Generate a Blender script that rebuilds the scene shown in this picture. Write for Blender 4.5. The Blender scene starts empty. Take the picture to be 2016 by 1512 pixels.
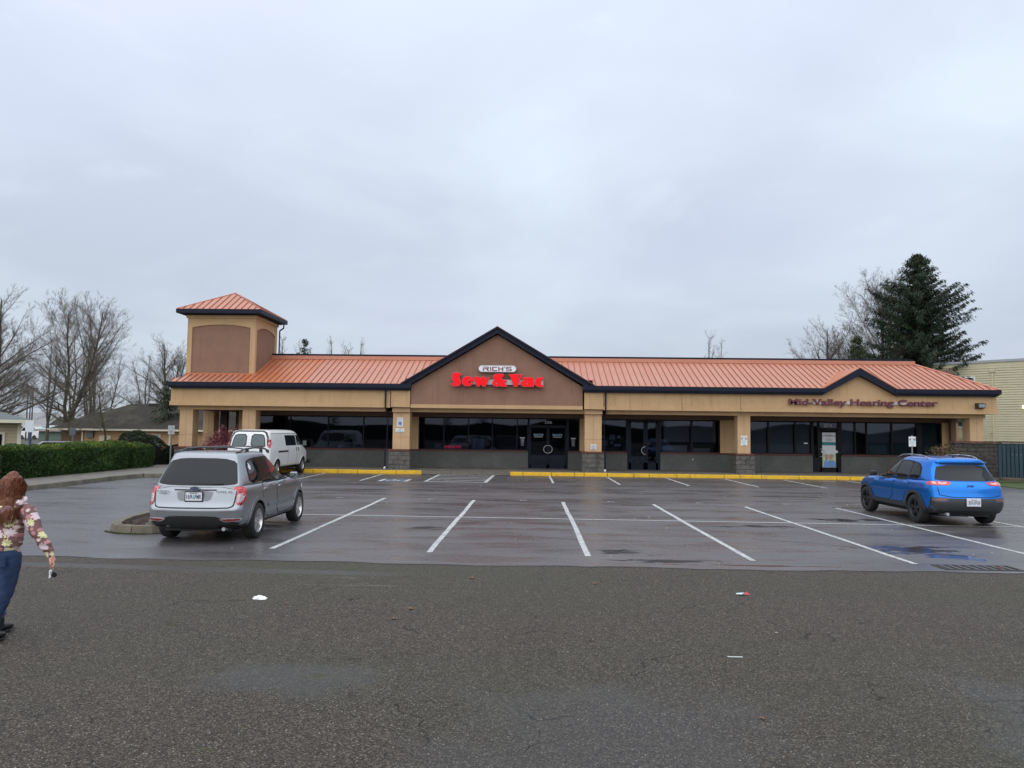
import bpy, bmesh, math, random
from mathutils import Vector, Matrix
from mathutils.bvhtree import BVHTree
from mathutils.geometry import tessellate_polygon, delaunay_2d_cdt
R=math.radians; PI=math.pi
random.seed(7)
C=bpy.context.scene.collection
scene=bpy.context.scene
# ---------------------------------------------------------------- camera
cd=bpy.data.cameras.new('camera'); cam=bpy.data.objects.new('camera',cd); C.objects.link(cam)
cd.sensor_width=36; cd.lens=26.0; cd.clip_start=.1; cd.clip_end=3000
_p=math.atan(93.6/1456); _y=.027; _r=.0122
_f=Vector((-math.sin(_y)*math.cos(_p),math.cos(_y)*math.cos(_p),math.sin(_p)))
_rt=Vector((math.cos(_y),math.sin(_y),0)); _u=_rt.cross(_f)
_r2=_rt*math.cos(_r)+_u*math.sin(_r); _u2=_u*math.cos(_r)-_rt*math.sin(_r)
cam.matrix_world=Matrix(((_r2.x,_u2.x,-_f.x,0),(_r2.y,_u2.y,-_f.y,0),(_r2.z,_u2.z,-_f.z,2.07),(0,0,0,1)))
scene.camera=cam
# ---------------------------------------------------------------- world, sun, exposure
SUN_EL=R(48); SUN_AZ=R(200)
W=bpy.data.worlds.new('World'); scene.world=W; W.use_nodes=True
nt=W.node_tree; nt.nodes.clear(); N=nt.nodes; L=nt.links
def wn(t,**k):
    n=N.new(t)
    for a,b in k.items(): setattr(n,a,b)
    return n
out=wn('ShaderNodeOutputWorld'); bga=wn('ShaderNodeBackground'); bgb=wn('ShaderNodeBackground'); mx=wn('ShaderNodeMixShader')
sky=wn('ShaderNodeTexSky',sky_type='NISHITA'); sky.sun_disc=False; sky.sun_elevation=SUN_EL; sky.sun_rotation=SUN_AZ
bga.inputs['Strength'].default_value=.1; L.new(sky.outputs[0],bga.inputs['Color'])
tc=wn('ShaderNodeTexCoord'); sp=wn('ShaderNodeSeparateXYZ'); L.new(tc.outputs['Generated'],sp.inputs[0])
def wm(op,a,b=None,c=None):
    n=wn('ShaderNodeMath',operation=op)
    for i,v in enumerate((a,b,c)):
        if v is None: continue
        if isinstance(v,(int,float)): n.inputs[i].default_value=v
        else: L.new(v,n.inputs[i])
    return n.outputs[0]
zc=wm('MAXIMUM',sp.outputs['Z'],0.0); zd=wm('ADD',zc,.22)
cx=wm('DIVIDE',sp.outputs['X'],zd); cy=wm('DIVIDE',sp.outputs['Y'],zd)
cb=wn('ShaderNodeCombineXYZ'); L.new(cx,cb.inputs[0]); L.new(cy,cb.inputs[1])
n1=wn('ShaderNodeTexNoise'); n1.inputs['Scale'].default_value=1.15; n1.inputs['Detail'].default_value=5; n1.inputs['Roughness'].default_value=.5; n1.inputs['Distortion'].default_value=.35
mpn=wn('ShaderNodeMapping'); mpn.inputs['Location'].default_value=(3.1,1.2,0); L.new(cb.outputs[0],mpn.inputs[0]); L.new(mpn.outputs[0],n1.inputs['Vector'])
n2=wn('ShaderNodeTexNoise'); n2.inputs['Scale'].default_value=.9; n2.inputs['Detail'].default_value=2
mp2=wn('ShaderNodeMapping'); mp2.inputs['Location'].default_value=(11,5,0); L.new(cb.outputs[0],mp2.inputs[0]); L.new(mp2.outputs[0],n2.inputs['Vector'])
n3=wn('ShaderNodeTexNoise'); n3.inputs['Scale'].default_value=3.4; n3.inputs['Detail'].default_value=6; n3.inputs['Distortion'].default_value=.5
L.new(mpn.outputs[0],n3.inputs['Vector'])
rp=wn('ShaderNodeValToRGB'); rp.color_ramp.elements[0].position=.36; rp.color_ramp.elements[0].color=(.55,.615,.72,1)
rp.color_ramp.elements[1].position=.66; rp.color_ramp.elements[1].color=(.68,.76,.855,1)
L.new(n1.outputs[0],rp.inputs[0])
mc=wn('ShaderNodeMix',data_type='RGBA'); mc.inputs['B'].default_value=(.58,.615,.79,1)
r2=wn('ShaderNodeMapRange'); r2.inputs['From Min'].default_value=.48; r2.inputs['From Max'].default_value=.72; r2.inputs['To Max'].default_value=.6; L.new(n2.outputs[0],r2.inputs['Value'])
L.new(r2.outputs[0],mc.inputs['Factor']); L.new(rp.outputs[0],mc.inputs['A'])
# small bright breaks in the cloud
r3=wn('ShaderNodeMapRange'); r3.inputs['From Min'].default_value=.60; r3.inputs['From Max'].default_value=.78; r3.inputs['To Max'].default_value=.38; L.new(n3.outputs[0],r3.inputs['Value'])
mc2=wn('ShaderNodeMix',data_type='RGBA'); mc2.inputs['B'].default_value=(.74,.83,.91,1)
zb=wm('MULTIPLY',r3.outputs[0],wm('MINIMUM',wm('MULTIPLY',zc,2.6),1.0))
L.new(zb,mc2.inputs['Factor']); L.new(mc.outputs['Result'],mc2.inputs['A'])
lum=wm('MULTIPLY_ADD',zc,.70,.585)   # overcast: brighter towards the zenith
bgb.inputs['Strength'].default_value=1.0
L.new(mc2.outputs['Result'],bgb.inputs['Color']); L.new(lum,bgb.inputs['Strength'])
mx.inputs[0].default_value=.93; L.new(bga.outputs[0],mx.inputs[1]); L.new(bgb.outputs[0],mx.inputs[2]); L.new(mx.outputs[0],out.inputs[0])
sl=bpy.data.lights.new('sun','SUN'); sun=bpy.data.objects.new('sun',sl); C.objects.link(sun)
sl.energy=1.5; sl.angle=R(125); sl.color=(1,.97,.93)
sd=Vector((math.sin(SUN_AZ)*math.cos(SUN_EL),math.cos(SUN_AZ)*math.cos(SUN_EL),math.sin(SUN_EL)))
sun.rotation_euler=sd.to_track_quat('Z','Y').to_euler()
vs=scene.view_settings; vs.view_transform='Standard'; vs.look='None'; vs.gamma=1; vs.use_curve_mapping=False; vs.exposure=.56
# ---------------------------------------------------------------- materials
MT={}
def mat(name,col,rough=.7,col2=None,scale=4.,bump=0.,bscale=60.,spec=.5,metal=0.,emis=None,est=1.,coat=0.,stretch=(1,1,1),detail=5.,lo=.35,hi=.65,rvar=0.,coord='Object',col3=None,scale3=1.):
    if name in MT: return MT[name]
    m=bpy.data.materials.new(name); m.use_nodes=True; nt=m.node_tree; N=nt.nodes; L=nt.links
    b=N['Principled BSDF']; b.inputs['Base Color'].default_value=(*col,1); b.inputs['Roughness'].default_value=rough
    b.inputs['Specular IOR Level'].default_value=spec; b.inputs['Metallic'].default_value=metal; b.inputs['Coat Weight'].default_value=coat
    b.inputs['Coat Roughness'].default_value=.04
    tc=N.new('ShaderNodeTexCoord'); mp=N.new('ShaderNodeMapping'); mp.inputs['Scale'].default_value=stretch
    L.new(tc.outputs[coord],mp.inputs[0]); src=mp.outputs[0]
    if col2:
        n=N.new('ShaderNodeTexNoise'); n.inputs['Scale'].default_value=scale; n.inputs['Detail'].default_value=detail; n.inputs['Roughness'].default_value=.62
        L.new(src,n.inputs['Vector'])
        r=N.new('ShaderNodeMapRange'); r.inputs['From Min'].default_value=lo; r.inputs['From Max'].default_value=hi; L.new(n.outputs[0],r.inputs['Value'])
        x=N.new('ShaderNodeMix'); x.data_type='RGBA'; x.inputs['A'].default_value=(*col,1); x.inputs['B'].default_value=(*col2,1); L.new(r.outputs[0],x.inputs['Factor'])
        res=x.outputs['Result']
        if col3:
            n3=N.new('ShaderNodeTexNoise'); n3.inputs['Scale'].default_value=scale3; n3.inputs['Detail'].default_value=3; L.new(src,n3.inputs['Vector'])
            r3=N.new('ShaderNodeMapRange'); r3.inputs['From Min'].default_value=.5; r3.inputs['From Max'].default_value=.75; L.new(n3.outputs[0],r3.inputs['Value'])
            x3=N.new('ShaderNodeMix'); x3.data_type='RGBA'; x3.inputs['B'].default_value=(*col3,1); L.new(res,x3.inputs['A']); L.new(r3.outputs[0],x3.inputs['Factor']); res=x3.outputs['Result']
        L.new(res,b.inputs['Base Color'])
        if rvar:
            rr=N.new('ShaderNodeMapRange'); rr.inputs['To Min'].default_value=rough-rvar; rr.inputs['To Max'].default_value=rough+rvar; L.new(r.outputs[0],rr.inputs['Value']); L.new(rr.outputs[0],b.inputs['Roughness'])
    if bump:
        n=N.new('ShaderNodeTexNoise'); n.inputs['Scale'].default_value=bscale; n.inputs['Detail'].default_value=3; L.new(src,n.inputs['Vector'])
        bp=N.new('ShaderNodeBump'); bp.inputs['Strength'].default_value=bump; bp.inputs['Distance'].default_value=.02; L.new(n.outputs[0],bp.inputs['Height']); L.new(bp.outputs[0],b.inputs['Normal'])
    if emis: b.inputs['Emission Color'].default_value=(*emis,1); b.inputs['Emission Strength'].default_value=est
    MT[name]=m; return m
def glassmat(name,tint,refl_rough=.02,base=.04):
    if name in MT: return MT[name]
    m=bpy.data.materials.new(name); m.use_nodes=True; nt=m.node_tree; N=nt.nodes; L=nt.links
    N.clear(); o=N.new('ShaderNodeOutputMaterial'); t=N.new('ShaderNodeBsdfTransparent'); t.inputs[0].default_value=(*tint,1)
    g=N.new('ShaderNodeBsdfGlossy'); g.inputs['Roughness'].default_value=refl_rough; fr=N.new('ShaderNodeFresnel'); fr.inputs[0].default_value=1.42; g.inputs[0].default_value=(.66,.74,.95,1)
    mx=N.new('ShaderNodeMixShader'); L.new(fr.outputs[0],mx.inputs[0]); L.new(t.outputs[0],mx.inputs[1]); L.new(g.outputs[0],mx.inputs[2]); L.new(mx.outputs[0],o.inputs[0])
    MT[name]=m; return m
tan0=mat('stucco_tan_plain',(.51,.34,.19),.85,(.45,.29,.155),1.6,.35,90,lo=.3,hi=.75,col3=(.37,.22,.11),scale3=.8)
tan2=mat('stucco_tan_column',(.54,.365,.215),.85,(.49,.32,.18),2.2,.3,90)
brown=mat('stucco_brown',(.235,.135,.088),.9,(.20,.112,.075),1.4,.3,90,col3=(.27,.165,.115),scale3=.9)
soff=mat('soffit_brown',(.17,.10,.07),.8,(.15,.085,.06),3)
navy=mat('trim_navy',(.006,.009,.022),.5,(.009,.012,.028),3,spec=.2)
copper=mat('roof_copper',(.60,.295,.210),.42,(.55,.265,.185),.9,spec=.6,metal=.2,stretch=(1,.3,1),rvar=.05,col3=(.62,.32,.24),scale3=.35)
copper_old=mat('roof_copper_orange',(.50,.16,.065),.36,(.56,.18,.08),1.5,spec=.6,metal=.25,stretch=(1,.3,1))
copper_seam=mat('roof_seam',(.22,.07,.04),.5)
block=mat('split_block',(.085,.082,.075),.9,(.14,.13,.115),9,.9,40,col3=(.05,.055,.05),scale3=2)
blockwall=mat('block_wall',(.105,.105,.098),.9,(.085,.088,.085),7,.6,70,col3=(.13,.13,.12),scale3=1.)
mortar=mat('mortar',(.045,.043,.04),.95)
brick=mat('brick_red',(.10,.035,.028),.85,(.15,.055,.04),20,.5,60)
cream=mat('paint_cream',(.62,.57,.45),.6)
yellow=mat('paint_yellow',(.78,.47,.015),.5,(.70,.40,.012),3,.3,50,col3=(.55,.33,.03),scale3=5)
frame=mat('frame_navy',(.004,.007,.018),.5,spec=.2)
frame2=mat('frame_bronze',(.006,.006,.009),.5,spec=.2)
white=mat('paint_white',(.78,.78,.78),.5)
offwhite=mat('paint_offwhite',(.62,.63,.62),.5)
blackp=mat('plastic_black',(.012,.012,.014),.5,(.018,.018,.02),8)
chrome=mat('chrome',(.75,.76,.78),.12,metal=1)
steel=mat('steel_grey',(.42,.43,.44),.4,metal=.6)
winglass=glassmat('window_glass',(.22,.27,.38))
winglass2=glassmat('window_glass_grey',(.36,.39,.44))
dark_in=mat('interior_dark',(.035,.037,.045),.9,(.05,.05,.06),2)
# ---------------------------------------------------------------- mesh helpers
OFF={}
class MB:
    def __init__(s): s.v=[]; s.f=[]; s.m=[]; s.cur=0
    def add(s,vs,fs):
        o=len(s.v); s.v+= [tuple(q) for q in vs]; s.f+=[tuple(i+o for i in q) for q in fs]; s.m+=[s.cur]*len(fs); return s
    def box(s,x0,x1,y0,y1,z0,z1):
        return s.add([(x0,y0,z0),(x1,y0,z0),(x1,y1,z0),(x0,y1,z0),(x0,y0,z1),(x1,y0,z1),(x1,y1,z1),(x0,y1,z1)],
            [(0,3,2,1),(4,5,6,7),(0,1,5,4),(1,2,6,5),(2,3,7,6),(3,0,4,7)])
    def quad(s,a,b,c,d): return s.add([a,b,c,d],[(0,1,2,3)])
    def tube(s,p0,p1,r0,r1=None,n=8,caps=True):
        r1=r0 if r1 is None else r1
        p0=Vector(p0); p1=Vector(p1); d=(p1-p0)
        if d.length<1e-6: return s
        d.normalize(); a=d.orthogonal().normalized(); b=d.cross(a)
        vs=[]
        for p,r in ((p0,r0),(p1,r1)):
            for i in range(n):
                t=2*PI*i/n; vs.append(p+(a*math.cos(t)+b*math.sin(t))*r)
        fs=[(i,(i+1)%n,n+(i+1)%n,n+i) for i in range(n)]
        if caps: fs+=[tuple(reversed(range(n))),tuple(range(n,2*n))]
        return s.add(vs,fs)
    def path(s,pts,r,n=6):
        for a,b in zip(pts,pts[1:]): s.tube(a,b,r,r,n)
        return s
    def prism(s,loops,y0,y1,axis='y'):
        # loops: outer first, then holes; 2D (a,b). axis y: (a,y,b); x: (x,a,b); z: (a,b,z)
        def P(q,t): return (q[0],t,q[1]) if axis=='y' else ((t,q[0],q[1]) if axis=='x' else (q[0],q[1],t))
        flat=[q for l in loops for q in l]
        tris=tessellate_polygon([[Vector((q[0],q[1],0)) for q in l] for l in loops])
        n=len(flat); vs=[P(q,y0) for q in flat]+[P(q,y1) for q in flat]
        fs=[]
        for t in tris:
            a,b,c=[flat[i] for i in t]
            ar=(b[0]-a[0])*(c[1]-a[1])-(b[1]-a[1])*(c[0]-a[0])
            t=t if ar>0 else t[::-1]
            fs.append(tuple(t)); fs.append(tuple(i+n for i in t[::-1]))
        o=0
        for l in loops:
            for i in range(len(l)):
                j=(i+1)%len(l); fs.append((o+i,o+j,n+o+j,n+o+i))
            o+=len(l)
        return s.add(vs,fs)
    def lathe(s,prof,c,axis='y',n=24,caps=False):
        # prof: (r,t) along axis
        vs=[];k=len(prof)
        for i in range(n):
            a=2*PI*i/n
            for r,t in prof:
                q=(r*math.cos(a),r*math.sin(a))
                p=(c[0]+q[0],c[1]+t,c[2]+q[1]) if axis=='y' else ((c[0]+t,c[1]+q[0],c[2]+q[1]) if axis=='x' else (c[0]+q[0],c[1]+q[1],c[2]+t))
                vs.append(p)
        fs=[(i*k+j,i*k+j+1,((i+1)%n)*k+j+1,((i+1)%n)*k+j) for i in range(n) for j in range(k-1)]
        if caps: fs+=[tuple(i*k for i in range(n)),tuple(i*k+k-1 for i in reversed(range(n)))]
        return s.add(vs,fs)
    def mesh(s,name,mats,smooth=False,fix=True):
        me=bpy.data.meshes.new(name); me.from_pydata(s.v,[],s.f)
        if not isinstance(mats,(list,tuple)): mats=[mats]
        for q in mats: me.materials.append(q)
        if len(mats)>1: me.polygons.foreach_set('material_index',s.m)
        if fix and len(s.f)<6000:
            bm=bmesh.new(); bm.from_mesh(me); bmesh.ops.recalc_face_normals(bm,faces=bm.faces); bm.to_mesh(me); bm.free()
        if smooth: me.polygons.foreach_set('use_smooth',[True]*len(me.polygons))
        me.update(); return me
    def build(s,name,mats,parent=None,smooth=False,bevel=0,fix=True):
        me=s.mesh(name,mats,smooth,fix); return link(name,me,parent,bevel)
def link(name,me,parent=None,bevel=0):
    o=bpy.data.objects.new(name,me); C.objects.link(o)
    if parent is not None:
        o.parent=parent
        off=OFF.get(parent.name,None)
        if off is not None and parent.type=='EMPTY': o.location=-off
        # meshes hold world coordinates (or the empty's local ones when it has no offset)
    if bevel:
        b=o.modifiers.new('bevel','BEVEL'); b.width=bevel; b.segments=2; b.limit_method='ANGLE'
    return o
def tag(o,label=None,cat=None,group=None,kind=None):
    if label: o['label']=label
    if cat: o['category']=cat
    if group: o['group']=group
    if kind: o['kind']=kind
    return o
def empty(name,loc,label,cat,group=None,rz=0,local=False):
    o=bpy.data.objects.new(name,None); C.objects.link(o); o.location=loc; o.rotation_euler=(0,0,rz); o.empty_display_size=.2
    if not local: OFF[o.name]=Vector(loc)
    return tag(o,label,cat,group)
def struct(name,mb,m,**k): return tag(mb.build(name,m,**k),kind='structure')
def jit(a): return random.uniform(-a,a)
def copy_tree(o,parent=None):
    c=o.copy(); C.objects.link(c)
    if parent is not None: c.parent=parent
    for ch in list(o.children): copy_tree(ch,c)
    return c
def textmesh(s,size,extrude=0.,bold=0.,name='t'):
    cu=bpy.data.curves.new(name,'FONT'); cu.body=s; cu.size=size; cu.extrude=extrude; cu.offset=bold; cu.resolution_u=3
    o=bpy.data.objects.new(name,cu); C.objects.link(o)
    dg=bpy.context.evaluated_depsgraph_get(); me=bpy.data.meshes.new_from_object(o.evaluated_get(dg))
    bpy.data.objects.remove(o); bpy.data.curves.remove(cu); return me
def bounds(me):
    xs=[v.co.x for v in me.vertices]; ys=[v.co.y for v in me.vertices]; return min(xs),max(xs),min(ys),max(ys)
def text_on(s,x0,x1,z0,z1,y,mat_,name,parent,depth=.004,bold=0.,face='y'):
    """text standing upright facing -Y, fitted to the box x0..x1, z0..z1 at plane y"""
    me=textmesh(s,1.,0.0 if depth<=0 else depth,bold)
    a,b,c,d=bounds(me); sx=(x1-x0)/(b-a); sz=(z1-z0)/(d-c)
    for v in me.vertices:
        q=v.co.copy(); v.co=(x0+(q.x-a)*sx, y-q.z, z0+(q.y-c)*sz)
    me.materials.clear(); me.materials.append(mat_); me.name=name
    return link(name,me,parent)
# ================================================================ SETTING
class NB:
    """small node builder"""
    def __init__(s,name):
        s.m=bpy.data.materials.new(name); s.m.use_nodes=True; s.nt=s.m.node_tree; s.b=s.nt.nodes['Principled BSDF']
        tc=s.nt.nodes.new('ShaderNodeTexCoord'); s.P=tc.outputs['Object']; sp=s.nt.nodes.new('ShaderNodeSeparateXYZ'); s.nt.links.new(s.P,sp.inputs[0]); s.X,s.Y,s.Z=sp.outputs
    def set(s,sock,v):
        if isinstance(v,(int,float)): sock.default_value=v
        elif isinstance(v,tuple): sock.default_value=v if len(v)==len(sock.default_value) else (*v,1)
        else: s.nt.links.new(v,sock)
    def m_(s,op,a,b=None,c=None,clamp=False):
        n=s.nt.nodes.new('ShaderNodeMath'); n.operation=op; n.use_clamp=clamp
        for i,v in enumerate((a,b,c)):
            if v is not None: s.set(n.inputs[i],v)
        return n.outputs[0]
    def noise(s,scale,detail=4,rough=.55,stretch=None,dist=0,loc=(0,0,0)):
        n=s.nt.nodes.new('ShaderNodeTexNoise'); n.inputs['Scale'].default_value=scale; n.inputs['Detail'].default_value=detail; n.inputs['Roughness'].default_value=rough; n.inputs['Distortion'].default_value=dist
        mp=s.nt.nodes.new('ShaderNodeMapping'); mp.inputs['Scale'].default_value=stretch or (1,1,1); mp.inputs['Location'].default_value=loc
        s.nt.links.new(s.P,mp.inputs[0]); s.nt.links.new(mp.outputs[0],n.inputs['Vector']); return n.outputs[0]
    def voro(s,scale,feature='F1',out='Distance',vec=None,rnd=1.):
        n=s.nt.nodes.new('ShaderNodeTexVoronoi'); n.feature=feature; n.inputs['Scale'].default_value=scale; n.inputs['Randomness'].default_value=rnd
        s.nt.links.new(vec or s.P,n.inputs['Vector']); return n.outputs[out]
    def rng(s,v,a,b,c=0.,d=1.,smooth=True):
        n=s.nt.nodes.new('ShaderNodeMapRange'); n.interpolation_type='SMOOTHSTEP' if smooth else 'LINEAR'
        for i,q in enumerate((v,a,b,c,d)): s.set(n.inputs[i],q)
        return n.outputs[0]
    def mix(s,f,a,b):
        n=s.nt.nodes.new('ShaderNodeMix'); n.data_type='RGBA'; s.set(n.inputs['Factor'],f); s.set(n.inputs['A'],a); s.set(n.inputs['B'],b); return n.outputs['Result']
    def bump(s,h,st=.5,dist=.01,prev=None):
        n=s.nt.nodes.new('ShaderNodeBump'); n.inputs['Distance'].default_value=dist; s.set(n.inputs['Strength'],st); s.nt.links.new(h,n.inputs['Height'])
        if prev: s.nt.links.new(prev,n.inputs['Normal'])
        return n.outputs[0]
    def ell(s,cx,cy,rx,ry):
        a=s.m_('DIVIDE',s.m_('SUBTRACT',s.X,cx),rx); b=s.m_('DIVIDE',s.m_('SUBTRACT',s.Y,cy),ry)
        d=s.m_('SQRT',s.m_('ADD',s.m_('MULTIPLY',a,a),s.m_('MULTIPLY',b,b))); return s.m_('SUBTRACT',1.,d)
    def fin(s,col,rough,normal=None,spec=.5):
        s.set(s.b.inputs['Base Color'],col); s.set(s.b.inputs['Roughness'],rough); s.set(s.b.inputs['Specular IOR Level'],spec)
        if normal is not None: s.nt.links.new(normal,s.b.inputs['Normal'])
        return s.m
def stucco(name,c1,c2,dirt,streak=.5):
    q=NB(name); a=q.noise(1.5,5,.6); v=q.noise(1.,4,.6,(5.5,5.5,.35)); w=q.noise(.55,3,.5,None,0,(5,5,5)); f=q.noise(90,3)
    col=q.mix(q.rng(a,.3,.7),(*c1,1),(*c2,1)); col=q.mix(q.m_('MULTIPLY',q.rng(v,.52,.72),q.rng(w,.35,.65,.15,streak)),col,(*dirt,1))
    col=q.mix(q.rng(q.noise(3.2,6,.7,None,1.2,(9,2,4)),.60,.72,0,.30),col,tuple(min(1,x*1.25) for x in c1)+(1,))
    return q.fin(col,.88,q.bump(f,.35,.01),.25)
tan=stucco('stucco_tan',(.52,.345,.19),(.47,.305,.16),(.33,.205,.105),.55)
tan2=stucco('stucco_tan_column',(.55,.37,.215),(.50,.33,.185),(.37,.235,.13),.45)
brown=stucco('stucco_brown',(.265,.152,.105),(.235,.133,.094),(.165,.092,.06),.5)
def roofmat(name,c1,c2,c3):
    q=NB(name); oi=q.nt.nodes.new('ShaderNodeObjectInfo'); rn=oi.outputs['Random']
    a=q.noise(.8,4,.6,(1,.4,1)); b_=q.noise(2.,5,.65,(4,.35,1))
    col=q.mix(q.rng(a,.3,.7),(*c1,1),(*c2,1)); col=q.mix(q.rng(rn,0,1,0,.45,False),col,(*c3,1)); col=q.mix(q.rng(b_,.55,.75,0,.35),col,tuple(x*.72 for x in c2)+(1,))
    q.b.inputs['Metallic'].default_value=.25
    return q.fin(col,q.rng(b_,.3,.7,.34,.50),None,.5)
copper=roofmat('roof_copper',(.50,.205,.130),(.45,.175,.105),(.53,.25,.17)); copper_old=roofmat('roof_copper_orange',(.50,.16,.065),(.54,.20,.09),(.44,.12,.05))
# --- newer, wet parking lot asphalt
q=NB('asphalt_wet')
fine=q.noise(140,3); big=q.noise(.35,4,.6,(.5,1,1)); mid=q.noise(1.6,5,.6,(.35,1,1),.4)
col=q.mix(q.rng(fine,.3,.7),(.060,.055,.056,1),(.118,.109,.110,1))
col=q.mix(q.rng(big,.35,.7,0,.6),col,(.045,.040,.040,1))
col=q.mix(q.rng(q.noise(5,5,.7),.55,.8,0,.35),col,(.085,.082,.080,1))
pud=None
for e in ((3.5,11.98,1.4,.08),(6.9,13.9,1.1,.6),(7.2,13.1,.6,.4),(7.7,18.6,1.0,.35)):
    v=q.ell(*e); pud=v if pud is None else q.m_('MAXIMUM',pud,v)
pn=q.noise(2.2,5,.6,(.55,1.3,1),.6)
pm=q.rng(q.m_('ADD',pud,q.m_('MULTIPLY',q.m_('SUBTRACT',pn,.5),4.4)),.12,.45)
pm=q.m_('MULTIPLY',pm,q.rng(pud,-.35,.1))
sheen=q.rng(q.Y,22.,12.5,0,1.)
ro=q.m_('ADD',q.rng(mid,.36,.64,.24,.42),q.rng(q.noise(.5,4,.6,(.22,1.6,1),.3,(3,8,0)),.4,.62,-.04,.10))
ro=q.m_('SUBTRACT',ro,q.m_('MULTIPLY',sheen,.04))
ro=q.m_('ADD',q.m_('MULTIPLY',ro,q.m_('SUBTRACT',1.,pm)),q.m_('MULTIPLY',pm,.085))
col=q.mix(q.m_('MULTIPLY',pm,.5),col,(.016,.015,.017,1))
pud_refl=q.m_('MAXIMUM',q.m_('MAXIMUM',q.ell(1.55,13.15,.8,.5),q.ell(2.2,12.3,1.2,.25)),q.m_('MAXIMUM',q.ell(-2.2,15.9,.5,.5),q.ell(5.2,17.,1.4,.3)))  # dark puddle reflections of the building, painted into the lot colour
refl_m=q.m_('MULTIPLY',q.rng(q.m_('ADD',pud_refl,q.m_('MULTIPLY',q.m_('SUBTRACT',q.noise(3.2,5,.65,(.5,1.4,1),.6,(1,4,0)),.5),4.)),.25,.6),q.rng(pud_refl,-.3,.15))
col=q.mix(q.m_('MULTIPLY',refl_m,.9),col,(.012,.009,.008,1)); ro=q.m_('ADD',ro,q.m_('MULTIPLY',refl_m,.25))
bh=q.m_('ADD',fine,q.m_('MULTIPLY',q.noise(45,2),.6))
refl_spec=q.m_('SUBTRACT',.6,q.m_('MULTIPLY',refl_m,.45)); asph_new=q.fin(col,ro,q.bump(bh,q.m_('MULTIPLY',q.m_('SUBTRACT',1.,pm),.22),.006),refl_spec)
# --- old coarse asphalt in the foreground
q=NB('asphalt_old')
vec=q.P
v1=q.voro(62,'F1','Distance'); vc=q.voro(62,'F1','Color'); 
sc=q.nt.nodes.new('ShaderNodeSeparateXYZ'); q.nt.links.new(vc,sc.inputs[0])
agg=q.rng(sc.outputs[0],.25,.97); fine=q.noise(85,4,.75); big=q.noise(.45,5,.6,(.6,1,1)); moss=q.noise(.28,4,.6,(.5,1,1),0,(4,9,0))
col=q.mix(q.rng(fine,.38,.62),(.012,.009,.007,1),(.108,.084,.062,1))
col=q.mix(q.rng(q.noise(14,5,.75),.42,.66,0,.55),col,(.028,.024,.020,1))
col=q.mix(q.m_('MULTIPLY',q.rng(agg,.45,1.,0,.8),q.rng(v1,.55,.2)),col,(.18,.155,.128,1))
light=q.m_('GREATER_THAN',sc.outputs[1],.965); col=q.mix(q.m_('MULTIPLY',light,q.rng(v1,.5,.25)),col,(.30,.29,.26,1))
col=q.mix(q.rng(moss,.44,.64,0,.55),col,q.mix(q.rng(fine,.3,.7),(.030,.031,.016,1),(.075,.074,.045,1)))
col=q.mix(q.rng(big,.55,.8,0,.5),col,(.045,.042,.045,1))
pit=q.voro(88,'F1','Color'); sp3=q.nt.nodes.new('ShaderNodeSeparateXYZ'); q.nt.links.new(pit,sp3.inputs[0])
col=q.mix(q.m_('MULTIPLY',q.m_('GREATER_THAN',sp3.outputs[0],.72),.5),col,(.008,.007,.006,1))
col=q.mix(q.m_('MULTIPLY',q.m_('LESS_THAN',sp3.outputs[1],.09),.55),col,(.17,.155,.12,1))
scr=q.m_('MULTIPLY',q.rng(q.noise(2.4,5,.7,(.16,3.2,1),.5,(1,6,0)),.60,.70),q.m_('MULTIPLY',q.rng(q.m_('ABSOLUTE',q.m_('SUBTRACT',q.Y,10.2)),.75,.35),q.rng(q.X,.2,-2.)))
col=q.mix(q.m_('MULTIPLY',scr,.6),col,(.17,.155,.13,1))
# cracks
nd=q.nt.nodes.new('ShaderNodeTexNoise'); nd.inputs['Scale'].default_value=1.7; nd.inputs['Detail'].default_value=6; q.nt.links.new(q.P,nd.inputs['Vector'])
va=q.nt.nodes.new('ShaderNodeVectorMath'); va.operation='MULTIPLY_ADD'; q.nt.links.new(nd.outputs['Color'],va.inputs[0]); va.inputs[1].default_value=(.9,.9,0); q.nt.links.new(q.P,va.inputs[2])
ck=q.voro(.62,'DISTANCE_TO_EDGE','Distance',va.outputs[0]); ck2=q.voro(1.7,'DISTANCE_TO_EDGE','Distance',va.outputs[0])
cm=q.rng(ck,.0045,.001); cm2=q.m_('MULTIPLY',q.rng(ck2,.004,.001),q.rng(q.noise(.8,2,.5,None,0,(7,1,0)),.56,.66))
cg=q.rng(q.noise(1.1,3,.6,None,0,(2,5,0)),.52,.60)
cm=q.m_('MAXIMUM',q.m_('MULTIPLY',cm,cg),cm2)
col=q.mix(q.m_('MULTIPLY',cm,.7),col,(.010,.010,.008,1))
wet=None
for e in ((.55,4.7,1.45,1.9),(3.1,3.2,1.6,1.2),(-1.9,6.3,.9,.5),(-1.0,3.6,.6,.5),(4.3,5.3,1.3,1.7)):
    v=q.ell(*e); wet=v if wet is None else q.m_('MAXIMUM',wet,v)
strip=q.rng(q.m_('ABSOLUTE',q.m_('SUBTRACT',q.Y,q.m_('ADD',q.m_('MULTIPLY',q.X,-.05),10.75))),.22,.08)
strip=q.m_('MULTIPLY',strip,q.rng(q.X,-1.2,-3.0))
wm_=q.rng(q.m_('ADD',wet,q.m_('MULTIPLY',q.m_('SUBTRACT',q.noise(1.4,4,.6,None,0,(3,3,0)),.5),1.5)),-.15,.55)
wm_=q.m_('MAXIMUM',q.m_('MULTIPLY',wm_,.9),strip)
ro=q.m_('SUBTRACT',.74,q.m_('MULTIPLY',wm_,.34))
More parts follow.
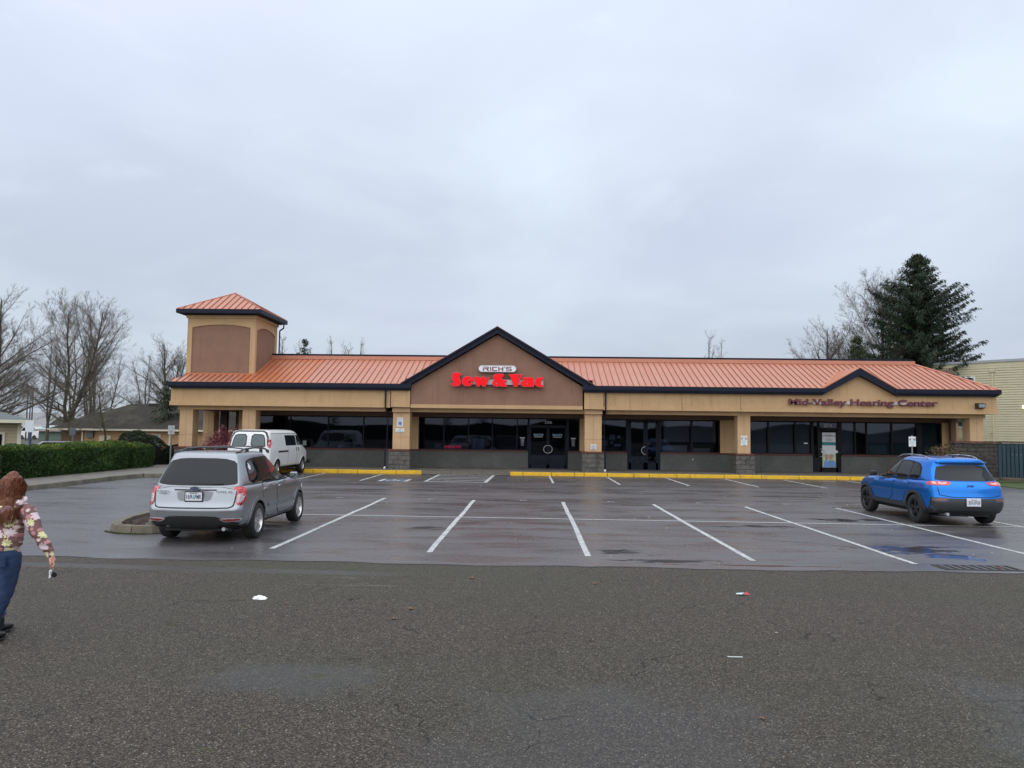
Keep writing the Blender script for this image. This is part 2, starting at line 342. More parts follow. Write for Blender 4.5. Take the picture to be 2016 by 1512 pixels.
col=q.mix(q.m_('MULTIPLY',wm_,.28),col,(.050,.055,.062,1))
h=q.m_('SUBTRACT',q.m_('ADD',q.m_('MULTIPLY',v1,-1.),q.m_('MULTIPLY',fine,.7)),q.m_('MULTIPLY',cm,3.))
asph_old=q.fin(col,ro,q.bump(h,.9,.010),.3)
# --- concrete
q=NB('concrete_walk'); a=q.noise(3,5,.65); b=q.noise(60,2)
asp=q.mix(q.rng(a,.3,.7),(.115,.100,.083,1),(.175,.155,.130,1)); asp=q.mix(q.rng(b,.35,.7,0,.3),asp,(.14,.13,.11,1))
concrete=q.fin(asp,q.rng(a,.3,.7,.45,.7),q.bump(b,.3,.004))
kerbm=mat('kerb_concrete',(.17,.15,.11),.8,(.10,.095,.075),3,.5,40,col3=(.06,.058,.045),scale3=1.3)
kerbtop=mat('kerb_concrete_pale',(.17,.145,.10),.8,(.11,.095,.07),4,.5,40)
paint=mat('line_paint',(.50,.50,.485),.6,(.17,.17,.17),14,.3,90,lo=.46,hi=.68,detail=9,col3=(.30,.30,.29),scale3=2.2)
paint_thin=mat('line_paint_thin',(.52,.52,.51),.5,(.30,.30,.30),10,lo=.55,hi=.8)
paint_blue=mat('ada_blue',(.07,.13,.22),.5,(.10,.12,.15),8)
groundm=mat('ground_far',(.06,.058,.05),.9,(.05,.065,.03),.08,col3=(.07,.07,.065),scale3=.02)
grass=mat('grass_green',(.060,.085,.022),.9,(.038,.058,.014),5,.9,50)
soil=mat('soil_bark',(.035,.020,.014),.95,(.06,.038,.028),25,1.,50)
# ground sheet
b=MB(); S=900; b.quad((-S,-S,-.03),(S,-S,-.03),(S,S,-.03),(-S,S,-.03)); tag(b.build('ground',groundm),kind='structure')
b=MB(); b.quad((-60,-60,-.018),(60,-60,-.018),(60,16,-.018),(-60,16,-.018)); tag(b.build('old_asphalt',asph_old),kind='structure')
# lot with a ragged near edge
def edgeY(x): return 11.66+.0022*(x-1.)**2*.6+.05*math.sin(x*1.3)+.03*math.sin(x*4.1+1)
b=MB(); xs=[-16.1+i*.25 for i in range(int(46/.25)+1)]
rnd=random.Random(3); near=[(x,edgeY(x)+rnd.uniform(-.02,.02)) for x in xs]
for (x0,y0),(x1,y1) in zip(near,near[1:]):
    b.quad((x0,y0,-.006),(x1,y1,-.006),(x1,36,-.006),(x0,36,-.006))
    b.quad((x0,y0,-.018),(x1,y1,-.018),(x1,y1,-.006),(x0,y0,-.006))
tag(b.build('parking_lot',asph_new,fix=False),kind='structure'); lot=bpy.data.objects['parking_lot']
Z=-.002
def pl(poly,m_=paint,name='marking_line',z=Z):
    b=MB(); b.add([(x,y,z) for x,y in poly],[tuple(range(len(poly)))]); return b.build(name,m_,lot)
def strip(p,q_,w,m_=paint,z=Z,name='marking_line'):
    p=Vector(p); q_=Vector(q_); d=(q_-p).normalized(); n=Vector((-d.y,d.x))*w/2
    k=10; b=MB(); L=[]; 
    for i in range(k+1):
        c=p.lerp(q_,i/k)+n.normalized()*jit(.012); L.append((c-n*random.uniform(.9,1.05),c+n*random.uniform(.9,1.05)))
    for (a0,a1),(b0,b1) in zip(L,L[1:]): b.quad((a0.x,a0.y,z),(b0.x,b0.y,z),(b1.x,b1.y,z),(a1.x,a1.y,z))
    return b.build(name,m_,lot)
# double-row bay lines
for x0,y0,x1,y1 in ((-4.48,12.85,-4.44,22.65),(-1.73,12.73,-1.70,22.4),(.98,12.6,.96,22.2),(3.66,12.42,3.57,21.9),(6.27,12.38,6.15,21.6),(8.88,12.5,8.74,21.6),(11.5,12.5,11.4,21.6),(14.1,12.6,14.0,21.6)):
    strip((x0,y0),(x1,y1),.105)
strip((-5.6,18.0),(14,17.62),.075,paint_thin,Z+.0025)
for x,y0,y1 in ((-9.68,30.74,34.86),(-6.97,30.1,34.8),(.9,30.3,35.15),(3.57,29.97,34.75),(6.32,29.9,34.9),(9.0,29.7,34.7),(11.64,29.6,34.5),(14.5,29.6,34.6),(17.2,29.5,34.5)):
    strip((x,y0),(x-.02,y1),.10)
# hatched aisle
strip((-4.31,30.2),(-4.33,35.3),.13); strip((-1.85,30.1),(-1.77,35.15),.16)
for y in (30.18,31.2,32.2,33.2,34.2,35.0): strip((-4.24,y+.1),(-1.92,y-.08),.17,paint,Z+.001)
# wheelchair symbol
pl([(-6.05,30.0),(-5.2,30.0),(-5.2,31.38),(-6.05,31.38)],paint_blue,'symbol_field')
b=MB(); b.cur=0
def ring2(b,cx,cy,r0,r1,a0,a1,n,z):
    for i in range(n):
        t0=a0+(a1-a0)*i/n; t1=a0+(a1-a0)*(i+1)/n
        b.quad((cx+r0*math.cos(t0),cy+r0*math.sin(t0),z),(cx+r1*math.cos(t0),cy+r1*math.sin(t0),z),(cx+r1*math.cos(t1),cy+r1*math.sin(t1),z),(cx+r0*math.cos(t1),cy+r0*math.sin(t1),z))
z=Z+.003
for x0,x1 in ((-6.23,-6.07),(-5.18,-5.02)): b.quad((x0,30.0,z),(x1,30.0,z),(x1,31.38,z),(x0,31.38,z))
ring2(b,-5.66,30.45,.22,.30,R(150),R(400),16,z); ring2(b,-5.68,31.15,0,.10,0,2*PI,10,z)
b.quad((-5.74,30.55,z),(-5.64,30.55,z),(-5.64,31.05,z),(-5.74,31.05,z)); b.quad((-5.74,30.62,z+.001),(-5.45,30.62,z+.001),(-5.45,30.7,z+.001),(-5.74,30.7,z+.001))
b.quad((-5.5,30.3,z+.001),(-5.42,30.3,z+.001),(-5.42,30.64,z+.001),(-5.5,30.64,z+.001))
b.build('wheelchair_symbol',paint,lot)
# small stencilled letters at the bay heads
for px in (-5.92,-3.14,-.35,2.3,4.95,7.55):
    me=textmesh('C',.34); a=bounds(me)
    for v in me.vertices: v.co=(px+v.co.x,22.45+v.co.y*.9,Z)
    me.materials.clear(); me.materials.append(paint_thin); link('bay_letter',me,lot)
# tar repair seams, slightly raised dark lines on the lot
tar=mat('tar_seam',(.012,.012,.013),.35)
def wig(p,q_,w,amp,n,seed,name='tar_seam',m_=tar):
    r=random.Random(seed); p=Vector(p); q_=Vector(q_); d=(q_-p).normalized(); nn=Vector((-d.y,d.x)); L=[];o=0
    for i in range(n+1):
        o=o*.8+r.uniform(-amp,amp); c=p.lerp(q_,i/n)+nn*o; ww=w*r.uniform(.5,1.2); L.append((c-nn*ww/2,c+nn*ww/2))
    b=MB()
    for (a0,a1),(b0,b1) in zip(L,L[1:]): b.quad((a0.x,a0.y,Z-.002),(b0.x,b0.y,Z-.002),(b1.x,b1.y,Z-.002),(a1.x,a1.y,Z-.002))
    return b.build(name,m_,lot)
wig((-5.0,26.9),(4,26.6),.03,.05,40,1); wig((4.4,15.0),(7.8,13.2),.025,.05,30,2); wig((-8,21.5),(-4.6,22.8),.05,.06,20,4)
# ---------------------------------------------------------------- front walk with yellow kerb
b=MB(); b.box(-22,-5.8,35.52,39.4,-.02,.15); b.box(-.7,24,35.52,39.4,-.02,.15); b.box(-5.8,-.7,36.9,39.4,-.02,.15)
# ramp: slab falling to the lot
b.add([(-5.2,35.35,.0),(-1.0,35.35,.0),(-.7,36.9,.148),(-5.8,36.9,.148),(-5.8,35.52,.148),(-.7,35.52,.148)],[(0,1,2,3),(0,3,4),(1,5,2)])
walk=struct('sidewalk',b,concrete)
for x in (-3.9,-2.4): MB().add([(x,35.36,.003),(x+.02,35.36,.003),(x+.02,36.88,.152),(x,36.88,.152)],[(0,1,2,3)]).build('joint',mortar,walk)
def kerbrun(x0,x1,lens,name='yellow_kerb',m_=yellow):
    x=x0; i=0
    while x<x1-.2:
        l=lens[i%len(lens)]; e=min(x+l,x1)
        b=MB(); g=.012; dz=random.uniform(-.006,.006)
        b.box(x+g,e-g,35.33+jit(.01),35.51,-.02,.155+dz); b.build('kerb_stone',m_,KR,bevel=.015); x=e; i+=1
KR=empty('yellow_kerb',(2,35.4,0),None,None); KR['kind']='structure'
kerbrun(-13.6,-5.22,(1.6,1.56,1.2,.95,1.85,1.75,.95,.6)); kerbrun(-1.0,19.3,(.62,1.35,1.1,.45,1.1,1.25,.72,1.3,.62,1.6,.75,1.0,1.75,1.75))
# ---------------------------------------------------------------- left path, kerb, verge
b=MB(); b.box(-18.4,-16.28,2,30.35,-.02,.145)
b.add([(-18.4,30.35,.145),(-16.28,30.35,.145),(-15.9,30.6,.145),(-13.6,30.62,.145),(-13.6,38,.145),(-20,38,.145),(-20,33.5,.145)],[tuple(range(7))])
struct('path',b,concrete)
KL=empty('kerb',(-16.2,24,0),None,None); KL['kind']='structure'
pts=[(-16.12,2),(-16.10,5),(-16.12,8),(-16.1,11),(-16.12,13.9),(-16.08,16.9),(-16.12,19.9),(-16.1,22.9),(-16.12,25.9),(-16.2,28.6),(-16.0,30.3),(-15.3,30.5),(-13.6,30.5)]
for i,(p,r_) in enumerate(zip(pts,pts[1:])):
    p=Vector((*p,0)); r_=Vector((*r_,0)); d=(r_-p); l=d.length; d.normalize(); n=Vector((d.y,-d.x,0))
    a=p+d*.012; c=r_-d*.012; w=.17
    b=MB(); vs=[a-n*w,a+n*.02,c+n*.02,c-n*w]; up=Vector((0,0,.15)); t=[a-n*w,a,c,c-n*w]
    b.add([q-Vector((0,0,.02)) for q in vs]+[q+up for q in t],[(0,3,2,1),(4,5,6,7),(0,1,5,4),(1,2,6,5),(2,3,7,6),(3,0,4,7)]); b.build('kerb_stone',kerbm,KL,bevel=.012)
b=MB(); b.box(-60,-18.4,2,60,-.02,.12); struct('verge',b,grass)
b=MB(); b.box(19.9,60,28.9,60,-.02,.02); b.box(19.3,24,34.2,36,-.01,.08); struct('grass_strip',b,grass)
# ---------------------------------------------------------------- planting island by the silver car
IS=empty('kerbed_island',(-7.3,15.2,0),None,None); IS['kind']='structure'
outl=[(-7.0,21.5),(-7.0,17.2),(-7.0,15.2),(-7.08,14.62),(-7.35,14.36),(-7.75,14.3),(-8.15,14.42),(-8.42,14.75),(-8.62,15.3),(-8.75,15.9),(-8.85,17.2),(-8.85,21.5)]
for i,(p,r_) in enumerate(zip(outl,outl[1:])):
    p=Vector((*p,0)); r_=Vector((*r_,0)); d=(r_-p).normalized(); n=Vector((-d.y,d.x,0)); n=-n  # outward later
    inn=Vector((d.y,-d.x,0)); g=.012 if i in (0,1,4,5,9,10) else -.004
    a=p+d*g; c=r_-d*g
    b=MB(); b.add([a,c,c+inn*.19,a+inn*.19]+[q+Vector((0,0,.15)) for q in (a+inn*.03,c+inn*.03,c+inn*.19,a+inn*.19)],[(0,3,2,1),(4,5,6,7),(0,1,5,4),(1,2,6,5),(2,3,7,6),(3,0,4,7)])
    b.build('kerb_stone',kerbtop,IS,bevel=.01)
b=MB(); inner=[(-7.2,21.5),(-7.2,15.0),(-7.45,14.55),(-7.7,14.5),(-8.1,14.75),(-8.4,15.3),(-8.6,16),(-8.66,21.5)]
b.add([(x,y,.08) for x,y in inner],[tuple(range(len(inner)))]); b.build('soil',soil,IS)
# ================================================================ SHOPPING BUILDING
B=empty('strip_mall',(2,37,0),'long tan stucco strip mall with orange metal roof, corner tower and brown central gable','building')
def bp(name,m_,fn,parent=None,**k):
    b=MB(); fn(b); return b.build(name,m_,parent or B,**k)
EZ=4.34; EY=36.1; RZ=5.86; RY=39.8; SL=(RZ-EZ)/(RY-EY)
def rz(y): return EZ+(y-EY)*SL
# fascia band, lower moulding and recessed beam
GL,GR=-5.98,2.5           # central gable wall span
for x0,x1 in ((-18.0,-7.0),(3.5,22.5)):
    bp('fascia',tan,lambda b:b.box(x0,x1,36.4,36.78,3.38,4.06))
    bp('fascia_moulding',tan,lambda b:b.box(x0-(.04 if x0<-10 else -.0),x1+(.04 if x1>10 else 0),36.35,36.78,3.18,3.38))
    bp('beam',tan2,lambda b:b.box(x0+.2,x1-.3,36.82,37.3,2.99,3.2))
bp('fascia_return',tan,lambda b:b.box(-18.0,-17.65,36.79,46,3.18,4.06)); bp('fascia_return',tan,lambda b:b.box(22.15,22.5,36.79,46,3.18,4.06))
# central gable
apx=-1.73
bp('gable_wall',brown,lambda b:b.prism([[(GL,3.36),(GR,3.36),(GR,4.30),(apx,6.86),(GL,4.30)]],36.42,36.7))
bp('gable_band',tan,lambda b:(b.box(GL,GR,36.36,36.7,3.18,3.36)))
bp('beam',tan2,lambda b:b.box(-6.4,3.0,36.84,37.3,2.99,3.19))
def rake(ax,az,ex,ez,th,y0,y1,side,name='rake_trim',drop=0):
    # trim board following the slope from apex to eave; th = vertical thickness
    bp(name,navy,lambda b:b.prism([[(ax,az),(ax,az-th),(ex+side*0.0,ez-th),(ex,ez)] if side>0 else [(ax,az),(ex,ez),(ex,ez-th),(ax,az-th)]],y0,y1))
sl=(7.18-4.37)/(apx+6.44)
for s in (-1,1):
    ex=-6.44 if s<0 else 3.04
    rake(apx,7.20,ex,4.36,.30,36.12,36.41,s); 
    rake(apx,7.23,ex-.0*s,4.39,.10,36.04,36.115,s,'rake_drip')
    rake(apx,6.92,ex*.9 if 0 else ex+(-s)*.10,4.14,.10,36.25,36.41,s,'rake_shadow_board') if 0 else None
# gable roof slopes running back over the main roof
for s,ex in ((-1,-6.5),(1,3.1)):
    z=lambda x:7.24-(abs(x-apx))*(7.24-4.36)/(abs(ex-apx))
    o=bp('gable_roof',copper,lambda b:b.prism([[(apx,7.25),(ex,4.38),(ex,4.34),(apx,7.21)] if s<0 else [(apx,7.25),(apx,7.21),(ex,4.34),(ex,4.38)]],36.13,43))
bp('gable_back',brown,lambda b:b.prism([[(-6.3,4.3),(2.9,4.3),(apx,7.1)]],42.7,42.9))
# eave gutters
for x0,x1 in ((-18.05,-5.92),(2.47,14.20),(17.53,22.55)):
    bp('gutter',navy,lambda b:(b.box(x0,x1,36.06,36.2,4.14,4.345),b.box(x0+.06,x1-.06,36.14,36.3,4.07,4.14),b.box(x0+.1,x1-.1,36.2,36.395,4.03,4.08)))
bp('gutter',navy,lambda b:b.box(-18.05,-17.9,36.21,47,4.1,4.345)); bp('gutter',navy,lambda b:b.box(22.4,22.55,36.21,47,4.1,4.345))
# small right gable
ax2=15.87
bp('gable_wall',tan,lambda b:b.prism([[(14.1,4.063),(17.65,4.063),(ax2,5.08)]],36.41,36.7))
for s,ex in ((-1,14.10),(1,17.62)):
    bp('rake_trim',navy,lambda b:b.prism([[(ax2,5.34),(ex,4.345),(ex+ (.0),4.04),(ax2,5.0)] if s<0 else [(ax2,5.34),(ax2,5.0),(ex,4.04),(ex,4.345)]],36.10,36.39))
    bp('gable_roof',copper_old,lambda b:b.prism([[(ax2,5.38),(ex-.05*-s,4.36),(ex,4.33),(ax2,5.35)] if s<0 else [(ax2,5.38),(ax2,5.35),(ex,4.33),(ex+.05,4.36)]],36.09,39.0))
# ---------------- main roof: one pan per standing seam
def roofbase(b):
    xs=[-17.95,-6.42,3.02,14.4,17.3,22.45]; ys=[EY+.05,37.0,EY+.05,36.9,EY+.05]
    for x0,x1,y in zip(xs,xs[1:],ys):
        b.add([(x0,y,rz(y)-.02),(x1,y,rz(y)-.02),(min(x1,20.35),RY,RZ-.03),(max(x0,-16.9),RY,RZ-.03)],[(0,1,2,3)])
ROOF=bp('roof',copper,lambda b:roofbase(b) or b.add([(-17.95,EY+.05,EZ-.02),(22.45,EY+.05,EZ-.02),(20.35,RY,RZ-.03),(-16.9,RY,RZ-.03),(-17.95,47,EZ-.02),(22.45,47,EZ-.02),(20.35,47,RZ-.03),(-16.9,47,RZ-.03)],[(1,5,6,2),(4,0,3,7)]))
pitch=.3055; cache={}
def panel(x,y0,y1,z0=None):
    key=(round(y0,3),round(y1,3))
    if key not in cache:
        b=MB(); z0_=rz(y0); z1_=rz(y1); g=.004; w=pitch
        b.add([(g,y0,z0_),(w-g,y0,z0_),(w-g,y1,z1_),(g,y1,z1_),(g,y0,z0_-.03),(w-g,y0,z0_-.03)],[(0,1,2,3),(4,5,1,0)])
        h=.038; t=.011
        b.cur=1
        b.add([(-t,y0,z0_-.0),(t,y0,z0_),(t,y1,z1_),(-t,y1,z1_),(-t,y0,z0_+h),(t,y0,z0_+h),(t,y1,z1_+h),(-t,y1,z1_+h)],[(4,5,6,7),(0,1,5,4),(1,2,6,5),(3,0,4,7)])
        cache[key]=b
    b=cache[key]
    if not isinstance(b,list): cache[key]=[b,{}]
    return cache[key]
def place_panel(x,y0,y1,old=False,tri=None):
    b,ms=panel(x,y0,y1)
    k='o' if old else 'n'
    if k not in ms: ms[k]=b.mesh('roof_panel',[copper_old if old else copper,copper_seam])
    o=bpy.data.objects.new('roof_panel',ms[k]); C.objects.link(o); o.parent=ROOF; o.location=(x,0,.006)
n=int(40.4/pitch)
for i in range(n):
    x=-17.95+i*pitch; xc=x+pitch/2
    if xc>22.4: break
    y0=EY+.04; y1=RY
    if xc<-14.25: y1=37.2
    if xc<-17.7: y1=EY+.04+(xc+17.95)*3.3
    if xc>20.35: y1=EY+.04+(22.45-xc)/(2.1)*(RY-EY-.04)
    if -6.45<xc<3.05:
        zg=7.26-abs(xc-apx)*.604
        if zg>RZ-.05: continue
        y0=max(36.95,EY+(zg-EZ)/SL)
    if 14.3<xc<17.4:
        # small gable stands in front: pan starts at its slope
        zz=5.36-abs(xc-ax2)*(1.0/1.75); y0=min(RY-.2,max(36.95,EY+(zz-EZ)/SL))
    if y1-y0<.1: continue
    place_panel(x,y0,y1,old=(xc<-11.1 and xc>-14.6) )
bp('hip_cap',copper,lambda b:(b.tube((22.5,EY+.02,EZ+.02),(20.35,RY,RZ+.03),.05,n=6)))
bp('valley_flashing',copper_old,lambda b:b.add([(-14.15,37.0,rz(37.0)+.02),(-13.95,37.0,rz(37.0)+.02),(-13.95,RY,RZ+.02),(-14.15,RY,RZ+.02)],[(0,1,2,3)]))
bp('ridge_band',copper,lambda b:(b.box(-14.3,20.38,RY-.02,RY+.1,RZ-.03,RZ+.20),b.box(-14.3,20.40,RY-.06,RY+.02,RZ-.0,RZ+.035)))
bp('parapet_cap',navy,lambda b:b.box(-14.35,20.3,RY+.02,RY+.3,RZ+.20,RZ+.30))
bp('flat_roof',mat('roof_membrane',(.1,.1,.1),.9),lambda b:b.box(-17.5,20.3,RY+.3,54,5.5,5.75))
# ---------------- tower
TX0,TX1,TY0,TY1=-17.67,-14.15,37.2,40.4; TZ=7.80
def arch(x0,x1,zb,zs,zt,n=14):
    pts=[(x0,zb),(x1,zb),(x1,zs)]
    for i in range(1,n): 
        t=i/n; pts.append((x1+(x0-x1)*t, zs+(zt-zs)*(1-(2*t-1)**2)))
    return pts+[(x0,zs)]
ta=arch(TX0+.24,TX1-.27,4.6,7.20,7.36)
bp('tower_wall',tan,lambda b:b.prism([[(TX0,4.3),(TX1,4.3),(TX1,TZ),(TX0,TZ)],ta[::-1]],TY0,TY0+.08))
bp('tower_panel',brown,lambda b:b.prism([ta],TY0+.05,TY0+.12))
sa=arch(TY0+.22,TY1-.28,4.6,7.10,7.34)
bp('tower_wall',tan,lambda b:b.prism([[(TY0+.081,4.3),(TY1,4.3),(TY1,TZ),(TY0+.081,TZ)],sa[::-1]],TX1-.08,TX1,axis='x'))
bp('tower_panel',brown,lambda b:b.prism([sa],TX1-.12,TX1-.045,axis='x'))
bp('tower_wall',tan,lambda b:(b.box(TX0,TX0+.1,TY0+.081,TY1,4.3,TZ),b.box(TX0+.1,TX1-.081,TY1-.1,TY1,4.3,TZ)))
bp('tower_cornice',tan,lambda b:b.box(TX0-.06,TX1+.06,TY0-.06,TY1+.06,TZ-.12,TZ+.03))
TE=.40
bp('tower_soffit',navy,lambda b:(b.box(TX0-.18,TX1+.18,TY0-.2,TY1+.2,TZ+.03,TZ+.10)))
bp('tower_gutter',navy,lambda b:b.box(TX0-TE,TX1+TE+.03,TY0-TE-.1,TY1+TE,TZ+.08,TZ+.28))
tc_=((TX0+TX1)/2,(TY0+TY1)/2,9.26); ez=TZ+.285
x0,x1,y0,y1=TX0-TE+.03,TX1+TE,TY0-TE-.07,TY1+TE-.03
TR=bp('tower_roof',copper,lambda b:b.add([(x0,y0,ez-.01),(x1,y0,ez-.01),(x1,y1,ez-.01),(x0,y1,ez-.01),(tc_[0],tc_[1],tc_[2]-.02)],[(0,1,4),(1,2,4),(2,3,4),(3,0,4),(0,3,2,1)]))
def trpanels(ax,n):
    for i in range(n):
        a=i/n; c=(i+1)/n
        def top(t): return min(t,1-t)*2
        def P(t,u):  # t along eave, u up
            if ax=='f': e=Vector((x0+(x1-x0)*t,y0,ez)); up=Vector((0,(tc_[1]-y0)*u,(tc_[2]-ez)*u)); up.x=0
            else: e=Vector((x1,y0+(y1-y0)*t,ez)); up=Vector(((tc_[0]-x1)*u,0,(tc_[2]-ez)*u))
            return e+up
        b=MB(); g=.02/n*2
        lo=[P(a+g*.2,0),P(c-g*.2,0)]; ta_,tc2=top(a),top(c)
        if a<.5<c: vs=lo+[P(c,tc2),P(.5,1),P(a,ta_)]
        else: vs=lo+[P(c,tc2),P(a,ta_)]
        vs=[v for k,v in enumerate(vs) if all((v-w).length>1e-4 for w in vs[:k])]
        b.add(vs,[tuple(range(len(vs)))])
        if a>0:
            b.cur=1; p,r_=P(a,0),P(a,ta_); nrm=Vector((0,-.5,1)).normalized() if ax=='f' else Vector((.5,0,1)).normalized(); t=Vector((.013,0,0)) if ax=='f' else Vector((0,.013,0))
            b.add([p-t,p+t,r_+t,r_-t]+[q_+nrm*.035 for q_ in (p-t,p+t,r_+t,r_-t)],[(4,5,6,7),(0,1,5,4),(1,2,6,5),(3,0,4,7)])
        o=b.build('roof_panel',[copper,copper_seam],TR,fix=False); o.location=(0,0,.008)
trpanels('f',13); trpanels('s',12)
for c_ in ((x0,y0),(x1,y0),(x1,y1)): bp('hip_cap',copper,lambda b:b.tube((c_[0],c_[1],ez+.01),(tc_[0],tc_[1],tc_[2]+.02),.035,n=6))
bp('tower_flashing',copper_old,lambda b:b.box(TX0-.02,TX1+.03,TY0-.03,TY0-.002,rz(37.2)-.02,rz(37.2)+.07))
bp('tower_downspout',navy,lambda b:(b.path([(TX1+.32,TY1+.1,TZ+.1),(TX1+.32,TY1+.1,TZ-.15),(TX1+.1,TY1+.1,TZ-.3),(TX1+.1,TY1+.1,6)],.04)))
# ---------------- columns
def column(x0,x1,zt,y0=36.82,d=.66,cap=False):
    o=bp('column',tan2,lambda b:b.box(x0,x1,y0,y0+d,1.12,zt),bevel=.02)
    m_=(x0+x1)/2
    MB().box(m_-.006,m_+.006,y0-.002,y0+.01,1.12,zt-.02).build('joint',brown,o)
    MB().box(x0+.01,x1-.01,y0-.003,y0+.01,1.72,1.732).build('joint',brown,o)
    MB().box(x1-.01,x1+.003,y0+.01,y0+d-.01,1.72,1.732).build('joint',brown,o)
    return o
column(-17.72,-17.04,2.99); column(-14.53,-13.85,2.99); column(10.16,10.79,2.99); column(21.44,22.1,2.99)
column(-17.76,-17.16,2.99,39.6); 
for a,c in ((-6.90,-6.05),(2.63,3.47)):
    column(a,c,2.97,36.7,.7); 
    bp('pilaster',tan,lambda b:(b.box(a-.05,c+.04,36.33,36.9,3.2,4.03)),bevel=.015)
    bp('capital',tan2,lambda b:b.box(a-.02,c+.02,36.55,37.3,2.97,3.185),bevel=.01)
bmesh_cache={}
def stonebase(x0,x1,y0,y1,ztop=1.04,rows=4,per=2,name='column_base'):
    base=bp(name,mortar,lambda b:b.box(x0+.03,x1-.03,y0+.03,y1-.03,.1,ztop))
    h=(ztop-.14)/rows; w=(x1-x0)/per; r=random.Random(int(x0*10))
    for k in range(rows):
        z0=.14+k*h; z1=z0+h-.014; cuts=[x0]
        x=x0+(w*.5 if k%2 else w)
        while x<x1-.08: cuts.append(x+r.uniform(-.02,.02)); x+=w
        cuts.append(x1)
        for a,c in zip(cuts,cuts[1:]):
            if c-a<.05: continue
            b=MB(); e=r.uniform(-.012,.012); f=r.uniform(-.012,.012)
            b.add([(a+.007,y0+e,z0),(c-.007,y0+f,z0),(c-.007,y1,z0),(a+.007,y1,z0),(a+.007,y0+f-.01,z1),(c-.007,y0+e-.01,z1),(c-.007,y1,z1),(a+.007,y1,z1)],[(0,3,2,1),(4,5,6,7),(0,1,5,4),(1,2,6,5),(2,3,7,6),(3,0,4,7)])
            b.build('stone_block',block,base,bevel=.01)
    return base
for a,c,y0,y1 in ((-7.06,-5.98,36.5,37.5),(2.5,3.57,36.5,37.5),(10.02,10.94,36.6,37.6),(-17.85,-16.92,36.62,37.6),(-14.66,-13.72,36.62,37.6)):
    stonebase(a,c,y0,y1)
    bp('brick_cap',brick,lambda b:[b.box(a-.03+i*.082,a-.03+i*.082+.074,y0-.03,y1+.03,1.045,1.12) for i in range(int((c-a+.06)/.082))])
# ---------------- recessed shop front
WY=39.3
bp('floor_slab',concrete,lambda b:b.box(-15.5,22.3,WY+.1,43.6,-.02,.149))
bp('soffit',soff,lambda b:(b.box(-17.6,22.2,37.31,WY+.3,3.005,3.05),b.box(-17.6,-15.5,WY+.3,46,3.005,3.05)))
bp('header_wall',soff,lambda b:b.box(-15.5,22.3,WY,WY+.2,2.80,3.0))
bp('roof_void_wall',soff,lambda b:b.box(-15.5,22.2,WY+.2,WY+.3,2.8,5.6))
bp('side_wall',tan,lambda b:(b.box(-15.7,-15.5,WY+.02,54,.0,5.6),b.box(22.1,22.3,WY+.02,54,0,4.0),b.box(-15.5,22.3,53.8,54,0,5.6)))
def wall_low(x0,x1):
    w=bp('block_wall',blockwall,lambda b:b.box(x0,x1,WY-.06,WY+.12,.13,1.0))
    rw=bp('brick_sill',brick,lambda b:[b.box(x0+i*.082,min(x1,x0+i*.082+.072),WY-.11+jit(.006),WY+.02,1.0,1.075) for i in range(int((x1-x0)/.082))]); rw['kind']='stuff'
    MB().box(x0,x1,WY-.085,WY+.02,1.003,1.07).build('mortar',mortar,rw)
def pier(x0,x1): bp('pier',tan,lambda b:b.box(x0,x1,WY-.05,WY+.14,1.08,2.80))
fr=frame
def bar(b,x0,x1,z0,z1,y0=WY-.02,y1=WY+.10): b.box(x0,x1,y0,y1,z0,z1)
def window(x0,x1,mull,z0=1.08,z1=2.79,f=.06,m_=None,g=winglass,label=None,mw=.05):
    m_=m_ or frame
    def fn(b):
        bar(b,x0,x1,z1-f,z1); bar(b,x0,x1,z0,z0+f*.7); bar(b,x0,x0+f,z0,z1); bar(b,x1-f,x1,z0,z1)
        for q in mull: bar(b,q-mw/2,q+mw/2,z0+f*.7,z1-f,WY-.01,WY+.09)
    w=bp('window',m_,fn)
    if label: w['label']=label
    xs=[x0+f]+sorted(mull)+[x1-f]
    for i,(a,c) in enumerate(zip(xs,xs[1:])):
        a2=a+(mw/2 if i>0 else 0); c2=c-(mw/2 if i<len(xs)-2 else 0)
        p=MB().add([(a2,WY+.04,z0+f*.7),(c2,WY+.04,z0+f*.7),(c2,WY+.04,z1-f),(a2,WY+.04,z1-f)],[(0,1,2,3)]).build('pane',g,w,fix=False)
    return w
def door(x0,x1,z1=2.36,zb=.15,kick=.2,g=winglass,m_=None,stile=.06,hand=1,label=None,pull=True):
    m_=m_ or frame
    d=bp('door',m_,lambda b:(bar(b,x0,x0+stile,zb,z1,WY,WY+.06),bar(b,x1-stile,x1,zb,z1,WY,WY+.06),bar(b,x0,x1,z1-.07,z1,WY,WY+.06),bar(b,x0,x1,zb,zb+kick,WY,WY+.06)))
    MB().add([(x0+stile,WY+.03,zb+kick),(x1-stile,WY+.03,zb+kick),(x1-stile,WY+.03,z1-.07),(x0+stile,WY+.03,z1-.07)],[(0,1,2,3)]).build('pane',g,d,fix=False)
    if not pull: return d
    # half-round pull
    c=(x1 if hand>0 else x0,WY-.07,1.16); b=MB(); r_=.20; a0,a1=(90,270) if hand>0 else (-90,90)
    pts=[(c[0]+(-.015 if hand>0 else .015)+r_*math.cos(R(a0+(a1-a0)*i/14)),c[1],c[2]+r_*math.sin(R(a0+(a1-a0)*i/14))) for i in range(15)]
    b.path(pts,.014,6); b.tube(pts[0],(pts[0][0],WY,pts[0][2]),.012); b.tube(pts[-1],(pts[-1][0],WY,pts[-1][2]),.012); b.build('handle',offwhite,d)
    if label: d['label']=label
    return d
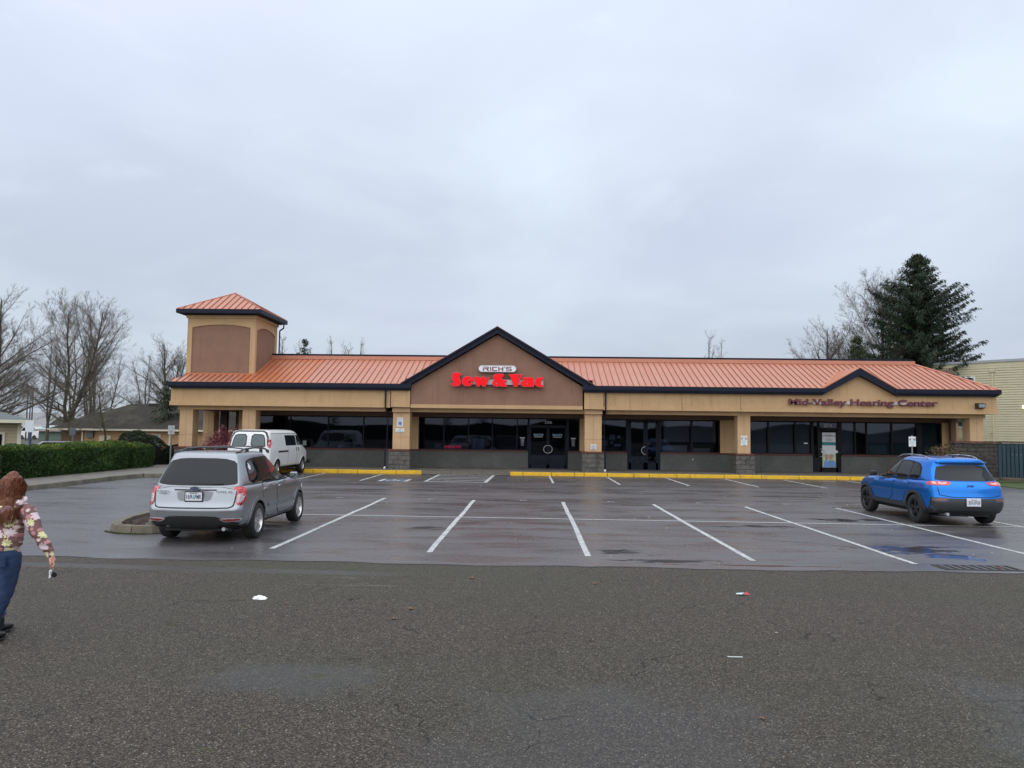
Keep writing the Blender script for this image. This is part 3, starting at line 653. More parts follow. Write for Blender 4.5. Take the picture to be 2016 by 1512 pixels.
# bay 1 (left)
wall_low(-15.5,-5.98); window(-14.75,-7.2,[-12.9,-10.85,-8.95],label='long dark shop window behind the white van')
pier(-15.5,-14.75); pier(-7.2,-6.0)
# bay 2 (centre)
window(-6.0,-.16,[-4.65,-3.35,-2.08,-.76],label='wide dark shop window left of the double door'); wall_low(-5.98,-.17)
bp('door_frame',frame,lambda b:(bar(b,-.17,-.09,.15,2.79),bar(b,1.85,1.93,.15,2.79),bar(b,-.09,1.85,2.36,2.42),bar(b,-.09,1.85,2.73,2.79),bar(b,-.17,1.93,.14,.16)))
tw=MB().add([(-.09,WY+.04,2.42),(1.85,WY+.04,2.42),(1.85,WY+.04,2.73),(-.09,WY+.04,2.73)],[(0,1,2,3)]).build('transom',winglass2,B,fix=False)
d1=door(-.08,.87,hand=1); d2=door(.89,1.84,hand=-1)
window(1.93,2.55,[],label='narrow dark shop window right of the double door'); wall_low(1.94,3.6); pier(2.55,3.65)
# bay 3
window(3.65,5.05,[],label='shop window with taped notices left of the bare double door'); wall_low(3.6,5.05)
bp('door_frame',frame,lambda b:(bar(b,5.05,5.14,.15,2.79),bar(b,6.68,6.78,.15,2.79),bar(b,5.14,6.68,2.70,2.79),bar(b,5.05,6.78,.14,.16)))
d3=door(5.15,6.02,2.70,kick=.36,stile=.11,hand=1,g=winglass2); d4=door(6.03,6.67,2.70,kick=.36,stile=.11,hand=-1,pull=False,g=winglass2)
window(6.78,9.92,[8.45],mw=.09,g=winglass2,label='wide shop window with counter inside right of the bare double door'); wall_low(6.79,11.99); pier(9.92,11.4)
# bay 4
window(11.42,14.72,[12.45,13.85],m_=frame2,mw=.09,g=winglass2,label='dark shop window left of the poster door'); wall_low(12.0,14.72)
bp('door_frame',frame2,lambda b:(bar(b,14.72,14.8,.15,2.79),bar(b,15.0,15.12,.15,2.79),bar(b,16.05,16.2,.15,2.79),bar(b,14.8,16.05,2.73,2.79),bar(b,15.12,16.05,2.38,2.46),bar(b,14.72,16.2,.14,.16),bar(b,14.8,15.0,.16,.9)))
tw2=MB().add([(15.12,WY+.04,2.46),(16.05,WY+.04,2.46),(16.05,WY+.04,2.73),(15.12,WY+.04,2.73)],[(0,1,2,3)]).build('transom',winglass2,B,fix=False)
MB().add([(14.8,WY+.04,.9),(15.0,WY+.04,.9),(15.0,WY+.04,2.73),(14.8,WY+.04,2.73)],[(0,1,2,3)]).build('sidelight',winglass2,B,fix=False)
d5=door(15.13,16.04,2.37,kick=.24,stile=.10,hand=-1,g=winglass2,m_=frame2,label='dark door covered by a tall white and teal poster')
window(16.2,21.42,[16.95,17.55,18.85,20.15],m_=frame2,mw=.08,g=winglass2,label='long dark shop window right of the poster door'); wall_low(16.2,22.1); pier(21.42,22.1)
bp('dark_strip',soff,lambda b:b.box(21.75,22.0,WY-.3,WY-.06,.15,3.0))  # dark brown upright strip in front of the right end wall
for a,c in ((-16.1,-15.72),(-16.95,-16.6)): bp('corner_post',mat('post_dark',(.03,.018,.015),.7),lambda b:b.box(a,c,39.9,40.2,.15,2.99))
bp('porch_rail',tan2,lambda b:b.box(-17.1,-16.7,46,46.2,.15,1.8))
# interior: floors, back wall, side partitions, blinds, counters seen dimly through the glass
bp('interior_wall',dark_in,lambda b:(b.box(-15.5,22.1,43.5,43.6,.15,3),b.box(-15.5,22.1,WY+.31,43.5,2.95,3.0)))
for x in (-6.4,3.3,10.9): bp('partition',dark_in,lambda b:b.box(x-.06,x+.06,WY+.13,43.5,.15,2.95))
blind=mat('roller_blind',(.22,.23,.25),.8); blind2=mat('blind_teal',(.10,.17,.17),.8); furn=mat('counter_grey',(.33,.34,.36),.6)
for a,c,z0,m_ in ((7.0,8.36,1.62,blind),(8.52,9.75,1.62,blind),(11.5,12.38,1.12,blind),(12.52,13.78,1.12,blind),(13.92,14.64,1.12,blind),(17.6,18.8,1.72,blind),(18.9,20.1,1.72,blind),(16.3,16.9,1.12,blind),(20.2,20.5,1.12,blind)):
    bp('roller_blind',m_,lambda b:b.box(a,c,WY+.16,WY+.165,z0,2.72))
bp('counter',furn,lambda b:b.box(7.0,8.3,WY+.5,WY+1.0,.15,1.44)); bp('counter',furn,lambda b:b.box(8.7,9.6,WY+.8,WY+1.2,.15,1.3))
bp('low_screen',blind2,lambda b:b.box(17.6,20.1,WY+.25,WY+.27,1.1,1.72)); bp('low_screen',blind2,lambda b:b.box(20.5,21.3,WY+.25,WY+.27,1.1,2.72))
bp('chair_back',blackp,lambda b:(b.box(17.0,17.4,WY+.6,WY+.7,1.0,1.75),b.box(16.95,17.5,WY+.55,WY+1.0,1.0,1.3)))
paper=mat('paper',(.55,.56,.55),.8); paper2=mat('paper_tan',(.42,.38,.33),.8)
for x,z,w,h,m_ in ((4.28,1.83,.30,.30,paper2),(3.85,1.52,.34,.28,paper2),(4.62,1.86,.18,.14,paper),(3.80,1.86,.14,.12,paper),(4.55,1.42,.36,.12,paper),(4.25,1.55,.14,.10,paper)):
    MB().box(x-w/2,x+w/2,WY+.045,WY+.05,z-h/2,z+h/2).build('taped_notice',m_,B)
MB().box(14.30,14.50,WY+.03,WY+.036,1.62,1.67).build('window_sticker',white,B)
MB().box(-3.12,-2.5,WY+.10,WY+.12,1.12,1.68).build('display_card',mat('card_dim',(.25,.27,.28),.8),B)
MB().box(-5.15,-4.8,WY+.10,WY+.12,1.14,1.40).build('display_card',mat('card_dim',(.2,.2,.2),.8),B)
for x0,x1 in ((-4.98,-4.7),(-2.2,-1.85),(-11.9,-11.6),(-10.4,-10.1)): MB().box(x0,x1,WY+.3,WY+.5,1.08,1.2).build('display_box',mat('card_dim',(.2,.2,.2),.8),B)
# neon sign in the window
neon=mat('neon_red',(.5,.01,.02),.4,emis=(1.,.03,.07),est=.7)
ns=empty('neon_sign',(-4.1,WY+.08,1.15),'small glowing red lettered sign low in the wide window left of the double door','sign')
text_on('SEWING MACHINES',-4.62,-3.72,1.15,1.29,WY+.07,neon,'lettering',ns,.004,.01)
MB().box(-4.66,-3.68,WY+.09,WY+.10,1.12,1.32).build('backing',blackp,ns)
# door numbers and decals
dec=mat('decal_pale',(.45,.47,.50),.6); decb=mat('decal_blue',(.30,.45,.62),.6)
text_on('2306',.69,1.08,2.50,2.66,WY+.03,dec,'street_number',tw,.001,.012)
text_on('2318',15.36,15.77,2.51,2.67,WY+.03,dec,'street_number',tw2,.001,.012)
for x,dd in ((.13,d1),(1.13,d2)):
    text_on("RICH'S",x,x+.50,1.86,1.97,WY+.02,decb,'lettering',dd,.001,.02)
    MB().box(x+.02,x+.46,WY+.018,WY+.02,1.79,1.82).build('lettering_bar',dec,dd)
for x in (-.47,2.22):
    t=MB(); 
    for i,(w,h) in enumerate(((.26,.05),(.17,.025),(.20,.02),(.15,.02),(.18,.02),(.12,.02),(.17,.02))): t.box(x-w/2,x+w/2,WY+.02,WY+.024,1.72-i*.062,1.72-i*.062+h)
    t.build('opening_hours',dec,B)
# poster on door 2318
pm=[mat('poster_white',(.62,.63,.66),.6),mat('poster_teal',(.02,.20,.21),.6),mat('poster_green',(.36,.48,.20),.6,(.55,.60,.40),4),mat('poster_blue',(.12,.24,.48),.6,(.18,.32,.58),6),mat('poster_skin',(.48,.25,.17),.6),mat('poster_grey',(.20,.20,.22),.6),mat('poster_hair',(.30,.28,.27),.6)]
P=MB(); Y0=WY-.012
def pq(x0,x1,z0,z1,k,e=0): P.cur=k; P.box(x0,x1,Y0-.0006*e-.001,Y0-.0006*e,z0,z1)
def pe(cx,cz,rx,rz_,k,e): 
    P.cur=k; n=14; P.prism([[(cx+rx*math.cos(2*PI*i/n),cz+rz_*math.sin(2*PI*i/n)) for i in range(n)]],Y0-.0006*e-.001,Y0-.0006*e)
pq(15.24,15.93,.40,2.22,0); pq(15.24,15.93,1.55,1.72,1,1); pq(15.24,15.93,.41,1.15,2,1)
pq(15.36,15.8,2.02,2.08,5,1); pq(15.27,15.31,2.0,2.09,5,1); pq(15.86,15.90,2.0,2.09,5,1)
for z,w in ((1.9,.2),(1.84,.38),(1.79,.3)): pq(15.59-w/2,15.59+w/2,z,z+.018,5,1)
pe(15.62,1.22,.45,.12,0,2)
P.cur=3; P.prism([[(15.28,.41),(15.62,.41),(15.58,.72),(15.42,.80),(15.32,.70)]],Y0-.0034,Y0-.0024); P.prism([[(15.5,.41),(15.92,.41),(15.92,.66),(15.78,.78),(15.58,.76)]],Y0-.005,Y0-.004)
pe(15.45,.93,.09,.13,4,4); pe(15.45,1.03,.09,.06,6,5); pe(15.46,.83,.06,.05,5,5)
pe(15.66,.93,.09,.13,4,8); pe(15.71,1.0,.10,.10,6,7); 
P.build('poster',pm,d5)
MB().box(8.45,8.52,WY-.075,WY-.062,.70,.75).build('hose_bib',offwhite,B)
# downspouts
for x in (-7.22,3.62):
    bp('downspout',navy,lambda b:(b.box(x-.035,x+.035,36.28,36.345,3.22,4.1),b.path([(x,36.31,3.24),(x,36.9,2.95),(x,37.0,2.9)],.04),b.path([(x+.22*(1 if x<0 else -1)*0,36.62,1.15),(x,36.5,1.0),(x,36.5,.22)],.038)))
    bp('downspout_outlet',offwhite,lambda b:b.path([(x,36.5,.24),(x,36.40,.17)],.055))
    bp('downspout',navy,lambda b:b.path([(x,37.0,2.92),(x,36.95,1.2),(x,36.62,1.15)],.03))
# expansion joints of the fascia
for x in (7.35,10.2): bp('fascia_joint',mat('joint_stain',(.22,.14,.07),.9),lambda b:(b.box(x-.012,x+.012,36.396,36.41,3.39,4.03),b.box(x-.02,x+.02,36.344,36.36,3.2,3.38)))
# ================================================================ SIGNS ON THE BUILDING
sr=mat('sign_red',(.80,.004,.010),.5,emis=(1,.0,.01),est=.14,spec=.2); sred_edge=mat('sign_edge',(.55,.10,.13),.4)
sw=mat('sign_face',(.74,.74,.77),.35); sg=mat('raceway_grey',(.46,.42,.41),.5); drk=mat('sign_maroon',(.17,.012,.03),.4)
k=4.52/ (1765-250); SX=lambda u:-3.95+(u-250)*k; SZ=lambda v:4.91-(v-290)*.65/235
def gly(loops): return [[(SX(a),SZ(c)) for a,c in l] for l in loops]
import itertools
sg_o=empty('shop_sign',(-1.7,36.3,4.3),'large red channel lettering Sew & Vac on a grey raceway across the brown gable','sign')
MB().box(SX(560),SX(1762),36.24,36.42,SZ(488),SZ(400)).build('raceway',sg,sg_o)
def arc(cx,cy,rx,ry,a0,a1,n): return [(cx+rx*math.cos(R(a0+(a1-a0)*i/n)),cy+ry*math.sin(R(a0+(a1-a0)*i/n))) for i in range(n+1)]
G={
 'S':[[(300,288),(345,286),(398,296),(406,332),(378,340),(372,352),(376,380),(400,430),(402,470),(385,505),(345,522),(285,520),(255,500),(248,474),(275,478),(300,470),(272,420),(262,380),(264,330),(275,300)]],
 'e':[[(505,348),(550,355),(585,378),(602,410),(606,436),(540,437),(520,462),(604,464),(592,486),(560,510),(515,521),(468,512),(436,482),(426,440),(436,396),(466,362)],[(528,398),(545,398),(552,412),(536,414)]],
 'w':[[(608,358),(702,356),(722,398),(742,358),(800,358),(818,420),(838,380),(835,364),(872,362),(808,522),(762,522),(738,478),(720,522),(672,520)]],
 '&':[[(975,303),(1100,303),(1112,322),(1102,350),(1076,362),(1072,378),(1112,415),(1140,405),(1152,420),(1128,440),(1130,470),(1165,512),(1160,522),(1075,522),(1040,510),(1000,524),(950,510),(926,476),(930,440),(962,412),(942,380),(944,335)],[(985,436),(1012,470),(990,486),(974,466)]],
 'V':[[(1192,304),(1345,304),(1352,318),(1340,330),(1358,395),(1374,330),(1366,310),(1414,308),(1412,322),(1398,335),(1334,520),(1280,520),(1222,340),(1200,322)]],
 'a':[[(1446,360),(1570,356),(1600,378),(1602,520),(1450,522),(1404,502),(1392,465),(1404,432),(1440,415),(1478,408),(1470,396),(1428,400),(1420,380)],[(1488,440),(1500,440),(1500,488),(1486,488)]],
 'c':[[(1712,356),(1752,358),(1756,384),(1740,392),(1728,384),(1720,410),(1720,470),(1736,500),(1758,490),(1770,500),(1764,522),(1700,524),(1655,510),(1626,472),(1622,420),(1640,382),(1674,360)]]}
for ch,loops in G.items():
    g=gly(loops); g=[g[0]]+g[1:]
    def grow(l,d):
        cx=sum(p[0] for p in l)/len(l); cz=sum(p[1] for p in l)/len(l)
        return [(p[0]+(p[0]-cx)/max(.05,math.hypot(p[0]-cx,p[1]-cz))*d,p[1]+(p[1]-cz)/max(.05,math.hypot(p[0]-cx,p[1]-cz))*d) for p in l]
    e=MB().prism([grow(g[0],.022)],36.13,36.28).build('letter',sred_edge,sg_o)
    MB().prism(g,36.115,36.135).build('letter_face',sr,e)
ps=empty('name_sign',(-1.7,36.3,5.1),"white pill-shaped sign reading RICH'S above the red lettering on the gable",'sign')
px0,px1,pz0,pz1=-2.64,-.77,4.97,5.31; rr=(pz1-pz0)/2; pc=(pz0+pz1)/2
pill=lambda r,x0,x1:[(x1-rr+r*math.cos(R(a)),pc+r*math.sin(R(a))) for a in range(-90,91,15)]+[(x0+rr+r*math.cos(R(a)),pc+r*math.sin(R(a))) for a in range(90,271,15)]
MB().prism([pill(rr,px0,px1)],36.2,36.42).build('sign_box',mat('sign_rim',(.35,.35,.38),.5),ps); MB().prism([pill(rr-.025,px0,px1)],36.185,36.20).build('sign_face',sw,ps)
# wide techno letters from strokes
ux=lambda u:-2.64+(u-690)*1.87/625; uz=lambda v:5.31-(v-163)*.34/115
def st(b,*r):
    for x0,x1,v0,v1 in r: b.box(ux(x0),ux(x1),36.172,36.184,uz(v1),uz(v0))
L_=[('R',[(765,848,187,199),(843,862,192,216),(765,855,214,226),(765,782,214,258)],[[(815,224),(838,224),(872,258),(846,258)]]),
    ('I',[(884,900,187,258)],[]),('C',[(926,1000,187,200),(926,1000,244,258),(917,936,195,250)],[]),
    ('H',[(1018,1034,187,258),(1082,1099,187,258),(1034,1082,216,229)],[]),("'",[(1115,1128,180,202)],[]),
    ('S',[(1152,1235,187,199),(1145,1163,192,222),(1152,1228,216,228),(1217,1236,222,252),(1145,1228,246,258)],[])]
for ch,rs,pr in L_:
    b=MB(); 
    for i,r_ in enumerate(rs): b.box(ux(r_[0]),ux(r_[1]),36.172+i*.0006,36.184,uz(r_[3]),uz(r_[2]))
    for p in pr: b.prism([[(ux(a),uz(c)) for a,c in p][::-1]],36.175,36.1845)
    b.build('letter',drk,ps)
# Mid-Valley Hearing Center
ms=empty('shop_sign',(16,36.35,3.6),'dark maroon lettering Mid-Valley Hearing Center on a pale raceway under the small gable','sign')
txt='Mid-Valley Hearing Center'; X0,X1=12.5,19.64; zb=3.545; hcap=.30
full=textmesh(txt,1.,0,.022); a,b_,c,d=bounds(full); sx=(X1-X0)/(b_-a); capm=textmesh('M',1.,0,.022); _,_,c0,c1=bounds(capm); sz=hcap/(c1-c0)
MB().box(13.75,14.05,36.33,36.42,3.60,3.75).build('raceway',offwhite,ms); MB().box(12.6,19.6,36.34,36.42,3.58,3.68).build('raceway',sg,ms); MB().box(15.3,15.5,36.325,36.42,3.58,3.74).build('raceway',sg,ms); MB().box(17.6,17.85,36.325,36.42,3.58,3.74).build('raceway',sg,ms)
mar=mat('letter_maroon',(.15,.020,.035),.45,(.10,.016,.03),12); mare=mat('letter_return',(.05,.010,.018),.5)
for i,ch in enumerate(txt):
    if ch==' ': continue
    m1=textmesh(txt[:i+1],1.,0,.022); r_=bounds(m1)[1]; m2=textmesh(ch,1.,.05,.022); q0,q1,_,_=bounds(m2); sh=r_-q1
    for v in m2.vertices:
        w=v.co.copy(); v.co=(X0+(w.x+sh-a)*sx,36.30-w.z*.7,zb+w.y*sz)
    m2.materials.clear(); m2.materials.append(mar); m2.materials.append(mare)
    for pl_ in m2.polygons: pl_.material_index=0 if abs(pl_.normal.y)>.9 or True else 1
    link('letter',m2,ms)
# wall pack light at the right end
wl=empty('wall_light',(21.65,36.35,3.57),'brown boxy wall pack light at the right end of the tan fascia','light')
MB().add([(21.46,36.12,3.69),(21.84,36.12,3.69),(21.84,36.40,3.72),(21.46,36.40,3.72),(21.46,36.20,3.47),(21.84,36.20,3.47),(21.84,36.40,3.44),(21.46,36.40,3.44)],[(0,1,2,3),(4,7,6,5),(0,4,5,1),(1,5,6,2),(2,6,7,3),(3,7,4,0)]).build('housing',mat('fixture_bronze',(.045,.032,.028),.45),wl,bevel=.01)
MB().box(21.50,21.80,36.125,36.14,3.50,3.66).build('lens',mat('lens_grey',(.22,.24,.26),.2),wl)
# signs on the columns
sb=mat('sign_blue',(.02,.05,.32),.4); sgr=mat('sign_text',(.16,.20,.24),.5); sgg=mat('sign_text_green',(.25,.42,.36),.5)
s1=empty('wheelchair_parking_sign',(-6.54,36.68,2.4),'white disabled parking sign with blue wheelchair square on the column left of the gable','sign')
MB().box(-6.69,-6.38,36.675,36.695,2.24,2.70).build('plate',offwhite,s1,bevel=.01); MB().box(-6.61,-6.46,36.668,36.676,2.33,2.48).build('blue_square',sb,s1)
b=MB(); 
for i in range(10):
    t0=R(150+i*25); t1=R(150+(i+1)*25); b.tube((-6.535+.035*math.cos(t0),36.664,2.385+.035*math.sin(t0)),(-6.535+.035*math.cos(t1),36.664,2.385+.035*math.sin(t1)),.006,n=5)
b.box(-6.545,-6.53,36.662,36.668,2.39,2.44); b.tube((-6.537,36.664,2.455),(-6.537,36.663,2.456),.012,n=8); b.build('wheelchair_emblem',white,s1)
b=MB(); [b.box(-6.66+i*.0,-6.41-i*.02,36.672,36.675,2.63-i*.055,2.645-i*.055) for i in range(3)]; b.build('text_lines',sgg,s1)
s2=empty('van_plate',(-6.53,36.68,2.07),'small white plate under the wheelchair sign on the column left of the gable','sign')
MB().box(-6.76,-6.31,36.675,36.695,1.97,2.16).build('plate',offwhite,s2,bevel=.01); b=MB(); b.box(-6.60,-6.48,36.672,36.675,2.07,2.12); b.box(-6.68,-6.38,36.672,36.675,2.0,2.025); b.build('text_lines',sgg,s2)
s3=empty('notice_sign',(3.06,36.68,1.36),'small square white notice low on the column right of the gable','sign')
MB().box(2.92,3.21,36.675,36.695,1.23,1.49).build('plate',offwhite,s3,bevel=.01); b=MB(); [b.box(2.96,3.17-.02*(i%2),36.672,36.675,1.43-i*.035,1.443-i*.035) for i in range(5)]; b.box(3.0,3.12,36.671,36.675,1.25,1.27); b.build('text_lines',sgr,s3)
def nopark(nm,x,y,z0,z1,lab,pole=None):
    s=empty(nm,(x,y,0 if pole else z0),lab,'sign'); w=.16; h=z1-z0
    MB().box(x-w,x+w,y-.012,y,z0,z1).build('plate',white,s,bevel=.01)
    b=MB(); b.prism([[(x-w+.02,z1-.10*h-.02),(x-.04,z1-.02),(x-w+.03,z1-.02)]],y-.016,y-.0125) if 0 else None
    b.prism([[(x-w*.92,z1-.17*h),(x-w*.45,z1-.17*h),(x-w*.45,z1-.07*h)]],y-.016,y-.0125); b.prism([[(x+w*.45,z1-.07*h),(x+w*.45,z1-.17*h),(x+w*.92,z1-.17*h)]],y-.016,y-.0125)
    b.box(x-w*.9,x-w*.35,y-.016,y-.0125,z1-.36*h,z1-.26*h); b.box(x+w*.2,x+w*.9,y-.016,y-.0125,z1-.36*h,z1-.26*h); b.box(x-w*.4,x+w*.3,y-.016,y-.0125,z1-.22*h,z1-.18*h)
    b.box(x-w*.4,x+w*.5,y-.016,y-.0125,z0+.05*h,z0+.10*h)
    b.build('towing_emblem',mat('sign_ink',(.03,.035,.07),.5),s)
    b=MB(); [b.box(x-w*.8,x+w*(.8-.1*(i%3)),y-.016,y-.0125,z1-(.44+i*.07)*h,z1-(.41+i*.07)*h) for i in range(6)]; b.build('text_lines',mat('sign_text_teal',(.30,.48,.50),.5),s)
    if pole: MB().tube((x,y+.025,0),(x,y+.025,z1+.06),.025,n=8).build('pole',mat('galvanised',(.36,.38,.40),.4,metal=.6),s)
nopark('towing_notice',10.47,36.81,1.52,2.0,'white no parking towing notice on the third column, right of the gable')
nopark('parking_sign',17.67,34.9,1.60,2.06,'white parking notice on a thin metal pole behind the blue car',pole=True)
# ================================================================ VEHICLES (local: x forward from rear bumper, y left, z up)
def lerp(a,b,t): return a+(b-a)*t
def curve(pts,x):
    if x<=pts[0][0]: return pts[0][1]
    for (a,b),(c,d) in zip(pts,pts[1:]):
        if x<=c:
            t=(x-a)/(c-a); return lerp(b,d,t)
    return pts[-1][1]
def hull(levels,nside=16,cap_top=True,cap_bot=True):
    """levels: dict(z=curve or number, w=half width, xr, xf, rc rear corner radius, fc front corner radius, bow rear bow, plan=[(t,scale)])"""
    rings=[]
    for l in levels:
        w=l['w']; xr=l['xr']; xf=l['xf']; rc=l.get('rc',.18); fc=l.get('fc',.35); bow=l.get('bow',.06); fb=l.get('fb',.15)
        plan=l.get('plan',[(0,.985),(.25,1),(.75,1),(1,.95)])
        zf=l['z'] if callable(l['z']) else (lambda x,z=l['z']:z if isinstance(z,(int,float)) else curve(z,x))
        half=[]
        wr=w*plan[0][1]; wf=w*plan[-1][1]
        for f in (0,.3,.6,.82):
            y=(wr-rc*1.0)*f/.82; half.append((xr+bow*(y/wr)**2,y))
        y1=wr-rc; xb=xr+bow*(y1/wr)**2
        for a in (30,60,90): half.append((xb+rc*(1-math.cos(R(a))),y1+rc*math.sin(R(a))))
        xs=xb+rc; xe=xf-fb-fc
        for i in range(1,nside):
            t=i/nside; x=lerp(xs,xe,t); tt=(x-xr)/(xf-xr); half.append((x,w*curve(plan,tt)))
        yf=wf-fc; xc=xf-fb
        for a in (0,30,60,90): half.append((xc-fc+fc*math.sin(R(a)),yf+fc*math.cos(R(a))))
        for f in (.66,.33,0): half.append((xf-fb*(f)**2,yf*f))
        ring=[(x,y,zf(x)) for x,y in half]+[(x,-y,zf(x)) for x,y in reversed(half[1:-1])]
        rings.append(ring)
    n=len(rings[0]); b=MB(); vs=[p for r_ in rings for p in r_]; fs=[]
    for k in range(len(rings)-1):
        for i in range(n): fs.append((k*n+i,(k+1)*n+i,(k+1)*n+(i+1)%n,k*n+(i+1)%n))
    m=(n+2)//2
    def cap(o,flip):
        # strips across between the mirrored halves
        for i in range(m-1):
            a=i; c=i+1; d=(n-c)%n; e=(n-a)%n
            q=[o+a,o+c,o+d,o+e]; q=[v for k,v in enumerate(q) if v not in q[:k]]
            fs.append(tuple(q if flip else reversed(q)))
    if cap_bot: cap(0,True)
    if cap_top: cap((len(rings)-1)*n,False)
    b.add(vs,fs); return b
def subsurf_mesh(me,lv=2,cut=None,dark=None):
    o=bpy.data.objects.new('tmp',me); C.objects.link(o); s=o.modifiers.new('s','SUBSURF'); s.levels=lv; s.render_levels=lv
    tmp=[o]
    dg=bpy.context.evaluated_depsgraph_get(); dg.update(); base=bpy.data.meshes.new_from_object(o.evaluated_get(dg))
    if cut:
        cm=cut; co=bpy.data.objects.new('tmpc',cm); C.objects.link(co); tmp.append(co)
        bo=o.modifiers.new('b','BOOLEAN'); bo.operation='DIFFERENCE'; bo.object=co; bo.solver='EXACT'; bo.material_mode='TRANSFER'
        dg=bpy.context.evaluated_depsgraph_get(); dg.update(); res=bpy.data.meshes.new_from_object(o.evaluated_get(dg))
    else: res=base
    for t in tmp: bpy.data.objects.remove(t)
    return base,res
def bvh_of(me): 
    return BVHTree.FromPolygons([v.co.copy() for v in me.vertices],[tuple(p.vertices) for p in me.polygons])
def smoothpoly(pts,it=2):
    """Chaikin corner rounding of a closed polygon"""
    for _ in range(it):
        o=[]
        for i in range(len(pts)):
            a=pts[i]; b=pts[(i+1)%len(pts)]
            o.append((a[0]*.82+b[0]*.18,a[1]*.82+b[1]*.18)); o.append((a[0]*.18+b[0]*.82,a[1]*.18+b[1]*.82))
        pts=o
    return pts
def conform(bvh,poly,axis,side,off,step=.05,thick=.012,maxd=6,off2=None):
    """drape a 2D outline on the body. axis 'y': poly=(x,z) seen from side*y ; axis 'x': poly=(y,z) seen from behind (side -1)"""
    # densify outline
    P=[]
    for i in range(len(poly)):
        a=poly[i]; b=poly[(i+1)%len(poly)]; L_=math.hypot(b[0]-a[0],b[1]-a[1]); n=max(1,int(L_/step))
        for k in range(n): P.append((lerp(a[0],b[0],k/n),lerp(a[1],b[1],k/n)))
    nb=len(P)
    def inside(x,y):
        c=False; j=len(P)-1
        for i in range(len(P)):
            if (P[i][1]>y)!=(P[j][1]>y) and x<(P[j][0]-P[i][0])*(y-P[i][1])/(P[j][1]-P[i][1])+P[i][0]: c=not c
            j=i
        return c
    xs=[p[0] for p in P]; ys=[p[1] for p in P]; G=list(P)
    nx=int((max(xs)-min(xs))/step)+1; ny=int((max(ys)-min(ys))/step)+1
    for i in range(nx+1):
        for j in range(ny+1):
            x=min(xs)+i*step; y=min(ys)+j*step
            if inside(x,y) and min((x-p[0])**2+(y-p[1])**2 for p in P)>(step*.45)**2: G.append((x,y))
    r=delaunay_2d_cdt([Vector(p) for p in G],[],[list(range(nb))],1,1e-6)
    vs2,fs=r[0],r[2]
    out=[]
    for v in vs2:
        o=Vector((v.x,side*3,v.y)) if axis=='y' else (Vector((side*3 if side<0 else 9,v.x,v.y)) if axis=='x' else Vector((v.x,v.y,4)))
        d=Vector((0,-side,0)) if axis=='y' else (Vector((-side,0,0)) if axis=='x' else Vector((0,0,-1)))
        h=bvh.ray_cast(o,d)
        if h[0] is None:
            t=Vector((v.x,side*.8,v.y)) if axis=='y' else (Vector((.1 if side<0 else 4.4,v.x,v.y)) if axis=='x' else Vector((v.x,v.y,1.6)))
            h=bvh.find_nearest(t)
        if axis=='y' and (h[0] is None or abs(h[0].y)<.5): h=bvh.find_nearest(Vector((v.x,side*.93,v.y)))
        if axis=='x' and side<0 and h[0].x>.75: h=bvh.find_nearest(Vector((.15,v.x,v.y)))
        nrm=h[1]
        if nrm.dot(d)>0: nrm=-nrm
        out.append((h[0],nrm))
    b=MB(); n=len(out)
    o1=[p+q*off for p,q in out]; o2=[p+q*(off-thick) for p,q in out]
    b.add(o1+o2,[])
    for f in fs:
        # orient outward
        a=o1[f[0]]; c=o1[f[1]]; e=o1[f[2]]; nn=(c-a).cross(e-a)
        ok=nn.dot(out[f[0]][1])>0
        ff=tuple(f) if ok else tuple(reversed(f))
        b.f.append(ff); b.m.append(0)
    # rim
    from collections import Counter
    ed=Counter()
    for f in b.f:
        for i in range(len(f)): ed[(f[i],f[(i+1)%len(f)])]+=1
    rim=[e for e in ed if (e[1],e[0]) not in ed]
    for a,c in rim: b.f.append((c,a,a+n,c+n)); b.m.append(0)
    return b
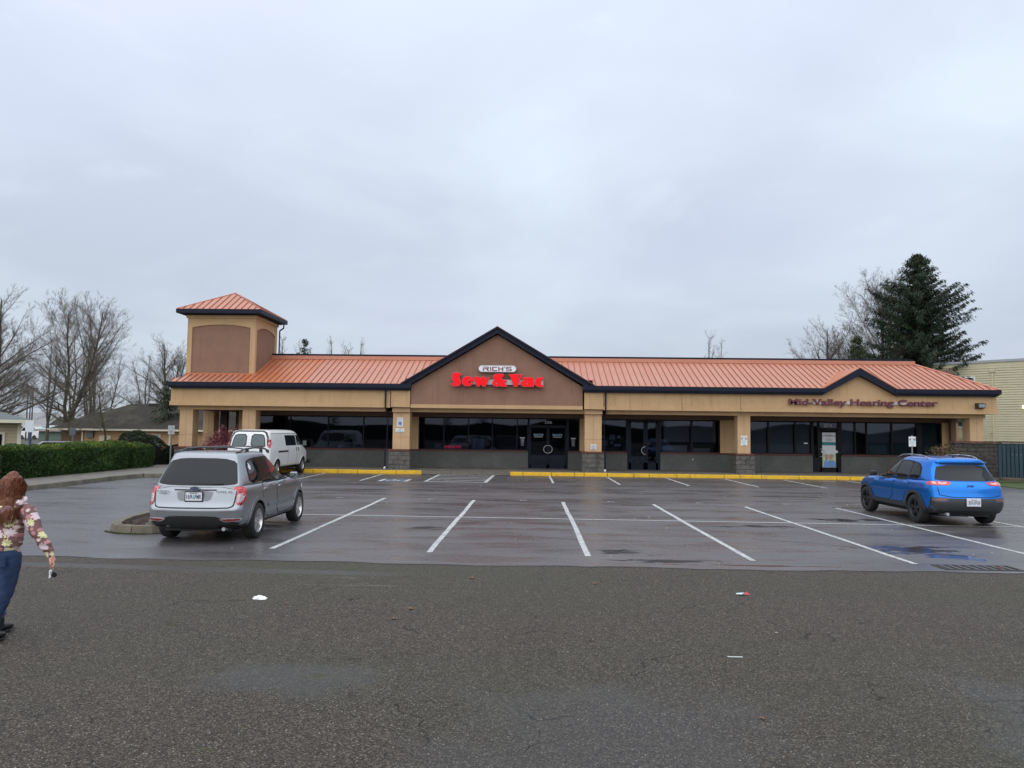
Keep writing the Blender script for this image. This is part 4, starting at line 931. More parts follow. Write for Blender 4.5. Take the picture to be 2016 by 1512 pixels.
class Car:
    def __init__(s,name,loc,rz,label,cat,paintm,group=None):
        s.root=empty(name,loc,label,cat,group,rz,local=True); s.paint=paintm
    def body(s,mb,extra=None,upper=None,arches=(),ar=.40,depth=.45,hw=1.2,dark=None,lv=2,darkf=None):
        me=mb.mesh('body',[s.paint,blackp],smooth=True)
        cm=None
        if arches:
            c=MB(); c.cur=0
            for x,z in arches:
                for sd_ in (-1,1):
                    y0,y1=sorted((sd_*(hw-depth-.2),sd_*(hw+.3)))
                    c.lathe([(0.001,y0),(ar,y0),(ar,y1),(0.001,y1)],(x,0,z),'y',40)
            cm=c.mesh('cut',[blackp])
            bm=bmesh.new(); bm.from_mesh(cm); bmesh.ops.remove_doubles(bm,verts=bm.verts,dist=.004); bmesh.ops.recalc_face_normals(bm,faces=bm.faces); bm.to_mesh(cm); bm.free()
        base,res=subsurf_mesh(me,lv,cm)
        if upper:
            _,ur=subsurf_mesh(upper.mesh('upper',[s.paint],smooth=True),lv)
            def join(a,b_):
                bm=bmesh.new(); bm.from_mesh(a); bm.from_mesh(b_); o_=bpy.data.meshes.new('body'); bm.to_mesh(o_); bm.free()
                for m_ in a.materials: o_.materials.append(m_)
                return o_
            base=join(base,ur); res=join(res,ur)
        res.name='body'
        if darkf:
            bi=[i for i,m_ in enumerate(res.materials) if m_==blackp][0]
            for p in res.polygons:
                if darkf(p.center): p.material_index=bi
        try: res.set_sharp_from_angle(angle=R(38))
        except Exception as e: print('sharp',e)
        s.body_o=link('body',res,s.root); s.bvh=bvh_of(base); return s.body_o
    def drape(s,name,poly,axis,side,m_,off=.004,step=.05,rnd_=2,parent=None,label=None,thick=.012):
        p=smoothpoly(poly,rnd_) if rnd_ else poly
        o=conform(s.bvh,p,axis,side,off,step,thick).build(name,m_,parent or s.root,smooth=False,fix=False)
        if label: o['label']=label
        for pl_ in o.data.polygons: pl_.use_smooth=True
        try: o.data.set_sharp_from_angle(angle=R(40))
        except: pass
        return o
    def wheels(s,xs,z,r,track,wdt,rimr,spoke,rimm,nsp=5):
        tb=MB(); h=wdt/2
        tb.lathe([(rimr,-h*.75),(rimr+.01,-h*.95),(r-.03,-h),(r-.008,-h*.82),(r,-h*.6),(r,h*.6),(r-.008,h*.82),(r-.03,h),(rimr+.01,h*.95),(rimr,h*.75)],(0,0,0),'y',40)
        tm=tb.mesh('tyre',mat('tyre_rubber',(.012,.012,.012),.85,(.022,.021,.02),20,.4,60),smooth=True)
        try: tm.set_sharp_from_angle(angle=R(50))
        except: pass
        rb=MB()
        rb.lathe([(rimr+.004,-h*.9),(rimr-.012,-h*.92),(rimr-.022,-h*.75),(rimr-.035,-h*.3),(rimr-.04,h*.7)],(0,0,0),'y',40)
        rb.lathe([(.001,-h*.62),(.045,-h*.62),(.06,-h*.5),(.065,0)],(0,0,0),'y',20)
        def sp(a0,a1,r0,r1,w0,w1,y0,y1):
            c0=Vector((math.cos(a0)*r0,0,math.sin(a0)*r0)); c1=Vector((math.cos(a1)*r1,0,math.sin(a1)*r1)); d=(c1-c0).normalized(); n_=Vector((-d.z,0,d.x)); 
            v=[c0-n_*w0,c0+n_*w0,c1+n_*w1,c1-n_*w1]
            rb.add([q_+Vector((0,y,0)) for q_,y in zip(v,(y0,y0,y1,y1))]+[q_+Vector((0,.05,0))*1 for q_ in v],[(0,1,2,3),(0,4,5,1),(1,5,6,2),(2,6,7,3),(3,7,4,0)])
        for k in range(nsp):
            a=2*PI*k/nsp+.3
            if spoke=='twin':
                for e in (-.17,.17): sp(a+e*.6,a+e,.03,rimr-.02,.018,.017,-h*.62,-h*.80)
            else:
                sp(a,a,.03,rimr-.02,.035,.022,-h*.60,-h*.80); sp(a+.1,a+.32,.05,rimr-.02,.012,.010,-h*.55,-h*.78)
        rm_=rb.mesh('rim',rimm,smooth=False)
        hb=MB(); hb.lathe([(.001,-.02),(rimr-.05,-.02),(rimr-.05,.02),(.001,.02)],(0,0,0),'y',24); hm=hb.mesh('brake_disc',mat('brake_steel',(.10,.10,.10),.5,metal=.5))
        for x in xs:
            for sd_ in (-1,1):
                hub=link('wheel',hm,s.root); hub.location=(x,sd_*track/2,z); 
                if sd_>0: hub.rotation_euler=(0,0,PI)
                link('tyre',tm,hub); link('rim',rm_,hub)
    def box(s,name,x0,x1,y0,y1,z0,z1,m_,parent=None,bevel=.008,label=None):
        o=MB().box(x0,x1,y0,y1,z0,z1).build(name,m_,parent or s.root,bevel=bevel)
        if label: o['label']=label
        return o
    def text(s,t,yc,zc,w,h,x,m_,name='badge',parent=None,bold=.02,tilt=0):
        me=textmesh(t,1.,.0,bold); a,b_,c,d=bounds(me); sx=w/(b_-a); sz=h/(d-c)
        for v in me.vertices:
            q_=v.co.copy(); yy=yc+w/2-(q_.x-a)*sx; zz=zc-h/2+(q_.y-c)*sz; v.co=(x+(zz-zc)*tilt,yy,zz)
        me.materials.clear(); me.materials.append(m_); me.name=name; return link(name,me,parent or s.root)
def arc2(cx,cz,r,a0,a1,n=16): return [(cx+r*math.cos(R(a0+(a1-a0)*i/n)),cz+r*math.sin(R(a0+(a1-a0)*i/n))) for i in range(n+1)]
def flare(cx,cz,r0,r1,a0=-12,a1=192): return arc2(cx,cz,r1,a0,a1,20)+arc2(cx,cz,r0,a1,a0,20)
carglass=mat('car_glass',(.006,.009,.012),.03,spec=.36)
carglass2=mat('car_glass_side',(.035,.05,.05),.03,spec=.8)
redl=mat('lamp_red',(.42,.012,.02),.12,(.55,.03,.04),30,coat=1.); clearl=mat('lamp_clear',(.55,.50,.50),.1,(.35,.22,.22),40,coat=1.,metal=.3); lampd=mat('lamp_dark_red',(.20,.006,.010),.15,coat=1.)
amber=mat('lamp_pale',(.75,.30,.28),.15,coat=1.)
platem=mat('plate_face',(.62,.62,.68),.5,(.66,.66,.64),3); ink=mat('plate_ink',(.03,.03,.12),.5); teal=mat('plate_tree',(.12,.42,.38),.5)
seam=mat('panel_gap',(.006,.006,.007),.7)
def plate(car,yc,zc,x,w,h,left,right,framem):
    o=car.box('licence_plate',x,x+.02,yc-w/2-.018,yc+w/2+.018,zc-h/2-.022,zc+h/2+.022,framem)
    car.box('plate_face',x-.003,x+.002,yc-w/2,yc+w/2,zc-h/2,zc+h/2,platem,o,0)
    car.text(left,yc+w*.27,zc-.005,w*.36,h*.52,x-.005,ink,'characters',o,.02); car.text(right,yc-w*.27,zc-.005,w*.38,h*.52,x-.005,ink,'characters',o,.02)
    MB().prism([[(yc-.022,zc-h*.30),(yc+.022,zc-h*.30),(yc,zc+h*.34)]],x-.005,x-.003,axis='x').build('tree_emblem',teal,o)
    b=MB(); b.box(x-.005,x-.003,yc-.07,yc+.07,zc+h*.36,zc+h*.44); b.build('state_line',ink,o)
# ------------------------------------------------------------- silver estate SUV
silver=mat('paint_silver',(.31,.328,.352),.30,metal=.75,coat=.35)
silver_clad=mat('silver_cladding',(.20,.21,.23),.42,metal=.3)
def silver_car():
    c=Car('silver_suv',(-6.02,13.08,0),R(90)+R(.9),'silver SUV with roof rails parked beside the kerbed island at left','car',silver)
    Lf=4.50
    hood=lambda zr,zm,zf:[(0,zr),(2.9,zm),(3.45,zm-.02),(4.2,lerp(zm,zf,.6)),(4.5,zf)]
    lv=[dict(z=.25,w=.76,xr=.22,xf=4.30,rc=.2),
        dict(z=.30,w=.83,xr=.10,xf=4.42,rc=.2),
        dict(z=.44,w=.875,xr=.03,xf=4.50,rc=.2,bow=.10),
        dict(z=[(0,.60),(1,.60),(4.5,.55)],w=.885,xr=.0,xf=4.52,rc=.2,bow=.10),
        dict(z=[(0,.655),(.3,.66),(1,.68),(4.5,.62)],w=.885,xr=.015,xf=4.50,rc=.2,bow=.10),
        dict(z=[(0,.69),(.3,.70),(1,.74),(4.5,.68)],w=.880,xr=.10,xf=4.46,rc=.14,bow=.06),
        dict(z=hood(.86,.86,.74),w=.878,xr=.125,xf=4.42,rc=.13,bow=.06),
        dict(z=hood(.97,.955,.80),w=.86,xr=.155,xf=4.36,rc=.12,bow=.06),
        dict(z=hood(1.035,1.01,.84),w=.835,xr=.18,xf=4.30,rc=.12,bow=.06),
        dict(z=hood(1.06,1.045,.87),w=.76,xr=.28,xf=4.2,rc=.12,bow=.05),
        dict(z=hood(1.065,1.07,.90),w=.45,xr=.5,xf=4.0,rc=.1,bow=.03)]
    low=hull(lv,18)
    gp=[(0,.97),(.3,1),(.7,.99),(1,.86)]
    gl=[dict(z=.98,w=.835,xr=.165,xf=3.50,rc=.12,bow=.06,fb=.35,fc=.18,plan=gp),
        dict(z=1.05,w=.825,xr=.185,xf=3.40,rc=.12,bow=.06,fb=.33,fc=.18,plan=gp),
        dict(z=1.22,w=.775,xr=.265,xf=3.05,rc=.12,bow=.06,fb=.28,fc=.16,plan=gp),
        dict(z=1.42,w=.70,xr=.385,xf=2.65,rc=.12,bow=.06,fb=.22,fc=.15,plan=gp),
        dict(z=[(0,1.545),(1,1.56),(3,1.53)],w=.665,xr=.455,xf=2.38,rc=.12,bow=.05,fb=.18,fc=.14,plan=gp),
        dict(z=[(0,1.605),(1,1.625),(3,1.59)],w=.635,xr=.47,xf=2.25,rc=.12,bow=.05,fb=.15,fc=.13,plan=gp),
        dict(z=[(0,1.63),(1,1.655),(3,1.61)],w=.56,xr=.54,xf=2.1,rc=.12,bow=.04,fb=.12,fc=.12,plan=gp),
        dict(z=[(0,1.635),(1,1.665),(3,1.62)],w=.25,xr=.7,xf=1.9,rc=.1,bow=.02,fb=.05,fc=.1,plan=gp)]
    up=hull(gl,14)
    c.body(low,upper=up,arches=((.96,.33),(3.575,.33)),ar=.395,hw=.9,depth=.40,darkf=lambda p:p.z<.335 and True)
    bb=bpy.data.objects
    # under bumper black valance
    c.drape('lower_valance',[(-.56,.45),(-.40,.51),(.40,.51),(.56,.45),(.80,.39),(.84,.34),(.84,.24),(-.84,.24),(-.84,.34),(-.80,.39)],'x',-1,blackp,.008,.06,1)
    # rear glass
    c.drape('rear_window',[(-.735,1.045),(.735,1.045),(.70,1.20),(.60,1.535),(-.60,1.535),(-.70,1.20)],'x',-1,carglass,.006,.05,2)
    # tailgate pressed lower panel and seams
    tg=c.drape('tailgate',[(-.735,1.01),(.735,1.01),(.72,.80),(.70,.69),(.62,.655),(-.62,.655),(-.70,.69),(-.72,.80)],'x',-1,silver,.010,.05,1)
    c.drape('tailgate_gap',[(-.752,1.02),(.752,1.02),(.74,.80),(.72,.675),(.62,.640),(-.62,.640),(-.72,.675),(-.74,.80)],'x',-1,seam,.004,.06,1)
    c.drape('plate_recess',[(-.34,.955),(.34,.955),(.30,.80),(.24,.765),(-.24,.765),(-.30,.80)],'x',-1,silver_clad,.014,.05,1)
    c.drape('tailgate_handle_strip',[(-.38,.975),(.38,.975),(.38,.955),(-.38,.955)],'x',-1,blackp,.020,.05,0)
    plate(c,.0,.855,.085,.30,.15,'169','PMR',mat('plate_frame',(.015,.015,.03),.4))
    em=MB().prism([[(.085*math.cos(R(a)),.995+.04*math.sin(R(a))) for a in range(0,360,24)]],.108,.14,axis='x').build('emblem',chrome,c.root)
    MB().prism([[(.070*math.cos(R(a)),.995+.029*math.sin(R(a))) for a in range(0,360,24)]],.104,.11,axis='x').build('emblem_field',mat('emblem_blue',(.02,.04,.12),.3),em)
    b=MB(); 
    for y,z,r_ in ((.035,1.004,.014),(.0,.998,.007),(-.022,1.006,.007),(-.038,.996,.007),(-.01,.984,.007),(.02,.984,.007)): b.prism([[(y+r_*math.cos(R(a)),z+r_*.8*math.sin(R(a))) for a in range(0,360,60)]],.101,.1045,axis='x')
    b.build('stars',chrome,em)
    c.text('SUBARU',.58,.945,.22,.032,.112,chrome); c.text('FORESTER',-.55,.945,.30,.032,.112,chrome); c.text('LIMITED',.57,.905,.14,.02,.112,blackp)
    # wiper
    c.box('rear_wiper',.19,.215,-.48,.08,1.068,1.092,blackp)
    # tail lamps wrap round
    for s_ in (-1,1):
        tl=c.drape('tail_light',[(s_*.745,1.04),(s_*.93,1.03),(s_*.93,.72),(s_*.745,.70)],'x',-1,redl,.012,.04,1)
        c.drape('lens',[(s_*.755,.90),(s_*.86,.91),(s_*.84,.76),(s_*.755,.74)],'x',-1,clearl,.016,.03,1,tl)
        c.drape('side_lens',[(.20,1.03),(.36,1.01),(.37,.94),(.28,.76),(.20,.72)],'y',s_,redl,.012,.04,1,tl)
        c.drape('reflector',[(s_*.50,.455),(s_*.82,.465),(s_*.82,.435),(s_*.64,.415),(s_*.58,.42)],'x',-1,lampd,.016,.04,1)
        c.drape('reflector_trim',[(s_*.47,.463),(s_*.83,.474),(s_*.83,.424),(s_*.62,.404),(s_*.56,.41)],'x',-1,chrome,.010,.04,1)
        c.drape('bumper_crease',[(s_*.50,.615),(s_*.86,.625),(s_*.86,.612),(s_*.50,.600)],'x',-1,silver,.014,.05,0)
        # side glass
        c.drape('glass_surround',[(.64,1.04),(.70,1.47),(1.0,1.53),(1.9,1.55),(2.35,1.51),(2.95,1.18),(3.18,1.02),(2.0,1.02)],'y',s_,seam,.003,.06,1)
        for nm,pl_ in (('rear_quarter_window',[(.68,1.07),(.76,1.45),(.98,1.495),(1.16,1.06)]),('rear_door_window',[(1.21,1.055),(1.03,1.505),(1.74,1.53),(1.92,1.05)]),('front_door_window',[(1.97,1.05),(1.79,1.53),(2.2,1.515),(2.45,1.43),(2.98,1.075),(2.95,1.05)])):
            c.drape(nm,pl_,'y',s_,carglass2 if nm[0]=='f' else carglass,.007,.06,1)
        # doors
        dr=c.drape('rear_door',[(1.20,1.03),(2.0,1.03),(2.03,.36),(1.52,.36),(1.36,.60),(1.22,.72)],'y',s_,silver,.006,.07,1)
        c.drape('door_gap',[(1.185,1.035),(2.015,1.035),(2.045,.345),(1.51,.345),(1.34,.60),(1.205,.73)],'y',s_,seam,.0015,.07,1,dr)
        c.drape('moulding',[(1.50,.565),(2.02,.57),(2.02,.635),(1.47,.625)],'y',s_,silver_clad,.022,.06,0,dr)
        df=c.drape('front_door',[(2.035,1.03),(3.02,1.03),(3.12,.95),(3.13,.55),(3.07,.36),(2.065,.36)],'y',s_,silver,.006,.07,1)
        c.drape('door_gap',[(2.02,1.035),(3.03,1.035),(3.135,.96),(3.15,.54),(3.09,.345),(2.05,.345)],'y',s_,seam,.0015,.07,1,df)
        c.drape('moulding',[(2.06,.57),(2.98,.58),(2.98,.64),(2.06,.635)],'y',s_,silver_clad,.022,.06,0,df)
        for x,dd in ((1.27,dr),(2.17,df)):
            c.box('handle',x,x+.19,s_*.865-.022,s_*.865+.022,.905,.935,chrome,dd)
        c.drape('wheel_flare',flare(.96,.33,.395,.475,-8,188),'y',s_,silver,.020,.05,0)
        c.drape('wheel_flare',flare(3.575,.33,.395,.475,-8,188),'y',s_,silver,.020,.05,0)
        c.drape('sill',[(1.36,.33),(3.16,.33),(3.18,.26),(1.34,.26)],'y',s_,silver_clad,.015,.08,0)
        # roof rails
        rl=MB(); pts=[(.62,s_*.55,1.60),(.78,s_*.56,1.665),(1.0,s_*.565,1.70),(1.5,s_*.565,1.715),(2.0,s_*.56,1.70),(2.22,s_*.555,1.665),(2.38,s_*.55,1.59)]
        rl.path(pts,.018,8); ro=rl.build('roof_rail',mat('rail_dark',(.05,.05,.055),.35),c.root,smooth=True)
        for x in (.66,1.12,1.9,2.30):
            MB().box(x-.06,x+.06,s_*.56-.018,s_*.56+.018,1.60,1.70 if 1<x<2 else 1.66).build('rail_foot',mat('rail_dark',(.05,.05,.055),.35),ro,bevel=.008)
        # mirror
        MB().box(2.78,2.86,s_*.84,s_*.93,1.05,1.10).build('mirror_arm',blackp,c.root) 
        m_=MB().box(2.75,2.88,s_*.90-.005*s_,s_*1.06,1.02,1.17) if s_>0 else MB().box(2.75,2.88,s_*1.06,s_*.90,1.02,1.17)
        mo=m_.build('mirror',silver,c.root,bevel=.035); y0,y1=sorted((s_*.92,s_*1.04)); MB().box(2.743,2.749,y0,y1,1.04,1.15).build('mirror_glass',mat('mirror_glass',(.25,.30,.30),.05,metal=.8),mo,bevel=.002)
    for x in (.98,2.0): MB().path([(x,-.56,1.70),(x,-.3,1.728),(x,.3,1.728),(x,.56,1.70)],.014,6).build('cross_bar',mat('rail_dark',(.05,.05,.055),.35),c.root)
    c.drape('windscreen',[(-.6,1.10),(.6,1.10),(.5,1.5),(-.5,1.5)],'x',1,carglass,.006,.08,1)
    for s_ in (-1,1): c.drape('headlight',[(s_*.5,.80),(s_*.8,.84),(s_*.84,.72),(s_*.5,.66)],'x',1,clearl,.01,.05,1); c.drape('headlight_side',[(4.05,.86),(4.32,.80),(4.36,.70),(4.12,.74)],'y',s_,clearl,.01,.04,1)
    c.drape('grille',[(-.4,.80),(.4,.80),(.36,.66),(-.36,.66)],'x',1,blackp,.008,.08,1)
    MB().tube((.62,0,1.63),(.60,0,1.655),.012,.006).build('antenna_nub',blackp,c.root)
    MB().tube((.12,-.55,.27),(.5,-.55,.27),.035).build('exhaust',steel,c.root); c.box('underbody',.35,4.2,-.62,.62,.20,.30,blackp)
    b=MB(); b.box(.66,.72,-.735,-.72,1.36,1.42); b.build('sticker',white,c.root) if 0 else None
    c.drape('window_sticker',[(.76,1.36),(.80,1.40),(.79,1.44),(.84,1.42),(.88,1.38),(.86,1.31),(.80,1.31)],'y',-1,white,.010,.04,0)
    c.wheels((.96,3.575),.338,.338,1.58,.225,.225,'twin',mat('rim_silver',(.62,.62,.62),.25,metal=.85))
silver_car(); bpy.data.objects['silver_suv'].scale=(.985,)*3
# ------------------------------------------------------------- blue crossover
blue=mat('paint_blue',(.0,.165,.60),.24,metal=.7,coat=.5)
clad=mat('cladding_dark',(.028,.031,.035),.5,(.035,.038,.04),8)
def blue_car():
    c=Car('blue_suv',(10.17,17.33,0),R(90),'bright blue crossover SUV with black wheels parked at the right, seen from behind','car',blue)
    hood=lambda zr,zm,zf:[(0,zr),(3.0,zm),(3.5,zm-.02),(4.3,lerp(zm,zf,.6)),(4.62,zf)]
    pl_=[(0,.955),(.12,.985),(.22,1.0),(.45,.985),(.75,1.0),(1,.93)]
    lv=[dict(z=.27,w=.78,xr=.25,xf=4.40,rc=.25),
        dict(z=.33,w=.87,xr=.10,xf=4.55,rc=.25,bow=.12),
        dict(z=.47,w=.92,xr=.02,xf=4.60,rc=.26,bow=.14,plan=pl_),
        dict(z=[(0,.60),(4.6,.60)],w=.93,xr=.0,xf=4.62,rc=.26,bow=.14,plan=pl_),
        dict(z=[(0,.70),(4.6,.70)],w=.93,xr=.03,xf=4.60,rc=.24,bow=.14,plan=pl_),
        dict(z=hood(.86,.84,.78),w=.93,xr=.06,xf=4.56,rc=.22,bow=.14,plan=pl_),
        dict(z=hood(.945,.92,.82),w=.905,xr=.05,xf=4.52,rc=.22,bow=.14,plan=pl_),
        dict(z=hood(1.0,.98,.86),w=.895,xr=.10,xf=4.46,rc=.2,bow=.13,plan=pl_),
        dict(z=hood(1.08,1.035,.90),w=.87,xr=.17,xf=4.36,rc=.2,bow=.12,plan=pl_),
        dict(z=hood(1.115,1.06,.93),w=.78,xr=.28,xf=4.2,rc=.18,bow=.10),
        dict(z=hood(1.12,1.09,.95),w=.45,xr=.5,xf=4.0,rc=.1,bow=.03)]
    low=hull(lv,20)
    gp=[(0,.93),(.12,.965),(.3,1),(.7,.99),(1,.84)]
    gl=[dict(z=1.03,w=.872,xr=.13,xf=3.62,rc=.18,bow=.12,fb=.4,fc=.2,plan=gp),
        dict(z=1.10,w=.86,xr=.18,xf=3.50,rc=.18,bow=.12,fb=.38,fc=.2,plan=gp),
        dict(z=1.25,w=.81,xr=.31,xf=3.18,rc=.17,bow=.11,fb=.3,fc=.18,plan=gp),
        dict(z=1.40,w=.755,xr=.43,xf=2.85,rc=.16,bow=.10,fb=.26,fc=.16,plan=gp),
        dict(z=[(0,1.51),(1,1.55),(2,1.56),(3,1.50)],w=.69,xr=.42,xf=2.52,rc=.15,bow=.10,fb=.2,fc=.15,plan=gp),
        dict(z=[(0,1.565),(1,1.61),(2,1.62),(3,1.55)],w=.63,xr=.40,xf=2.36,rc=.14,bow=.10,fb=.16,fc=.13,plan=gp),
        dict(z=[(0,1.60),(1,1.65),(2,1.655),(3,1.58)],w=.52,xr=.44,xf=2.2,rc=.12,bow=.08,fb=.12,fc=.12,plan=gp),
        dict(z=[(0,1.615),(1,1.665),(2,1.67),(3,1.6)],w=.25,xr=.6,xf=1.9,rc=.1,bow=.03,fb=.05,fc=.1,plan=gp)]
    up=hull(gl,14)
    c.body(low,upper=up,arches=((.95,.355),(3.655,.355)),ar=.405,hw=.94,depth=.42,darkf=lambda p:p.z<.44)
    c.drape('rear_window',[(-.74,1.10),(.74,1.10),(.70,1.20),(.57,1.475),(-.57,1.475),(-.70,1.20)],'x',-1,carglass,.007,.06,1)
    sp=MB(); 
    ys=[-.60,-.45,-.2,0,.2,.45,.60]
    for a,b_ in zip(ys,ys[1:]):
        def pr(y): f=.10*(y/.6)**2; return [(.33+f,y,1.535-.02*(y/.6)**2),(.33+f,y,1.562-.02*(y/.6)**2),(.62,y,1.612-.05*(abs(y)/.6)**2),(.62,y,1.52)]
        p,q_=pr(a),pr(b_); sp.add(p+q_,[(0,1,5,4),(1,2,6,5),(2,3,7,6),(3,0,4,7)]+([(0,3,2,1)] if a==ys[0] else [])+([(4,5,6,7)] if b_==ys[-1] else []))
    sp_=sp.build('spoiler',blue,c.root,smooth=False)
    c.box('spoiler_underside',.42,.55,-.52,.52,1.49,1.52,blackp,sp_,bevel=.004)
    c.drape('tailgate',[(-.72,1.075),(.72,1.075),(.74,.99),(.71,.72),(-.71,.72),(-.74,.99)],'x',-1,blue,.009,.06,1)
    c.drape('tailgate_gap',[(-.735,1.085),(.735,1.085),(.755,.99),(.725,.705),(-.725,.705),(-.755,.99)],'x',-1,seam,.003,.06,1)
    c.drape('rear_bumper_cladding',[(-.93,.70),(-.60,.70),(-.5,.685),(.5,.685),(.60,.70),(.93,.70),(.93,.28),(-.93,.28)],'x',-1,clad,.010,.06,0)
    c.drape('skid_bar',[(-.55,.40),(.55,.40),(.5,.30),(-.5,.30)],'x',-1,blackp,.018,.06,1)
    plate(c,.0,.60,-.035,.30,.15,'351','PGB',platem)
    c.text('Jeep',.02,.99,.17,.07,.055,mat('badge_dark',(.02,.03,.06),.4),'badge',None,.03)
    c.box('rear_wiper',.235,.262,-.50,-.02,1.125,1.147,blackp)
    for s_ in (-1,1):
        tl=c.drape('tail_light',[(s_*.40,1.06),(s_*.52,1.085),(s_*.80,1.085),(s_*.81,.985),(s_*.54,.985),(s_*.46,1.0)],'x',-1,redl,.014,.04,1)
        c.drape('lens',[(s_*.50,1.065),(s_*.70,1.065),(s_*.70,1.005),(s_*.55,1.005)],'x',-1,amber,.018,.04,1,tl)
        c.drape('lens',[(s_*.74,1.065),(s_*.80,1.065),(s_*.80,1.005),(s_*.74,1.005)],'x',-1,amber,.018,.03,1,tl)
        c.drape('side_lens',[(.235,1.08),(.42,1.07),(.50,1.02),(.40,.985),(.225,.985)],'y',s_,redl,.010,.04,1,tl)
        c.drape('reflector',[(s_*.58,.665),(s_*.80,.66),(s_*.80,.625),(s_*.62,.625)],'x',-1,lampd,.022,.04,1)
        c.drape('reflector_trim',[(s_*.52,.69),(s_*.85,.69),(s_*.85,.60),(s_*.58,.60)],'x',-1,mat('cladding_pale',(.075,.08,.085),.45),.016,.05,1)
        c.drape('glass_surround',[(.80,1.09),(.84,1.36),(1.0,1.50),(1.5,1.555),(2.2,1.55),(2.45,1.47),(3.15,1.13),(3.2,1.06),(2.0,1.06)],'y',s_,seam,.003,.06,1)
        for nm,p_ in (('rear_quarter_window',[(.86,1.11),(.90,1.34),(1.02,1.46),(1.24,1.50),(1.30,1.10)]),('rear_door_window',[(1.34,1.10),(1.28,1.505),(1.90,1.535),(2.03,1.09)]),('front_door_window',[(2.08,1.09),(1.95,1.535),(2.2,1.525),(2.45,1.44),(3.02,1.13),(3.0,1.09)])):
            c.drape(nm,p_,'y',s_,carglass,.007,.06,1)
        dr=c.drape('rear_door',[(1.26,1.08),(2.05,1.075),(2.08,.48),(1.55,.48),(1.42,.70),(1.28,.82)],'y',s_,blue,.006,.07,1)
        c.drape('door_gap',[(1.245,1.09),(2.065,1.085),(2.095,.465),(1.54,.465),(1.40,.70),(1.262,.83)],'y',s_,seam,.0015,.07,1,dr)
        df=c.drape('front_door',[(2.085,1.075),(3.12,1.06),(3.18,.95),(3.14,.48),(2.115,.48)],'y',s_,blue,.006,.07,1)
        c.drape('door_gap',[(2.07,1.085),(3.135,1.07),(3.2,.95),(3.155,.465),(2.10,.465)],'y',s_,seam,.0015,.07,1,df)
        for x,dd in ((1.36,dr),(2.24,df)): c.box('handle',x,x+.20,s_*.895-.022,s_*.895+.022,.945,.975,blue,dd)
        c.drape('wheel_flare',flare(.95,.355,.402,.475,-10,200),'y',s_,clad,.022,.05,0)
        c.drape('wheel_flare',flare(3.655,.355,.402,.475,-10,190),'y',s_,clad,.022,.05,0)
        c.drape('sill_cladding',[(1.36,.47),(3.24,.47),(3.22,.29),(1.38,.29)],'y',s_,clad,.020,.08,0)
        rl=MB(); rl.path([(.80,s_*.60,1.595),(.88,s_*.605,1.645),(1.1,s_*.61,1.685),(1.6,s_*.61,1.70),(2.1,s_*.60,1.68),(2.42,s_*.585,1.60)],.016,8); rl.build('roof_rail',mat('rail_silver',(.30,.31,.33),.3,metal=.7),c.root,smooth=True)
        y0,y1=sorted((s_*.88,s_*1.05)); MB().box(3.0,3.12,y0,y1,1.06,1.20).build('mirror',blackp,c.root,bevel=.035)
        c.drape('headlight',[(s_*.5,.90),(s_*.85,.93),(s_*.85,.87),(s_*.5,.86)],'x',1,clearl,.01,.05,1)
    c.drape('windscreen',[(-.62,1.14),(.62,1.14),(.5,1.5),(-.5,1.5)],'x',1,carglass,.006,.08,1); c.drape('grille',[(-.5,.85),(.5,.85),(.45,.7),(-.45,.7)],'x',1,blackp,.008,.08,1)
    MB().add([(.86,-.012,1.64),(.86,.012,1.64),(.72,0,1.63),(.80,0,1.70)],[(0,1,2),(0,3,1),(1,3,2),(2,3,0)]).build('antenna_fin',blackp,c.root)
    c.box('underbody',.4,4.2,-.62,.62,.22,.34,blackp); MB().tube((.1,.55,.30),(.5,.55,.30),.04).build('exhaust',steel,c.root)
    c.wheels((.95,3.655),.362,.362,1.62,.235,.235,'single',mat('rim_black',(.03,.032,.036),.35,metal=.5))
blue_car(); bpy.data.objects['blue_suv'].scale=(.955,)*3; bpy.data.objects['blue_suv'].location=(10.15,17.38,0)
